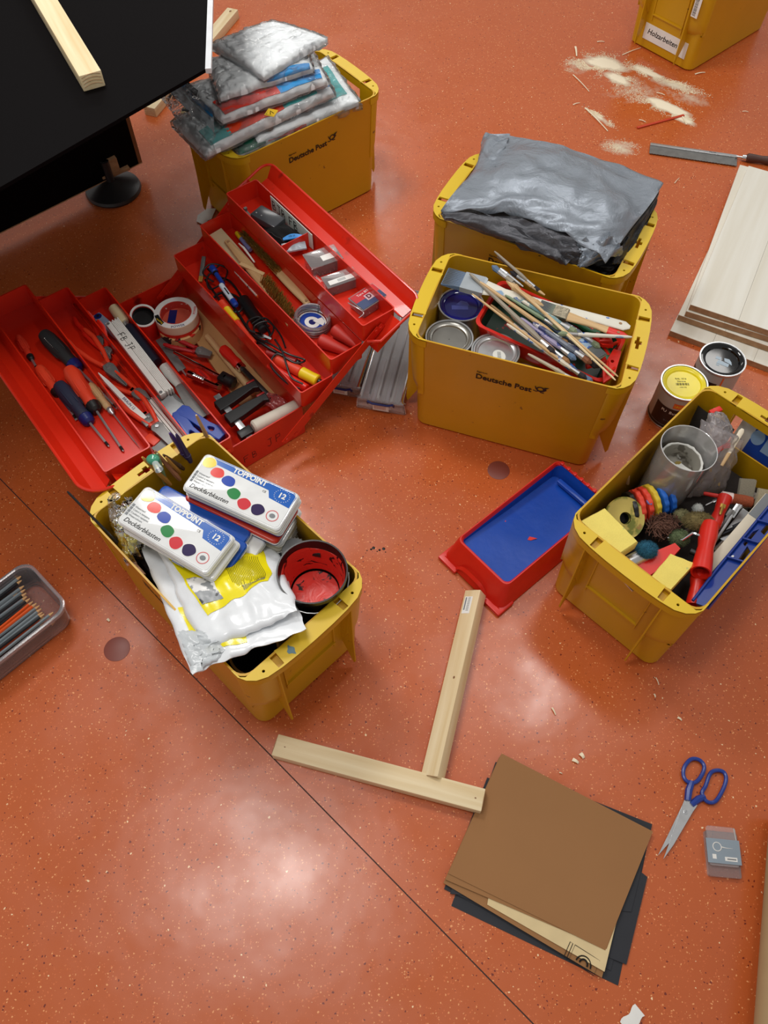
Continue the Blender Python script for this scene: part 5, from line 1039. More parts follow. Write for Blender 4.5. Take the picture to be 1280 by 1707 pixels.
for i, (tp, col, lb) in enumerate(tips):
    z = .050+.004*(i % 2)+(.004 if i in (14, 15) else 0); p = at(*tp, z); dd = d.copy(); a_ = rr.uniform(-.03, .03); dd = Matrix.Rotation(a_, 3, 'Z') @ dd
    mm, _ = frame(p, p-dd*.1+Vector((0, 0, rr.uniform(-.0, .001)))); make_pencil(lb, frame(p, p-dd*.1)[0], col, .175 if i not in (3, 6) else .15, ferr=(i == 15), grp='pencils in the clear tub')
for i in range(16):   # lower layer seen between and through the wall
    z = .014+.0075*(i % 4); y = -.016-.0085*(i % 15); mm = m_ @ Matrix.Translation((.045+.01*rr.random(), y, z)) @ Matrix.Rotation(pi+rr.uniform(-.04, .04), 4, 'Z'); make_pencil('pencil in the lower layer of the tub, seen only in part', mm, ('grey', 'black', 'grey', 'orange')[i % 4], .17, grp='lower pencils in the clear tub')
# ---- clear long boxes beside the tool box
def long_box(label, a, b, w, hgt, tint):
    m_, L = lay(a, b); t = thing('clear_storage_box', label, 'plastic box', m_, 'long clear boxes between tool box and crate')
    cm = clear('cloudy_plastic', (206, 202, 204), .20, .15)
    def rw(e, z, r=.008): return [(a_, b_, z) for a_, b_ in rrect(e, L-e, e, w-e, r, 3)]
    mb = MB(); mb.loft([rw(.006, 0), rw(.005, .002), rw(.002, hgt), rw(.0035, hgt), rw(.0075, .003)]); mb.build('box_body', cm, t)
    mb = MB(); mb.loft([rw(.0, hgt), rw(0, hgt+.005), rw(.003, hgt+.006), rw(.006, hgt+.0035), rw(.007, hgt+.0035)]); mb.build('lid', cm, t)
    mb = MB()
    for k in range(3): mb.box(.02, L-.02, w*.2+k*w*.27, w*.2+k*w*.27+.004, hgt+.0035, hgt+.006, .001)
    mb.build('lid_rib', cm, t)
    mb = MB(); mb.tube([(.004, w*.16, hgt-.012), (-.004, w*.18, hgt+.004), (-.005, w*.3, hgt-.001), (-.005, w*.7, hgt-.001), (-.004, w*.82, hgt+.004), (.004, w*.84, hgt-.012)], .0028, 8); mb.build('clip_handle', K['blud'], t)
    mb = MB(); mb.box(-.0012, .0004, w*.3, w*.72, .012, hgt-.006); lb = mb.build('paper_label', K['paper'], t)
    mb = MB()
    for k in range(9): mb.box(-.0016, -.0010, w*.36+k*w*.034, w*.36+k*w*.034+.001, .016, hgt-.011)
    mb.build('barcode', mat('rust_ink', (168, 90, 70), .6), lb, smooth=0)
    rr = random.Random(int(L*1000)); 
    for k in range(7):
        y = w*.14+w*.72*k/6; mb = MB(); x0, x1 = .012+rr.random()*.02, L-.012-rr.random()*.05; mb.tube([(x0, y, .012+.008*(k % 3)), (x1, y+rr.uniform(-.003, .003), .012+.008*(k % 3))], rr.uniform(.003, .0055), 8); mb.build('stored_rod', (K['steel'], tint, K['wht'])[k % 3], t)
    return t
long_box('right one of two long clear boxes, with blue clip and barcode label', (602, 664, .046), (655, 478, .046), -.095, .040, mat('pale_lilac', (176, 168, 184), .4))
m__, _ = lay((602, 664, .046), (655, 478, .046))
for o in [o for o in bpy.data.objects if o.name.startswith('clear_storage_box')]: o.location.z = 0
b2 = long_box('long clear box half hidden under the tool box trays', (538, 636, .046), (600, 460, .046), -.085, .036, mat('pale_grey_rod', (150, 148, 150), .4)); b2.location.z = 0

# ================================================================== crate A contents
def inbox(k): x, y, rz = BOX[k]; return pose((x, y, 0), rz)
def inA(x, y, z=0): return inbox('A') @ Vector((x, y, z))
for (px, py, z, l, m) in ((749, 562, .245, 'plain silver tin with a worn lid, at the near left corner of the brush crate', mat('worn_tin_lid', (150, 148, 142), .3, metal=.8, bump=.1)), (826, 585, .245, 'silver tin with an oval barcode sticker on its lid', K['steel']), (769, 507, .235, 'silver tin with a glossy dark blue painted lid', mat('glossy_navy', (22, 26, 112), .08))):
    c = at(px, py, z); t = tin(l, c, z, .007, .054, m)
    if 'oval' in l: q = mat('white_sticker', (222, 224, 218), .5); mb = MB(); mb.lathe([(.017, z-.0145), (.017, z-.0135)], 28, Matrix.Translation((.008, -.008, 0)) @ Matrix.Rotation(R(-70), 4, 'Z'), sq=.8); s_ = mb.build('oval_sticker', q, t); s_.location.z = .0006; mb = MB(); [mb.box(.004, .012, -.016+i*.0022, -.0156+i*.0022, z-.0129, z-.0126) for i in range(9)]; mb.build('barcode', K['inkg'], s_, smooth=0)
    if 'navy' in l or 'blue' in l:
        mb = MB(); mb.box(-.022, .016, -.010, .003, z-.0142, z-.0138); s_ = mb.build('lid_print', mat('faded_blue_print', (74, 84, 164), .3), t); mb = MB(); mb.prism([(-.012, .006), (.020, .002), (.014, .014), (0, .018)], z-.0142, z-.0138); mb.build('lid_print', MC['faded_blue_print'], t)
c = inA(-.02, -.085); tin('rusty low tin half hidden at the front wall of the brush crate', inA(.015, -.082), .19, .007, .05, mat('dusty_lid', (128, 116, 100), .7))
# red tray with green inside, leaning among the brushes
m_, L_ = lay((790, 540, .262), (1006, 640, .225)); RT = m_ @ Matrix.Rotation(R(2), 4, 'X')
t = thing('roller_tray', 'red plastic roller tray with dark green paint inside, buried under brushes', 'paint tray', RT)
def tr2(x0, x1, y0, y1, z, r=.02): return [(a_, b_, z) for a_, b_ in rrect(x0, x1, y0, y1, r, 5)]
WT = .150
mb = MB(); mb.loft([tr2(.015, L_-.015, .012, WT-.012, -.052), tr2(0, L_, 0, WT, 0), tr2(-.002, L_+.002, -.002, WT+.002, 0), tr2(-.002, L_+.002, -.002, WT+.002, .002), tr2(.005, L_-.005, .005, WT-.005, .002), tr2(.008, L_-.008, .008, WT-.008, -.004), tr2(.018, L_-.018, .015, WT-.015, -.048)]); mb.build('tray_body', K['redp'], t)
mb = MB(); mb.loft([tr2(.0092, L_-.0092, .0092, WT-.0092, -.006), tr2(.0185, L_-.0185, .016, WT-.016, -.0465)], cap=True); 
for f_ in [f_ for f_ in mb.bm.faces if len(f_.verts) > 6 and all(abs(v_.co.z-(RT @ Vector((0, 0, 0))).z) >= 0 for v_ in f_.verts)][:0]: pass
big = [f_ for f_ in mb.bm.faces if len(f_.verts) > 6]
for f_ in big:
    if (RT.inverted() @ f_.calc_center_median() if 0 else f_.calc_center_median()).z > -.01: mb.bm.faces.remove(f_); break
mb.build('green_paint_coat', mat('dark_green_paint', (12, 52, 34), .35, stains=(((190, 40, 30), 26, .64, .02),)), t, recalc=False)
mb = MB(); mb.tube([(L_-.05, .02, .004), (L_-.02, .05, .008), (L_-.03, .09, .006), (L_-.012, .12, .004)], [.006, .007, .005, .004], 8); mb.build('handle_bracket', K['redp'], t)

def rod_brush(label, a, b, col, r=.0032, br=None, brl=.02, fer=True, name='paint_brush', grp='slim paint brushes heaped in the crate', flip=False, brm=None):
    """a = bristle end, b = handle end"""
    m_, L = lay(a, b); t = thing(name, label, 'brush', m_, grp); f0 = brl+.022 if fer else 0
    mb = MB(); mb.xprof([(f0, r*.75), (f0+.02, r*1.15), (f0+(L-f0)*.25, r), (L-.01, r*.7), (L, r*.4)], 8); mb.build('handle', col, t)
    if fer: mb = MB(); mb.xprof([(brl, r*1.1), (f0, r*.8)], 8); mb.build('ferrule', K['steel'], t)
    if br: mb = MB(); mb.xprof([(0, r*.3), (brl*.4, r*1.3), (brl, r*1.05)], 8); mb.build('bristles', br, t)
    return t
brG = mat('grey_green_bristle', (134, 146, 116), .9, bump=.4, bscale=900); brB = mat('blue_stained_bristle', (96, 118, 146), .9, var=.15, scale=300); brD = mat('dark_bristle', (44, 40, 44), .9); brT = mat('tan_bristle', (150, 110, 70), .9)
hb = K['beech']; hp = K['beechp']; hblue = mat('blue_stained_handle', (60, 104, 176), .5, stains=(((214, 204, 186), 40, .52, .03),)); hdk = mat('dark_blue_handle', (48, 56, 100), .45, stains=(((200, 196, 200), 60, .55, .02),)); hg = mat('weathered_grey_handle', (150, 140, 124), .6)
def flat_brush(label, a, b, w, matH, brm, brl, fl, grp, w2=.016, fm=None, tipcol=None, hole=True):
    m_, L = lay(a, b); t = thing('flat_brush', label, 'brush', m_, grp)
    mb = MB(); mb.loft([[(x, -w*k, -h_), (x, w*k, -h_), (x, w*k, h_), (x, -w*k, h_)] for x, k, h_ in ((0, .52, .0015), (brl*.5, .5, .004), (brl, .47, .0055))]); mb.build('bristles', brm, t)
    mb = MB()
    for k in range(12): y = -w*.46+w*.92*k/11; mb.box(.002, brl, y-.0005, y+.0003, .001, .0055+.0003)
    mb.build('bristle_lines', K['inkg'], t, smooth=0)['kind'] = 'stuff'
    mb = MB(); mb.loft([[(x, -w*k, -h_), (x, w*k, -h_), (x, w*k, h_), (x, -w*k, h_)] for x, k, h_ in ((brl-.002, .5, .0065), (brl+fl*.9, .5, .0065), (brl+fl, .46, .005))]); mb.build('ferrule', fm or K['steel'], t, smooth=0)
    x0 = brl+fl
    sec = []
    for x, k, h_ in ((x0-.003, w*.46, .005), (x0+.02, w*.36, .0055), (x0+.045, w2*.62, .0055), (x0+(L-x0)*.5, w2*.55, .005), (L-.05, w2*.7, .0045), (L-.012, w2*.72, .004), (L, w2*.25, .003)): sec.append([(x, k*cos(a_), h_*sin(a_)) for a_ in [2*pi*i/14 for i in range(14)]])
    mb = MB(); mb.loft(sec); mb.build('handle', matH, t)
    if tipcol:
        mb = MB(); mb.loft([[(x, k*cos(a_)*1.02, h_*sin(a_)*1.08) for a_ in [2*pi*i/14 for i in range(14)]] for x, k, h_ in ((L-.045, w2*.69, .0045), (L-.012, w2*.72, .0041), (L+.001, w2*.25, .003))]); mb.build('red_tip', tipcol, t)
    if hole: mb = MB(); mb.lathe([(.0035, -.005), (.0035, .0052)], 12, Matrix.Translation((L-.022, 0, 0)), sq=.8); mb.build('hang_hole', K['pined'], t)
    return t
flat_brush('long flat radiator brush with white paint-smeared handle and blue-grey bristles', (741, 461, .300), (1050, 546, .296), .052, hp, brB, .045, .05, 'flat brushes in the brush crate', .019, mat('paint_smeared_tin', (176, 184, 190), .4, metal=.5, bump=.3), )
flat_brush('flat brush with grey-green bristles and a red tip on its handle', (897, 510, .300), (1046, 562, .292), .032, K['beech'], brG, .038, .03, 'flat brushes in the brush crate', .014, mat('crinkled_tin', (176, 166, 144), .3, metal=.9, bump=1.2, bscale=120), tipcol=K['redp'])
flat_brush('flat brush with grey bristles and blue sticker, pointing down to the near right corner', (1002, 598, .268), (905, 505, .280), .030, mat('pale_birch', (216, 190, 140), .5), mat('grey_bristle', (112, 118, 104), .9), .036, .028, 'flat brushes in the brush crate', .013, mat('blue_printed_ferrule', (170, 196, 220), .4, stains=(((40, 90, 170), 60, .55, .02),)))
B_ = [('long weathered brush handle lying from the blue tin towards the centre', (925, 590, .285), (783, 456, .312), hg, .0042, brD), ('beige brush handle just above the weathered one', (948, 575, .290), (800, 470, .312), hb, .0038, brT), ('thin clean wooden stick furthest left across the red tray', (930, 598, .282), (787, 490, .306), hb, .0026, None),
      ('long thin wooden stick ending at the lower right, upper of the parallel pair', (857, 478, .318), (1030, 628, .296), hb, .0024, None), ('long thin wooden stick ending at the lower right, lower of the parallel pair', (884, 500, .314), (1026, 634, .294), mat('light_birch', (226, 204, 160), .5), .0024, None),
      ('grey brush handle sticking over the back wall of the crate', (902, 488, .300), (824, 419, .335), hg, .0028, brD), ('second thin brown handle beside the one over the back wall', (880, 468, .300), (828, 428, .325), mat('brown_handle', (110, 80, 58), .5), .0022, None), ('short silver-tipped brush near the red tray rim', (820, 443, .315), (860, 476, .305), hg, .0042, brB), ('slim silver brush beside the short silver-tipped one', (834, 448, .315), (872, 478, .305), K['steel'], .0030, None),
      ('pale brush with handle above the radiator brush', (850, 452, .310), (908, 492, .300), hb, .0034, brD), ('white handle lying flat towards the right wall', (930, 556, .305), (1053, 562, .296), K['beechp'], .0036, brG), ('blue-stained brush along the near tray edge', (988, 640, .262), (860, 545, .285), hblue, .0052, brB), ('dark blue splashed brush in the middle of the heap', (1000, 612, .275), (888, 538, .300), hdk, .0058, brD),
      ('brush with a round stubby pale bristle end', (890, 508, .300), (845, 468, .305), K['beech'], .0060, mat('pale_bristle', (204, 194, 164), .9)), ('green-collared thin brush in the middle of the heap', (935, 550, .296), (842, 492, .305), mat('green_stained_handle', (120, 140, 110), .5), .0034, brG), ('steel-blue brush under the long parallel sticks', (975, 585, .280), (856, 496, .300), mat('steel_blue_handle', (92, 112, 140), .4), .0042, brD), ('pinkish brush handle above the blue-stained one', (950, 606, .278), (852, 526, .290), mat('pinkish_handle', (196, 160, 140), .5), .0036, brT), ('brush with copper ferrule near the crate corner', (986, 606, .285), (905, 548, .298), mat('slate_handle', (104, 110, 124), .45), .0048, mat('copper_bristle', (134, 84, 56), .8))]
for l, a, b, m, r, br in B_:
    r *= 1.3; rod_brush(l, a, b, m, r, br, fer=br is not None, brl=.018+.6*r)
B2_ = [('ivory handle crossing low over the blue-stained brush', (978, 632, .270), (845, 540, .292), mat('ivory_paint', (214, 206, 186), .5, stains=(((70, 110, 180), 50, .58, .02),)), .0050, brD), ('wide teal-smeared handle beside the green-collared brush', (962, 556, .292), (868, 500, .308), mat('teal_smear', (120, 156, 160), .5, stains=(((220, 214, 200), 40, .5, .03),)), .0062, brG),
       ('brown-grey varnished handle under the flat brush with crinkled ferrule', (940, 540, .280), (872, 492, .296), mat('brown_grey', (124, 108, 90), .5), .0052, brT), ('lilac-stained handle left of the dark blue brush', (960, 600, .284), (868, 530, .296), mat('lilac_stain', (150, 140, 170), .5, stains=(((60, 70, 130), 60, .56, .02),)), .0056, brB), ('pale stick lying deepest towards the near wall', (970, 640, .255), (880, 590, .262), mat('dull_cream', (190, 182, 160), .6), .0046, brD),
       ('cream handle with a blunt rounded end near the silver brushes', (905, 512, .300), (853, 478, .316), K['beech'], .0066, None), ('white-speckled slate handle reaching the red scraper holder', (1000, 580, .276), (930, 530, .290), mat('speckled_slate', (96, 106, 120), .5, stains=(((226, 226, 224), 80, .6, .01),)), .0056, brG), ('ochre brush handle in the shadow beside the red tray rim', (880, 560, .268), (818, 508, .292), mat('dull_ochre', (150, 116, 70), .5), .0044, brT)]
for l, a, b, m, r, br in B2_: rod_brush(l, a, b, m, r, br, fer=br is not None, brl=.02)
for i, (a, b, l) in enumerate((((935, 520, .255), (1000, 560, .24), 'dark green handle deep at the right of the brush crate'), ((985, 555, .25), (1020, 605, .235), 'dark green plastic piece under the flat brushes at the right wall'))):
    m_, L_ = lay(a, b); t = thing('plastic_grip', l, 'handle', m_, 'green plastic grips'); mb = MB(); mb.xprof([(0, .006), (.006, .012), (L_*.5, .010), (L_-.004, .013), (L_, .007)], 12, flat=.7); mb.build('grip', K['green'], t); mb = MB(); mb.box(L_*.2, L_*.8, -.003, .003, .005, .0085); mb.build('ridge', K['redp'], t)
for i, (a, b, l) in enumerate((((990, 560, .262), (1022, 578, .262), 'red plastic scraper holder with a dark eye hole'), ((1028, 585, .25), (1005, 640, .24), 'twisted red plastic strip in the near right corner'))):
    m_, L_ = lay(a, b); t = thing('plastic_clip', l, 'clip', m_, 'red plastic clips'); mb = MB(); mb.add(plate([(0, -.008), (L_*.6, -.014), (L_, 0), (L_*.7, .016), (0, .010)], [circ(L_*.35, 0, .004, 10)], -.004, .004)); mb.build('body', K['redp'], t, smooth=0)
    mb = MB(); mb.tube([(L_*.5, .01, .004), (L_*.8, 0, .012), (L_*.4, -.01, .006)], .003, 8); mb.build('loop', K['redp'], t)
# ================================================================== soft packs
def nz(x, y, z): return noise.noise(Vector((x, y, z)))
def pad_fn(P, t, e, amp, fr, seed, pw=.35):
    """pillow surface over four corner points P00, P10, P11, P01"""
    def fn(u, v, top=True):
        p = P[0].lerp(P[1], u).lerp(P[3].lerp(P[2], u), v)
        b = (max(0, sin(pi*u))*max(0, sin(pi*v)))**pw
        w = amp*nz(u*fr+seed, v*fr, seed)+amp*.5*nz(u*fr*2.7, v*fr*2.7+seed, seed*2)
        k = 1+.5*amp*0
        ed = amp*1.2*nz(u*fr*1.5, v*fr*1.5, seed+9)
        return Vector((p.x+ed, p.y-ed*.7, p.z+((t*b+w*b+e) if top else (-t*.25*b-e))))
    return fn
def pad(name, P, t, m, parent=None, e=.001, amp=.004, fr=4, seed=0, n=26, matf=None, M=None, pw=.35, smooth=60):
    fn = pad_fn(P, t, e, amp, fr, seed, pw); mb = MB(M)
    g = [[mb.v(fn(i/n, j/n)) for j in range(n+1)] for i in range(n+1)]; h = [[mb.v(fn(i/n, j/n, False)) for j in range(n+1)] for i in range(n+1)]
    for i in range(n):
        for j in range(n):
            mb.mi = matf((i+.5)/n, (j+.5)/n) if matf else 0
            mb.f([g[i][j], g[i+1][j], g[i+1][j+1], g[i][j+1]]); mb.f([h[i][j+1], h[i+1][j+1], h[i+1][j], h[i][j]])
    for k in range(n):
        for a, b, c, d in ((g[k][0], h[k][0], h[k+1][0], g[k+1][0]), (g[k+1][n], h[k+1][n], h[k][n], g[k][n]), (g[0][k+1], h[0][k+1], h[0][k], g[0][k]), (g[n][k], h[n][k], h[n][k+1], g[n][k+1])):
            mb.mi = matf(k/n, .0) if matf else 0; mb.f([a, b, c, d])
    return mb.build(name, m, parent, smooth=smooth)
def grow(P, k):
    c = (P[0]+P[1]+P[2]+P[3])/4; return [c+(p-c)*(1+k) for p in P]
film = clear('wrinkled_clear_film', (250, 252, 254), .05, .05, 1.0, 24, edge=.12, ior=1.45)
cov = mat('white_nonwoven_fabric', (238, 242, 246), .7, bump=.25, bscale=40)
teal = mat('teal_print_card', (72, 172, 172), .45); redc = mat('red_print_card', (214, 52, 34), .4); bluc = mat('cyan_print_card', (40, 140, 205), .4); gry = mat('grey_print_card', (176, 184, 190), .4); grn = mat('dark_green_card', (30, 104, 78), .5)
def coverall(label, px4, z4, t, side_mats=(), seed=0, cards=()):
    """px4: four pixel corners front-left, front-right, back-right, back-left"""
    W = [at(px, py, z) for (px, py), z in zip(px4, z4)]; c = (W[0]+W[1]+W[2]+W[3])/4
    P = [w_-c for w_ in W]; th = thing('coverall_pack', label, 'plastic package', Matrix.Translation(c), 'film-wrapped white coveralls')
    pad('folded_fabric', [P[0], P[1], P[2], P[3]], t, cov, th, amp=.004, fr=4, seed=seed+1, e=.005, pw=.22)
    for (u0, u1, v0, v1, m, nm) in cards:     # printed card slipped under the film: follows the pack's surface
        fn = pad_fn(P, t, .0065, .004, 4, seed+1, .22); mb = MB()
        mb.grid(lambda u, v: fn(u0+(u1-u0)*u, v0+(v1-v0)*v)+Vector((0, 0, .0012)), 14, 8, thick=.001); mb.build(nm, m, th, smooth=60)
    pad('film', grow(P, .035), t*1.10, film, th, amp=.0065, fr=9, seed=seed+3, e=.0075, n=40, pw=.25)
    return th
# front-left, front-right, back-right, back-left
coverall('lowest wrapped coverall with dark green corner, pressed inside the crate rim', ((400, 262), (598, 178), (545, 118), (350, 200)), (.29, .29, .29, .29), .014, seed=3, cards=((.0, .22, 0, .25, grn, 'dark_green_card'), (.24, .55, .0, .2, redc, 'red_card')))
coverall('wrapped coverall with teal label sticking out at the right over the crate rim', ((430, 240), (598, 172), (545, 98), (400, 190)), (.302, .302, .31, .31), .013, seed=5, cards=((.70, .93, .15, .8, teal, 'teal_card'),))
ck = coverall('wrapped coverall with orange-red label and yellow warning diamond in the lower stack', ((344, 262), (556, 158), (528, 108), (288, 205)), (.315, .345, .35, .32), .022, seed=8, cards=((.06, .22, .04, .42, teal, 'teal_card'), (.20, .62, .05, .5, mat('orange_red_card', (228, 66, 24), .4), 'orange_red_card'), (.62, .88, .06, .6, teal, 'teal_card'), (.9, .985, .1, .6, bluc, 'blue_card')))
ck2 = coverall('wrapped coverall with red and blue label in the middle of the stack', ((372, 204), (546, 138), (522, 92), (308, 150)), (.365, .385, .39, .37), .018, seed=12, cards=((.04, .55, .03, .36, redc, 'red_card'), (.55, .96, .03, .3, bluc, 'blue_card')))
coverall('folded white coverall with blue streak just below the top package', ((368, 166), (522, 118), (505, 70), (345, 105)), (.40, .415, .42, .405), .014, seed=15, cards=((.5, .97, .0, .12, bluc, 'blue_card'),))
coverall('topmost wrapped white coverall of the heap', ((440, 132), (546, 68), (455, 40), (352, 78)), (.430, .445, .445, .43), .014, seed=19)
def diamond(th, u, v, s, P=None):
    m = Matrix.Translation((u, v, s))
    return m
for th, px, py, z, sz in ((ck, 452, 188, .368, .015), (ck2, 440, 143, .402, .010)):
    p = at(px, py, z)-th.matrix_basis.translation; m = Matrix.Translation(p) @ Matrix.Rotation(R(30), 4, 'Z') @ Matrix.Rotation(R(12), 4, 'X')
    mb = MB(); mb.prism([(-sz*1.3, 0), (0, -sz), (sz*1.3, 0), (0, sz)], 0, .0008); d_ = mb.build('warning_diamond', mat('warning_yellow', (222, 182, 20), .4), th, M=m)
    mb = MB(); mb.tube([(-sz, 0, .001), (0, -sz*.75, .001), (sz, 0, .001), (0, sz*.75, .001)], .0007, 4, closed=True); mb.tube([(-sz*.3, -sz*.3, .001), (0, sz*.35, .001), (sz*.3, -sz*.3, .001)], .0012, 4); mb.build('warning_print', K['ink'], d_)
# grey header card with black and blue print hanging at the left
W = [at(280, 150, .36), at(357, 221, .345), at(356, 190, .37), at(296, 128, .385)]; c = (W[0]+W[2])/2; P = [w_-c for w_ in W]
th = thing('coverall_pack', 'wrapped pack hanging out at the left with blue stripe and grey header card', 'plastic package', Matrix.Translation(c), 'film-wrapped white coveralls')
mb = MB(); mb.grid(lambda u, v: P[0].lerp(P[1], u).lerp(P[3].lerp(P[2], u), v)+Vector((0, 0, .006*nz(u*3, v*3, 1)-.006*sin(u*pi))), 14, 8, thick=.0012); hc = mb.build('header_card', gry, th)
mb = MB(); mb.grid(lambda u, v: P[0].lerp(P[1], .02+.96*u).lerp(P[3].lerp(P[2], .02+.96*u), .72+.3*v)+Vector((0, 0, .0035+.006*nz(u*3, v*3, 1)-.006*sin(u*pi))), 14, 5, thick=.001); mb.build('blue_stripe', bluc, th)
mb = MB(); mb.grid(lambda u, v: P[0].lerp(P[1], .05+.5*u).lerp(P[3].lerp(P[2], .05+.5*u), .95+.35*v)+Vector((0, 0, .005-.006*sin(u*pi))), 10, 4, thick=.001); mb.build('black_panel', K['blk'], th)
q_ = at(309, 184, .366)-c; mb = MB(); mb.box(-.010, .010, -.004, .004, 0, .001, .0005, Matrix.Translation(q_) @ Matrix.Rotation(R(-25), 4, 'Z')); mb.build('euro_hole', K['blk'], th)
q_ = at(327, 166, .378)-c; text('CAT', .012, K['paper'], th, Matrix.Translation(q_+Vector((0, 0, .004))) @ Matrix.Rotation(R(-35), 4, 'Z'))
pad('film', grow([at(268, 160, .352)-c, at(345, 262, .318)-c, at(372, 205, .35)-c, at(300, 130, .385)-c], .02), .010, film, th, amp=.009, fr=6, seed=33, e=.006, n=34)

# ================================================================== silver tarpaulin
def tarp_mat(name, c1, c2, rough, bump=1.0, metal=.55):
    m = bpy.data.materials.new(name); m.use_nodes = True; nt = m.node_tree; N = nt.nodes; L = nt.links; b = N['Principled BSDF']
    tc = N.new('ShaderNodeTexCoord'); no = N.new('ShaderNodeTexNoise'); no.inputs['Scale'].default_value = 4; no.inputs['Detail'].default_value = 3; no.inputs['Distortion'].default_value = .5; L.new(tc.outputs['Object'], no.inputs['Vector'])
    mx = N.new('ShaderNodeMix'); mx.data_type = 'RGBA'; mx.inputs['A'].default_value = srgb(*c1); mx.inputs['B'].default_value = srgb(*c2); L.new(no.outputs['Fac'], mx.inputs['Factor']); L.new(mx.outputs['Result'], b.inputs['Base Color'])
    b.inputs['Roughness'].default_value = rough; b.inputs['Metallic'].default_value = metal
    n2 = N.new('ShaderNodeTexNoise'); n2.inputs['Scale'].default_value = 13; n2.inputs['Detail'].default_value = 7; n2.inputs['Roughness'].default_value = .62; n2.inputs['Distortion'].default_value = .6; L.new(tc.outputs['Object'], n2.inputs['Vector'])
    wv = N.new('ShaderNodeTexWave'); wv.inputs['Scale'].default_value = 260; wv.inputs['Distortion'].default_value = 1; L.new(tc.outputs['Object'], wv.inputs['Vector'])
    ma = N.new('ShaderNodeMath'); ma.operation = 'MULTIPLY_ADD'; ma.inputs[1].default_value = .02; L.new(wv.outputs['Fac'], ma.inputs[0]); L.new(n2.outputs['Fac'], ma.inputs[2])
    bp = N.new('ShaderNodeBump'); bp.inputs['Strength'].default_value = bump; bp.inputs['Distance'].default_value = .012; L.new(ma.outputs[0], bp.inputs['Height']); L.new(bp.outputs['Normal'], b.inputs['Normal']); return m
sil = tarp_mat('silver_tarpaulin_film', (150, 158, 168), (134, 142, 152), .24, .7, .5); dsil = tarp_mat('dark_silver_film', (118, 120, 126), (62, 62, 68), .25, 1, .5); tbk = tarp_mat('black_tarpaulin_film', (20, 20, 22), (12, 12, 14), .3, 1, .1)
tc0 = Vector((BOX['B'][0], BOX['B'][1], .30)); tarp = thing('tarpaulin', 'folded silver-grey plastic tarpaulin with black underside heaped in its crate', 'tarpaulin', Matrix.Translation(tc0))
def patch(rows, z, name, m, amp, fr, seed, nu=46, nv=34, thick=.0016, extra=None):
    """rows: list of pixel polylines (front..back), each with heights"""
    G = [[at(x, y, h)-tc0 for (x, y, h) in r] for r in rows]
    def cr(A, s):
        n = len(A)-1; s = min(s*n, n-1e-6); i = int(s); f_ = s-i; p0, p1, p2, p3 = A[max(0, i-1)], A[i], A[i+1], A[min(n, i+2)]
        return .5*((2*p1)+(p2-p0)*f_+(2*p0-5*p1+4*p2-p3)*f_*f_+(3*p1-p0-3*p2+p3)*f_**3)
    def fn(u, v):
        col_ = [cr(r, u) for r in G]; p = cr(col_, v)
        d = amp*nz(u*fr+seed, v*fr*.8, seed)+amp*.55*nz(u*fr*2.3, v*fr*2+seed, seed*3)+amp*.4*abs(nz(u*fr*1.3+3, v*fr*1.1, seed+5))
        if extra: d += extra(u, v)
        return p+Vector((d*.25, -d*.25, d))
    mb = MB(); mb.grid(fn, nu, nv, thick=thick); return mb.build(name, m, tarp, smooth=70)
patch([[(734, 352, .335), (785, 350, .352), (850, 352, .356), (905, 374, .352), (960, 392, .36), (1015, 432, .345)],
       [(760, 318, .345), (820, 322, .37), (880, 325, .375), (950, 345, .375), (1010, 365, .37), (1052, 380, .345)],
       [(790, 282, .345), (840, 283, .375), (900, 283, .385), (970, 300, .38), (1030, 320, .375), (1084, 340, .345)],
       [(808, 232, .335), (850, 228, .345), (905, 238, .36), (970, 257, .36), (1045, 280, .355), (1105, 306, .345)]], 0, 'silver_top_sheet', sil, .011, 5, 2.3, extra=lambda u, v: -.012*max(0, 1-v*9)*abs(sin(u*17)))
patch([[(806, 300, .29), (802, 285, .29), (806, 262, .29)], [(800, 292, .31), (798, 262, .31), (806, 246, .31)], [(815, 285, .350), (806, 255, .35), (808, 224, .338)], [(835, 290, .36), (838, 255, .358), (850, 224, .345)]], 0, 'silver_corner_fold', sil, .014, 7, 6.1, 24, 20)
patch([[(734, 357, .312), (790, 380, .310), (850, 402, .308), (905, 423, .306), (938, 435, .304)],
       [(742, 368, .322), (800, 378, .330), (860, 402, .326), (915, 425, .318), (945, 440, .308)],
       [(736, 354, .334), (800, 358, .345), (868, 372, .340), (930, 400, .332), (960, 420, .325)]], 0, 'silver_lower_fold', dsil, .010, 6, 8.7, 34, 20)
patch([[(840, 398, .312), (900, 424, .306), (962, 442, .300), (992, 432, .305)], [(830, 376, .330), (900, 398, .336), (966, 418, .330), (1004, 408, .328)], [(800, 356, .338), (880, 368, .346), (960, 392, .345), (1022, 392, .338)]], 0, 'dark_middle_fold', dsil, .014, 7, 4.4, 32, 22)
patch([[(955, 400, .338), (965, 425, .326), (960, 445, .314)], [(985, 388, .352), (998, 415, .345), (985, 440, .318)], [(1010, 380, .362), (1024, 398, .356), (1040, 420, .330)]], 0, 'silver_crumpled_flap', sil, .018, 6, 3.3, 22, 22)
patch([[(895, 412, .285), (950, 433, .282), (1010, 456, .278)], [(900, 425, .296), (975, 440, .294), (1036, 436, .290)], [(930, 410, .300), (1010, 405, .300), (1084, 362, .300)]], 0, 'black_lining', tbk, .008, 6, 5.5, 30, 26)
patch([[(1020, 440, .312), (1045, 395, .325), (1098, 318, .335)], [(1035, 440, .300), (1062, 392, .308), (1096, 330, .322)], [(1030, 452, .286), (1066, 396, .292), (1092, 345, .302)]], 0, 'black_side_fold', tbk, .006, 7, 1.5, 20, 16)
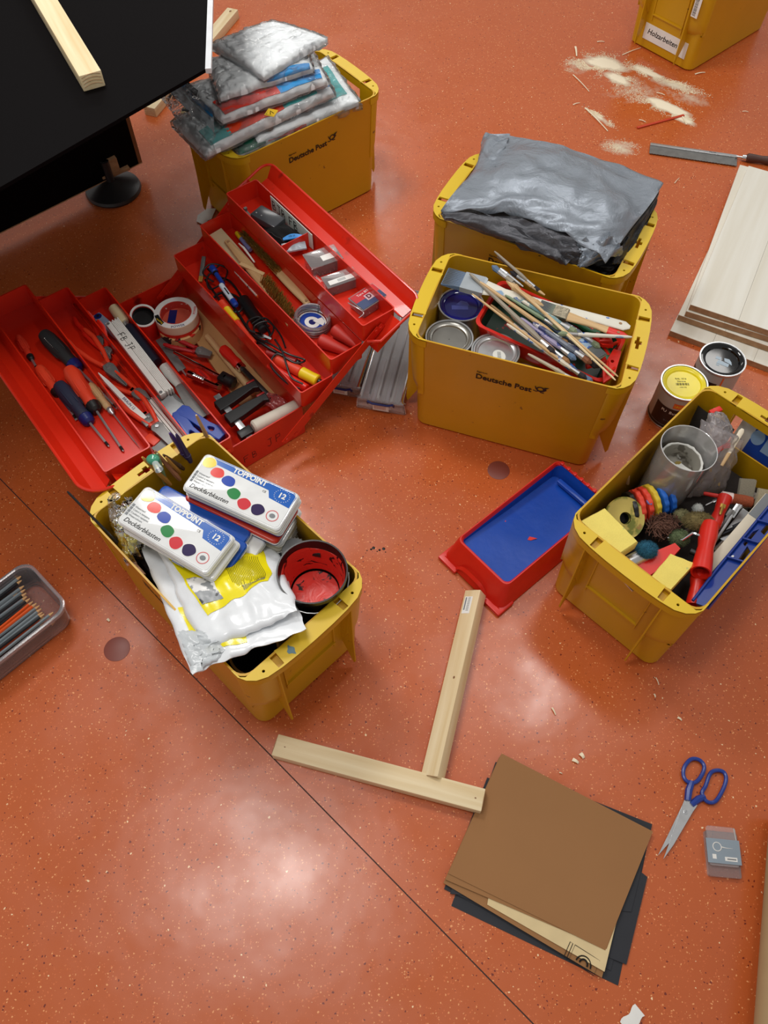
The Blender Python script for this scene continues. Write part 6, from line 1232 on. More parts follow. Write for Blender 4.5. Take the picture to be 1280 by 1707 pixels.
mb = MB(); mb.loft([[(a_, b_, z) for a_, b_ in rrect(-.205, .205, -.125, .125, .03, 3)] for z in (.01, .275)]); mb.build('packed_bundle', tbk, tarp, M=Matrix.Rotation(BOX['B'][2], 4, 'Z') @ Matrix.Translation((0, 0, -.30)))

# ================================================================== crate C contents
lidw = mat('white_enamel_lid', (228, 230, 230), .12, coat=.5); lidb = mat('royal_blue_lid', (24, 78, 168), .12, coat=.5); lidk = mat('deep_blue_tray', (28, 36, 132), .25); crmp = mat('cream_plastic_tray', (218, 212, 190), .4); lidr = mat('red_lid', (200, 50, 30), .25)
LP, WP = .195, .084
def palette_box(label, M, top=None, base=None, printed_=False, L=LP, W=WP, strip=None, dy=0):
    t = thing('paint_box', label, 'paint box', M, 'flat water-colour paint boxes')
    def rg(e, z, r=.009): return [(a_, b_, z) for a_, b_ in rrect(e, L-e, e, W-e, r, 4)]
    mb = MB(); mb.loft([rg(.003, 0), rg(.0, .003), rg(0, .010), rg(.001, .0105)]); mb.build('tray', base or crmp, t)
    mb = MB(); mb.loft([rg(.0004, .011), rg(-.0006, .0118), rg(-.0006, .0165), rg(.0012, .0190), rg(.003, .0195)]); lid = mb.build('lid', top or lidw, t)
    mb = MB(); mb.lathe([(0, 0)], 3) if 0 else mb.loft([rg(-.0012, .0104), rg(-.0018, .0110), rg(-.0012, .0116)], cap=True); mb.build('rim_bead', K['wht'], t)
    if printed_:
        zt = .0196; mb = MB(); mb.prism([(.018, W-.002), (.030, W*.83), (L*.72, W*.78), (L*.76, W*.62), (L-.004, W*.58), (L-.0025, W-.010), (L-.009, W-.0025)], zt-.0006, zt+.0001); mb.build('blue_band', mat('print_blue', (22, 92, 180), .15, coat=.5), lid, smooth=0)
        cols = (('yellow', (238, 206, 22), .085, .20), ('red', (222, 44, 30), .208, .342), ('blue', (22, 66, 170), .345, .415), ('green', (26, 128, 62), .456, .636), ('crimson', (206, 48, 58), .591, .758), ('violet', (40, 22, 74), .731, .748))
        for i, (nm, c, cu_, cv_) in enumerate(cols):
            cx, cy = L*cu_, W*(1-cv_)
            mb = MB(); mb.prism([(cx+.0138*cos(a_)*(1+.06*cos(3*a_+i)), cy+.0122*sin(a_)*(1+.08*sin(2*a_+i))) for a_ in [2*pi*k/24 for k in range(24)]], zt, zt+.0003); mb.build('white_ring', K['wht'], lid)
            mb = MB(); mb.prism([(cx+.0127*cos(a_)*(1+.06*cos(3*a_+i)), cy+.0111*sin(a_)*(1+.08*sin(2*a_+i))) for a_ in [2*pi*k/24 for k in range(24)]], zt+.0003, zt+.0007); mb.build('colour_spot', mat('spot_'+nm, c, .12, coat=.5), lid)
        cx, cy = L*.880, W*.262; mb = MB(); mb.lathe([(.0115, zt), (.0115, zt+.0003), (.0100, zt+.0003), (.0100, zt)], 22, Matrix.Translation((cx, cy, 0)), cap=False); mb.build('red_seal_ring', mat('seal_red', (196, 70, 70), .3), lid); mb = MB(); mb.ball((cx, cy, zt), .006, .005, .0008, 10, 5); mb.build('grey_seal', K['inkg'], lid)
        w_ = K['wht']; text('TOPPOINT', .0150, w_, lid, Matrix.Translation((L*.50, W*.885, zt+.0002)), bold=.0006, sx=.93)
        text('Deckfarbkasten', .0125, K['ink'], lid, Matrix.Translation((.049, .0105, zt+.0002)), shear=.25, bold=.0001)
        text('12', .015, w_, lid, Matrix.Translation((L*.86, W*.78, zt+.0002)), bold=.0005); text('CE', .006, K['ink'], lid, Matrix.Translation((L*.69, W*.71, zt+.0002)))
        mb = MB()
        for k in range(20): a_ = 2*pi*k/20; mb.box(-.0008, .0008, -.0004, .0004, 0, .0003, 0, Matrix.Translation((L*.86+.0145*cos(a_), W*.78+.0125*sin(a_), zt+.0001)) @ Matrix.Rotation(a_, 4, 'Z'))
        mb.build('star_ring', w_, lid, smooth=0)
        mb = MB()
        for k in range(4): mb.box(.003, .009, .018+k*.0065, .0235+k*.0065, zt, zt+.0003); 
        mb.build('small_icons', K['inkg'], lid, smooth=0)
        for k, s_ in enumerate(('Watercolours', 'Couleurs opaques', 'Colori a tempera', 'Waterverf')): text(s_, .0052, K['inkg'], lid, Matrix.Translation((.011, .021+k*.0062, zt+.0002)), align='LEFT')
        mb = MB(); mb.tube([(a_, b_, zt-.0002) for a_, b_ in rrect(.004, L-.004, .004, W-.004, .008, 4)], .0007, 5, closed=True); mb.build('pressed_edge', lidw, lid)
    if strip: mb = MB(); mb.box(L*strip[0], L*strip[1], -.0022, .002, .0035, .0095); mb.build('side_print', strip[2], t, smooth=0)
    return t
a_, b_ = at(344, 754, .365), at(491, 820, .350)
xr = (b_-a_).normalized(); yr_ = Vector((0, 0, 1)).cross(xr).normalized(); zr_ = xr.cross(yr_)
S0 = Matrix.Identity(4)
for i in range(3): S0[i][0] = xr[i]; S0[i][1] = yr_[i]; S0[i][2] = zr_[i]; S0[i][3] = a_[i]
S0 = S0 @ Matrix.Translation((0, -WP, -.0200))
stk = [('topmost paint box of the right stack, printed white lid with clear lettering', lidw, crmp, 1, None), ('second paint box from the top of the right stack, with deep blue base', lidw, lidk, 0, None), ('third paint box of the right stack, red lid edge and blue base', lidr, lidk, 0, None), ('fourth paint box of the right stack, with black handwriting on its side', lidw, crmp, 0, (.70, .76, K['ink'])), ('fifth paint box of the right stack, cream and shifted a little right', crmp, lidw, 0, None), ('lowest visible paint box of the right stack', lidw, crmp, 0, (.15, .3, K['inkg'])), ('paint box wedged below the right stack', crmp, crmp, 0, None)]
off = [(0, 0, 0), (.001, .003, .6), (-.002, -.001, -1.2), (.002, .001, .8), (.001, .002, -.5), (.003, 0, 1.0), (.004, -.004, 0)]
for i, (l, tp_, bs, pr_, st_) in enumerate(stk):
    dx, dy, rz = off[i]; palette_box(l, S0 @ Matrix.Translation((dx, dy, -i*.0202)) @ Matrix.Rotation(R(rz), 4, 'Z'), tp_, bs, bool(pr_), strip=st_)
a_, b_, c_ = at(246, 806, .368), at(393, 892, .356), at(338, 964, .352)
xr = (b_-a_).normalized(); zr_ = (xr.cross((a_+(b_-c_)*-1)-a_)).normalized(); zr_ = -zr_ if zr_.z < 0 else zr_; yr_ = zr_.cross(xr)
S1 = Matrix.Identity(4)
for i in range(3): S1[i][0] = xr[i]; S1[i][1] = yr_[i]; S1[i][2] = zr_[i]; S1[i][3] = a_[i]
S1 = S1 @ Matrix.Translation((0, -WP*1.08, -.0200)) @ Matrix.Diagonal((1.0, 1.08, 1, 1))
S1 = S1 @ Matrix.Diagonal((1, 1/1.08, 1, 1)) @ Matrix.Translation((0, WP*.04, 0))
palette_box('topmost paint box of the left stack, printed lid with a strong lamp reflection', S1, lidw, crmp, True)
palette_box('second paint box of the left stack, its cream rim showing', S1 @ Matrix.Translation((.008, -.002, -.0202)) @ Matrix.Rotation(R(1.2), 4, 'Z'), lidw, crmp, False, strip=(.55, .68, lidb))
palette_box('third paint box of the left stack, blue lid corner sticking out at the right', S1 @ Matrix.Translation((.016, .006, -.0404)) @ Matrix.Rotation(R(2.5), 4, 'Z'), lidb, crmp, False)
palette_box('blue-lidded paint box between the two stacks', S1 @ Matrix.Translation((.004, .034, -.0450)) @ Matrix.Rotation(R(1.5), 4, 'Z'), lidb, lidw, False)
palette_box('lowest paint box under both stacks', S1 @ Matrix.Translation((.030, .040, -.0620)) @ Matrix.Rotation(R(1), 4, 'Z'), lidw, crmp, False)
# wipes / dust sheet bags: white with yellow print
wb = mat('glossy_white_film', (232, 236, 240), .22, coat=.3, bump=.5, bscale=22); yb = mat('glossy_yellow_print', (238, 222, 14), .25, coat=.3, bump=.4, bscale=22)
def softbag(label, px4, z4, t, yreg, seed, photo=None, lines=True, tail=None):
    W = [at(px, py, z) for (px, py), z in zip(px4, z4)]; c = (W[0]+W[1]+W[2]+W[3])/4; P = [w_-c for w_ in W]
    th = thing('plastic_pack', label, 'plastic package', Matrix.Translation(c), 'white and yellow plastic packs')
    pad('bag', P, t, wb, th, amp=.008, fr=4.5, seed=seed, e=.001, n=36, pw=.42)
    fn = pad_fn(P, t, .001, .008, 4.5, seed, .42)
    # yellow print: quad region in (u, v)
    mb = MB(); mb.grid(lambda u, v: fn(*bil(yreg, u, v))+Vector((0, 0, .0012)), 18, 18, thick=.0006); yo = mb.build('yellow_print', yb, th, smooth=60)
    if photo:
        mb = MB(); mb.grid(lambda u, v: fn(*bil(photo, u, v))+Vector((0, 0, .0022)), 10, 10, thick=.0006); mb.build('grey_picture', mat('grey_car_picture', (150, 154, 158), .35, stains=(((232, 232, 232), 45, .52, .03), ((60, 62, 66), 40, .64, .02))), th, smooth=60)
    if lines:
        mb = MB(); rr = random.Random(seed)
        for k in range(22):
            for (ua, ub, va, vb) in lines:
                u0 = ua+rr.random()*.02; u1 = ub-rr.random()*.12; v = va+(vb-va)*k/22
                pts = [fn(*bil(yreg, u0+(u1-u0)*i/7, v))+Vector((0, 0, .0022)) for i in range(8)]; mb.tube(pts, .00045, 3)
        mb.build('print_lines', mat('olive_ink', (90, 84, 20), .6), th, smooth=0)['kind'] = 'stuff'
        p_ = [bil(yreg, .86, .62), bil(yreg, .97, .62), bil(yreg, .97, .95), bil(yreg, .86, .95)]
        mb = MB()
        for k in range(13): v = .62+.33*k/13; q = [fn(*bil(yreg, a_, b_))+Vector((0, 0, .0024)) for a_, b_ in ((.87, v), (.95, v), (.95, v+.012), (.87, v+.012))]; vs = [mb.v(x) for x in q]; mb.f(vs)
        mb.build('barcode', K['inkg'], th, smooth=0, recalc=False)
    return th, fn, c
def bil(Q, u, v):
    (a, b), (c, d), (e, f_), (g, h) = Q
    return ((a*(1-u)+c*u)*(1-v)+(g*(1-u)+e*u)*v, (b*(1-u)+d*u)*(1-v)+(h*(1-u)+f_*u)*v)
# corners: upper-left, lower-left, lower-right, upper-right
softbag('lower white plastic pack whose crinkled corner hangs over the crate edge', ((236, 915), (318, 1122), (510, 1048), (455, 905)), (.265, .312, .335, .215), .014, ((.55, .10), (.92, .12), (.93, .50), (.6, .6)), 5, photo=((.78, .16), (.88, .18), (.88, .32), (.80, .34)), lines=())
softbag('upper white plastic pack with large yellow panel and small grey picture', ((258, 905), (338, 1090), (496, 1018), (456, 895)), (.285, .315, .345, .228), .024, ((.10, .03), (.76, .18), (.66, .84), (.02, .90)), 2, photo=((.40, .12), (.68, .18), (.68, .38), (.48, .34)), lines=((.45, .9, .52, .93), (.05, .3, .1, .5)))
W = [at(296, 1052, .322), at(321, 1125, .325), at(425, 1062, .312), at(372, 1050, .316)]; c = (W[0]+W[2])/2
o = pad('crinkled_film', [w_-c for w_ in W], .006, mat('translucent_white_film', (206, 212, 216), .2, bump=.8, bscale=60, alpha=.85), None, amp=.006, fr=8, seed=4, n=22); o.matrix_basis = Matrix.Translation(c); tag(o, 'crinkled translucent white film tip hanging over the long side of the crate', 'plastic film')
# black pot with red paint
c = at(520, 952, .330); t = thing('paint_pot', 'black plastic bucket with red paint smeared inside and a wire handle lug', 'paint pot', Matrix.Translation((c.x, c.y, .010)))
H_ = .320; rP = .0615
mb = MB(); mb.lathe([(rP*.72, 0), (rP*.90, H_-.032), (rP*.97, H_-.014), (rP*1.0, H_-.012), (rP*1.0, H_-.006), (rP*1.02, H_-.004), (rP*1.02, H_), (rP*.975, H_), (rP*.95, H_-.010), (rP*.735, .235), (rP*.66, .23)], 48, cap=False); mb.lathe([(rP*.66, .2299), (.0005, .23)], 48); mb.build('pot', mat('black_pot', (18, 14, 15), .3), t)
pp = bpy.data.materials.new('red_paint_over_black'); pp.use_nodes = True; nt = pp.node_tree; N = nt.nodes; L = nt.links; b = N['Principled BSDF']; b.inputs['Roughness'].default_value = .3
tcn = N.new('ShaderNodeTexCoord'); mpn = N.new('ShaderNodeMapping'); mpn.inputs['Scale'].default_value = (22, 22, 34); L.new(tcn.outputs['Object'], mpn.inputs[0]); non = N.new('ShaderNodeTexNoise'); non.inputs['Scale'].default_value = 1.6; non.inputs['Detail'].default_value = 5; non.inputs['Distortion'].default_value = 1.5; L.new(mpn.outputs[0], non.inputs['Vector'])
crn = N.new('ShaderNodeValToRGB'); crn.color_ramp.interpolation = 'EASE'; e0, e1 = crn.color_ramp.elements; e0.position = .36; e0.color = srgb(30, 14, 16); e1.position = .40; e1.color = srgb(214, 48, 36); L.new(non.outputs['Fac'], crn.inputs['Fac']); L.new(crn.outputs['Color'], b.inputs['Base Color'])
bpn = N.new('ShaderNodeBump'); bpn.inputs['Strength'].default_value = .4; bpn.inputs['Distance'].default_value = .003; L.new(non.outputs['Fac'], bpn.inputs['Height']); L.new(bpn.outputs['Normal'], b.inputs['Normal'])
rng_ = []
for k in range(8):
    zt_ = H_-.012-(H_-.012-.243)*k/7; r_k = rP*(.928-.20*k/7)
    rng_.append([(r_k*cos(a_), r_k*sin(a_), zt_+(.004*sin(3*a_+1)-.006 if k == 0 else 0)) for a_ in [2*pi*i/48 for i in range(48)]])
mb = MB(); mb.loft(rng_, cap=False); mb.lathe([(rP*.70, .2365), (.0005, .2362)], 40); mb.build('red_paint', pp, t, recalc=False)
mb = MB(); mb.tube([(rP*1.03*cos(R(a_)), rP*1.03*sin(R(a_)), H_-.026-.012*sin(R(a_+170))) for a_ in range(-170, 11, 12)], .0012, 6); mb.build('wire_bail', K['steel'], t)
mb = MB(); mb.xprof([(-.012, .010), (.004, .013)], 12, y0=0); mb.build('lug', K['blk'], t, M=Matrix.Translation((rP*.1, rP*1.0, H_-.04)))
t = thing('glass_jar', 'clear jar lid edge behind the black bucket', 'jar', Matrix.Translation((at(490, 914, .268).x, at(490, 914, .268).y, .010)) @ Matrix.Diagonal((.78, .78, 1, 1))); mb = MB(); mb.lathe([(.026, 0), (.028, .01), (.028, .24), (.030, .244), (.030, .256), (.027, .258), (.001, .258)], 28); mb.build('jar', mat('smoke_glass', (136, 138, 140), .1), t); mb = MB()
for k in range(24): mb.box(.0295, .0312, -.0008, .0008, .244, .256, 0, Matrix.Rotation(2*pi*k/24, 4, 'Z'))
mb.build('lid_ridges', K['wht'], t, smooth=0)
c = at(424, 1088, .24); t = thing('bucket', 'dark bucket with yellowish rim under the white packs at the near corner', 'bucket', Matrix.Translation((c.x, c.y, .010))); mb = MB(); mb.lathe([(.034, 0), (.043, .225), (.045, .225), (.045, .232), (.041, .232), (.038, .20), (.001, .12)], 36); mb.build('body', K['blk'], t); mb = MB(); mb.lathe([(.0435, .2318), (.0452, .2345), (.0408, .2345), (.0435, .2318)], 36, cap=False); mb.build('yellowish_rim', mat('ochre_rim', (150, 112, 50), .4), t)
c = at(452, 1050, .25)
# sponge bag
sy = mat('yellow_sponge_bag', (186, 172, 60), .5, bump=1, bscale=120, stains=(((120, 112, 52), 40, .55, .06),))
W = [at(186, 868, .262), at(214, 938, .262), at(252, 900, .27), at(222, 836, .275)]; c = (W[0]+W[2])/2; P = [w_-c for w_ in W]
t = thing('net_bag', 'yellow sponge in a crinkled clear bag with a white tag', 'plastic package', Matrix.Translation(c)); pad('sponge', P, .022, sy, t, amp=.006, fr=5, seed=6, e=.006, n=22, pw=.5); pad('clear_wrapper', grow(P, .14), .028, film, t, amp=.011, fr=7, seed=16, e=.008, n=28)
q_ = at(220, 880, .300)-c; mb = MB(); mb.box(-.012, .012, -.008, .008, 0, .0012, 0, Matrix.Translation(q_) @ Matrix.Rotation(R(35), 4, 'Z') @ Matrix.Rotation(.3, 4, 'X')); mb.build('white_tag', K['paper'], t)
q_ = [at(188, 846, .30)-c, at(184, 832, .318)-c, at(192, 828, .315)-c]; mb = MB(); mb.loft([[p+Vector((k*cos(a_), k*sin(a_), 0)) for a_ in [2*pi*i/8 for i in range(8)]] for p, k in zip([q_[0]+Vector((.01, -.01, -.01)), q_[0], q_[1], q_[2]], (.02, .010, .006, .010))]); mb.build('twisted_neck', film, t)
# thin black rod over the left wall
for nm, l, a, b, r, m in (('rod', 'thin black rod leaning out over the upper left wall of the paint box crate', (112, 819, .36), (196, 905, .27), .0022, K['blk']),):
    m_, L_ = lay(a, b); mb = MB(); mb.xprof([(0, r*.6), (.004, r), (L_, r*1.3)], 8); tag(mb.build(nm, m, M=m_), l, 'rod')
# brushes standing in the far corner
for l, a, b, m, r, br in (('thin brush with pale handle rising above the far corner over the blue knife handle', (352, 742, .255), (327, 692, .40), K['beech'], .0030, mat('green_tip_bristle', (60, 140, 100), .8)), ('purple-handled brush with glossy ends leaning over the tool tray', (312, 764, .28), (283, 722, .36), mat('purple_glitter', (70, 50, 108), .3), .0042, None), ('second purple brush crossing the first one', (318, 770, .28), (294, 724, .36), mat('purple_dark', (54, 42, 80), .3), .0042, None), ('wooden brush handle leftmost of the bundle', (284, 808, .26), (237, 762, .36), K['gold'], .0034, None),
                      ('green-stained wooden handle in the bundle', (276, 806, .26), (262, 756, .355), mat('green_wood', (132, 156, 108), .5), .0036, None), ('brown wooden handle right of the green-stained one', (300, 800, .26), (258, 752, .35), mat('reddish_wood', (160, 106, 74), .5), .0036, None), ('ochre wooden handle reaching under the printed lid', (300, 788, .27), (276, 762, .34), K['gold'], .0030, None), ('dark brown handle reaching towards the purple brushes', (306, 782, .27), (272, 758, .345), mat('dark_wood_handle', (84, 60, 40), .5), .0034, None)):
    rod_brush(l, a, b, m, r*1.4, br, fer=br is not None, grp='brushes in the far corner of the paint box crate')
p = at(255, 766, .35); t = thing('bottle', 'small green glittery plastic tube end among the brush handles', 'tube', Matrix.Translation(p)); mb = MB(); mb.ball((0, 0, 0), .013, .011, .010); mb.build('tube', mat('green_gel', (70, 150, 120), .15), t); mb = MB(); mb.xprof([(.008, .006), (.028, .008)], 10); mb.build('neck', clear('frost', (220, 235, 230), .4, .1), t, M=Matrix.Rotation(-1, 4, 'Z'))
p = at(226, 948, .24); m_, L_ = lay((212, 930, .25), (240, 960, .25)); t = thing('twine', 'small brush with pink wooden end deep beside the long wall', 'brush', m_); mb = MB(); mb.xprof([(0, .004), (.01, .006), (L_, .005)], 10); mb.build('handle', mat('pinkish_wood', (196, 150, 118), .5), t); mb = MB(); mb.ball((0, 0, 0), .006); mb.build('bead', K['chrome'], t)
mb = MB(); mb.loft([[(a_, b_, z) for a_, b_ in rrect(-.19, .10, -.115, .115, .03, 3)] for z in (.008, .215)]); t = thing('packed_cloth', 'dark bundled cloth filling the crate under the paint boxes', 'cloth', inbox('C')); mb.build('cloth', mat('dark_brown_cloth', (34, 22, 20), .9, bump=1, bscale=60), t)
# ================================================================== crate D contents
iD = inbox('D')
def Dp(x, y, z): return iD @ Vector((x, y, z))
# leaning clear measuring beaker with a smaller paint cup inside
c = at(1134, 747, .335); t = thing('beaker', 'tall clear plastic beaker with a white-edged paint cup inside', 'beaker', Matrix.Translation((c.x, c.y, .02)) @ Matrix.Rotation(R(3), 4, 'Y'))
bk = clear('beaker_plastic', (226, 226, 224), .30, .10, edge=.3)
mb = MB(); mb.lathe([(.040, 0), (.0535, .313), (.0545, .316), (.0525, .316), (.0395, .003), (.001, .003)], 44, cap=False); mb.build('outer_beaker', bk, t)
mb = MB(); mb.tube([(.0538*cos(R(a_)), .0538*sin(R(a_)), .316) for a_ in range(0, 360, 10)], .0009, 5, closed=True); mb.build('beaker_rim', clear('rim_plastic', (236, 236, 236), .5, .05), t)
mb = MB(); mb.lathe([(.030, .12), (.040, .272), (.0415, .274), (.0405, .276), (.038, .274), (.035, .241), (.001, .238)], 40, cap=False); mb.build('inner_cup', mat('paint_smeared_cup', (150, 146, 136), .35, stains=(((92, 86, 76), 24, .55, .04), ((206, 206, 200), 30, .6, .02))), t)
mb = MB(); rr = random.Random(4); n_ = 40; mb.tube([(( .0402+rr.uniform(-.0004, .0008))*cos(2*pi*i/n_), (.0402+rr.uniform(-.0004, .0008))*sin(2*pi*i/n_), .2755+rr.uniform(-.001, .001)) for i in range(n_)], [.0022+rr.uniform(-.0006, .0008) for _ in range(n_)], 6, closed=True); mb.build('white_paint_ring', K['wht'], t)
mb = MB(); mb.prism([(.030*cos(2*pi*i/22)*(1+.16*sin(i*2.3)), -.006+.022*sin(2*pi*i/22)*(1+.18*cos(i*3.1))) for i in range(22)], .2395, .2435); mb.build('white_paint_pool', K['wht'], t)
mb = MB(); mb.prism([(-.012, -.014), (.004, -.012), (.014, -.018), (.004, -.008), (-.006, -.009)], .2435, .2445); mb.build('bare_patch', K['inkg'], t)
mb = MB(); mb.prism([(.008+.007*cos(i)*(1+.3*sin(i*2)), .016+.004*sin(i)) for i in range(6)], .240, .2440); mb.build('ochre_smear', mat('ochre_paint', (150, 128, 60), .4), t)
for a_, z_ in ((R(-110), .18), (R(-95), .165), (R(-120), .20)):
    mb = MB(); mb.loft([[(.0472*cos(a_+d_), .0472*sin(a_+d_), z_+q) for d_ in (-.16, 0, .16)] for q in (-.006, .004)], cap=False, close=False); mb.build('paint_smudge', mat('slate_paint', (70, 78, 92), .5), t)
# crumpled bag with red ends
def film_patch(name, label, px4, z4, t_, m_, seed, cat='plastic film', amp=.007, fr=4):
    W = [at(px, py, z) for (px, py), z in zip(px4, z4)]; c = (W[0]+W[1]+W[2]+W[3])/4; th = thing(name, label, cat, Matrix.Translation(c)); pad('film', [w_-c for w_ in W], t_, m_, th, amp=amp, fr=fr, seed=seed, e=.003, n=34, pw=.5); return th, c
th, c = film_patch('clear_bag', 'crumpled clear plastic bag beside the beaker, gathered at the top', ((1140, 830), (1205, 820), (1240, 735), (1168, 700)), (.18, .17, .27, .30), .030, clear('crumpled_bag_film', (250, 240, 242), .16, .08, .5, 30, edge=.10, ior=1.35), 5)
th2, c2 = film_patch('clear_bag', 'tied clear plastic bag top reaching the red clip at the crate end', ((1180, 745), (1225, 742), (1205, 690), (1180, 690)), (.27, .26, .29, .30), .025, MC['crumpled_bag_film'], 9)
m_, L_ = lay((1186, 688, .292), (1200, 682, .292)); t = thing('clip', 'small red clip at the top of the clear bag', 'clip', m_); mb = MB(); mb.box(-.004, L_+.002, -.006, .006, -.003, .004, .002); mb.build('clip_body', K['redp'], t); mb = MB(); mb.cyl((L_/2, -.007, 0), (L_/2, .007, 0), .0015); mb.build('pin', K['steel'], t)
m_, L_ = lay((1196, 752, .262), (1214, 742, .268)); t = thing('twist_tie', 'bundle of red twist ties inside the clear bag', 'tie', m_)
for k in range(4): mb = MB(); mb.tube([(-.004, -.004+.003*k, 0), (L_*.5, -.002+.002*k, .003), (L_+.003*k, -.006+.004*k, .001)], .0013, 5); mb.build('tie', K['redp'], t)
# packet and grey sheet tucked behind the hand hole
m_ = iD @ Matrix.Translation((.232, 0, .165)) @ Matrix.Rotation(R(6), 4, 'Y'); t = thing('brush_packet', 'white packet with a large blue label tucked outside the hand hole of the crate end', 'packet', m_)
mb = MB(); mb.box(0, .003, -.062, .045, 0, .118, .001); mb.build('packet', K['wht'], t)
mb = MB(); mb.box(-.0006, .0002, -.062, .012, .01, .100); bl = mb.build('blue_label', mat('label_blue', (24, 74, 176), .35), t, smooth=0)
mb = MB(); mb.loft([[(-.0012, .0+.014*cos(a_), .072+.020*sin(a_)) for a_ in [2*pi*i/20 for i in range(20)]], [(-.0006, .0+.014*cos(a_), .072+.020*sin(a_)) for a_ in [2*pi*i/20 for i in range(20)]]]); mb.build('light_oval', mat('pale_blue_print', (150, 186, 226), .4), bl)
mb = MB(); mb.box(-.0012, -.0006, -.040, -.018, .045, .085); mb.build('light_box', MC['pale_blue_print'], bl)
t = thing('grey_sheet', 'dark grey folded sheet behind the beaker at the crate end', 'sheet', iD @ Matrix.Translation((.208, .085, .14))); mb = MB(); mb.grid(lambda u, v: (-.02+.02*u+.006*nz(u*2, v*2, 3), -.045+.095*u, .0+.135*v-.02*u*v), 10, 8, thick=.001); mb.build('sheet', mat('slate_grey_sheet', (70, 70, 74), .5), t)
m_, L_ = lay((1215, 755, .262), (1238, 715, .285)); t = thing('ice_stick', 'rounded cream stick end inside the clear bag', 'stick', m_); mb = MB(); mb.xprof([(0, .004), (L_-.006, .0055), (L_, .003)], 12, flat=.5); mb.build('stick', mat('cream_stick', (226, 214, 190), .4), t); mb = MB(); mb.xprof([(-.03, .003), (0, .004)], 10, flat=.5); mb.build('shank', K['beech'], t)
# foam rings / lids standing on edge
a_, b_ = at(1052, 848, .215), at(1112, 826, .215)
dv = (b_-a_); Ld = dv.length; mm, _ = frame(a_, b_)
cols = [('black', K['blk']), ('red', mat('foam_red', (218, 62, 38), .6)), ('red', MC['foam_red']), ('yellow', mat('foam_yellow', (226, 196, 52), .6)), ('blue', mat('foam_blue', (30, 104, 204), .6)), ('blue', MC['foam_blue'])]
lbs = ['black scalloped plastic lid at the far left of the row of lids', 'leftmost red lid standing on edge in the row', 'second red lid of the row with a purple smear', 'single yellow lid in the middle of the row', 'first blue lid of the row, right beside the yellow one', 'last blue lid at the right end of the row']
for i, ((n_, m), l) in enumerate(zip(cols, lbs)):
    x = Ld*(i-.6)/5.2; t = thing('scalloped_lid', l, 'lid', mm @ Matrix.Translation((x, .0, .0)) @ Matrix.Rotation(R(-12+i*3), 4, 'Z') @ Matrix.Rotation(pi/2, 4, 'Y'), 'row of coloured plastic lids')
    rr_l = .036; mb = MB(); out = [((rr_l*(1+.025*cos(14*q)))*cos(q), (rr_l*(1+.025*cos(14*q)))*sin(q)) for q in [2*pi*k/84 for k in range(84)]]
    mb.loft([[(p*.97, q, 0) for p, q in [(a2*.98, b2*.98) for a2, b2 in out]], [(a2, b2, .002) for a2, b2 in out], [(a2, b2, .0085) for a2, b2 in out], [(a2*.93, b2*.93, .0105) for a2, b2 in out]]); o = mb.build('lid_body', m, t, smooth=50)
    mb = MB(); mb.lathe([(rr_l*.72, .0105), (rr_l*.74, .0118), (rr_l*.80, .0118), (rr_l*.82, .0105)], 30, cap=False); mb.build('raised_ring', m, t)
    if 'purple' in l: mb = MB(); mb.ball((-rr_l*.82, -.012, .004), .004, .008, .006); mb.build('purple_smear', mat('purple_smear', (110, 110, 170), .5), t)
# ochre spool disc
c = at(1040, 864, .235); t = thing('tape_spool', 'ochre paint-stained round disc with a black centre hole', 'disc', Matrix.Translation(c) @ Matrix.Rotation(R(12), 4, 'Y') @ Matrix.Rotation(R(28), 4, 'X'))
mb = MB(); mb.lathe([(.011, .001), (.012, .006), (.036, .003), (.041, .005), (.042, .003), (.041, -.003), (.036, -.002), (.011, -.002)], 44, cap=False); mb.build('disc', mat('ochre_stained_plastic', (196, 176, 92), .4, stains=(((120, 124, 52), 30, .52, .06), ((160, 124, 70), 22, .6, .05))), t)
mb = MB(); mb.lathe([(.0115, .006), (.0112, -.018), (.001, -.019)], 20, cap=False); mb.build('dark_hub', K['blk'], t)
# sponges
def sponge(label, px4, z, h, scour=None, rough=0, seed=1):
    W = [at(px, py, z) for px, py in px4]; c = (W[0]+W[2])/2; th = thing('sponge', label, 'sponge', Matrix.Translation(c), 'yellow sponges'); P = [w_-c for w_ in W]
    mb = MB(); n = 14
    def bl(u, v): return P[0].lerp(P[1], u).lerp(P[3].lerp(P[2], u), v)
    def ring(k, zz):
        out = []
        for i in range(4):
            for j in range(n):
                s = j/n; u, v = ((s, 0), (1, s), (1-s, 1), (0, 1-s))[i]; p = bl(.5+(u-.5)*k, .5+(v-.5)*k); d = rough*nz(p.x*60, p.y*60, seed+zz*40)
                out.append((p.x*(1+d*8), p.y*(1+d*8), zz+.3*d))
        return out
    mb.loft([ring(.94, -h), ring(1, -h+.003), ring(1, -.003), ring(.95, 0)]); mb.build('foam_block', K['foam'], th, smooth=50)
    if scour: mb = MB(); mb.loft([ring(1.0, -h-.009), ring(1.02, -h-.0005)]); mb.build('scouring_pad', mat('dark_green_scourer', (14, 42, 42), .95, bump=1, bscale=400), th)
    return th
sponge('large square-cut yellow sponge against the crate end', ((967, 868), (1030, 926), (1064, 903), (1008, 846)), .288, .030, seed=2, rough=.0010)
th = sponge('ragged yellow sponge with a dark scouring pad near the front flange', ((1081, 966), (1118, 984), (1160, 938), (1118, 922)), .262, .030, scour=True, rough=.004, seed=7)
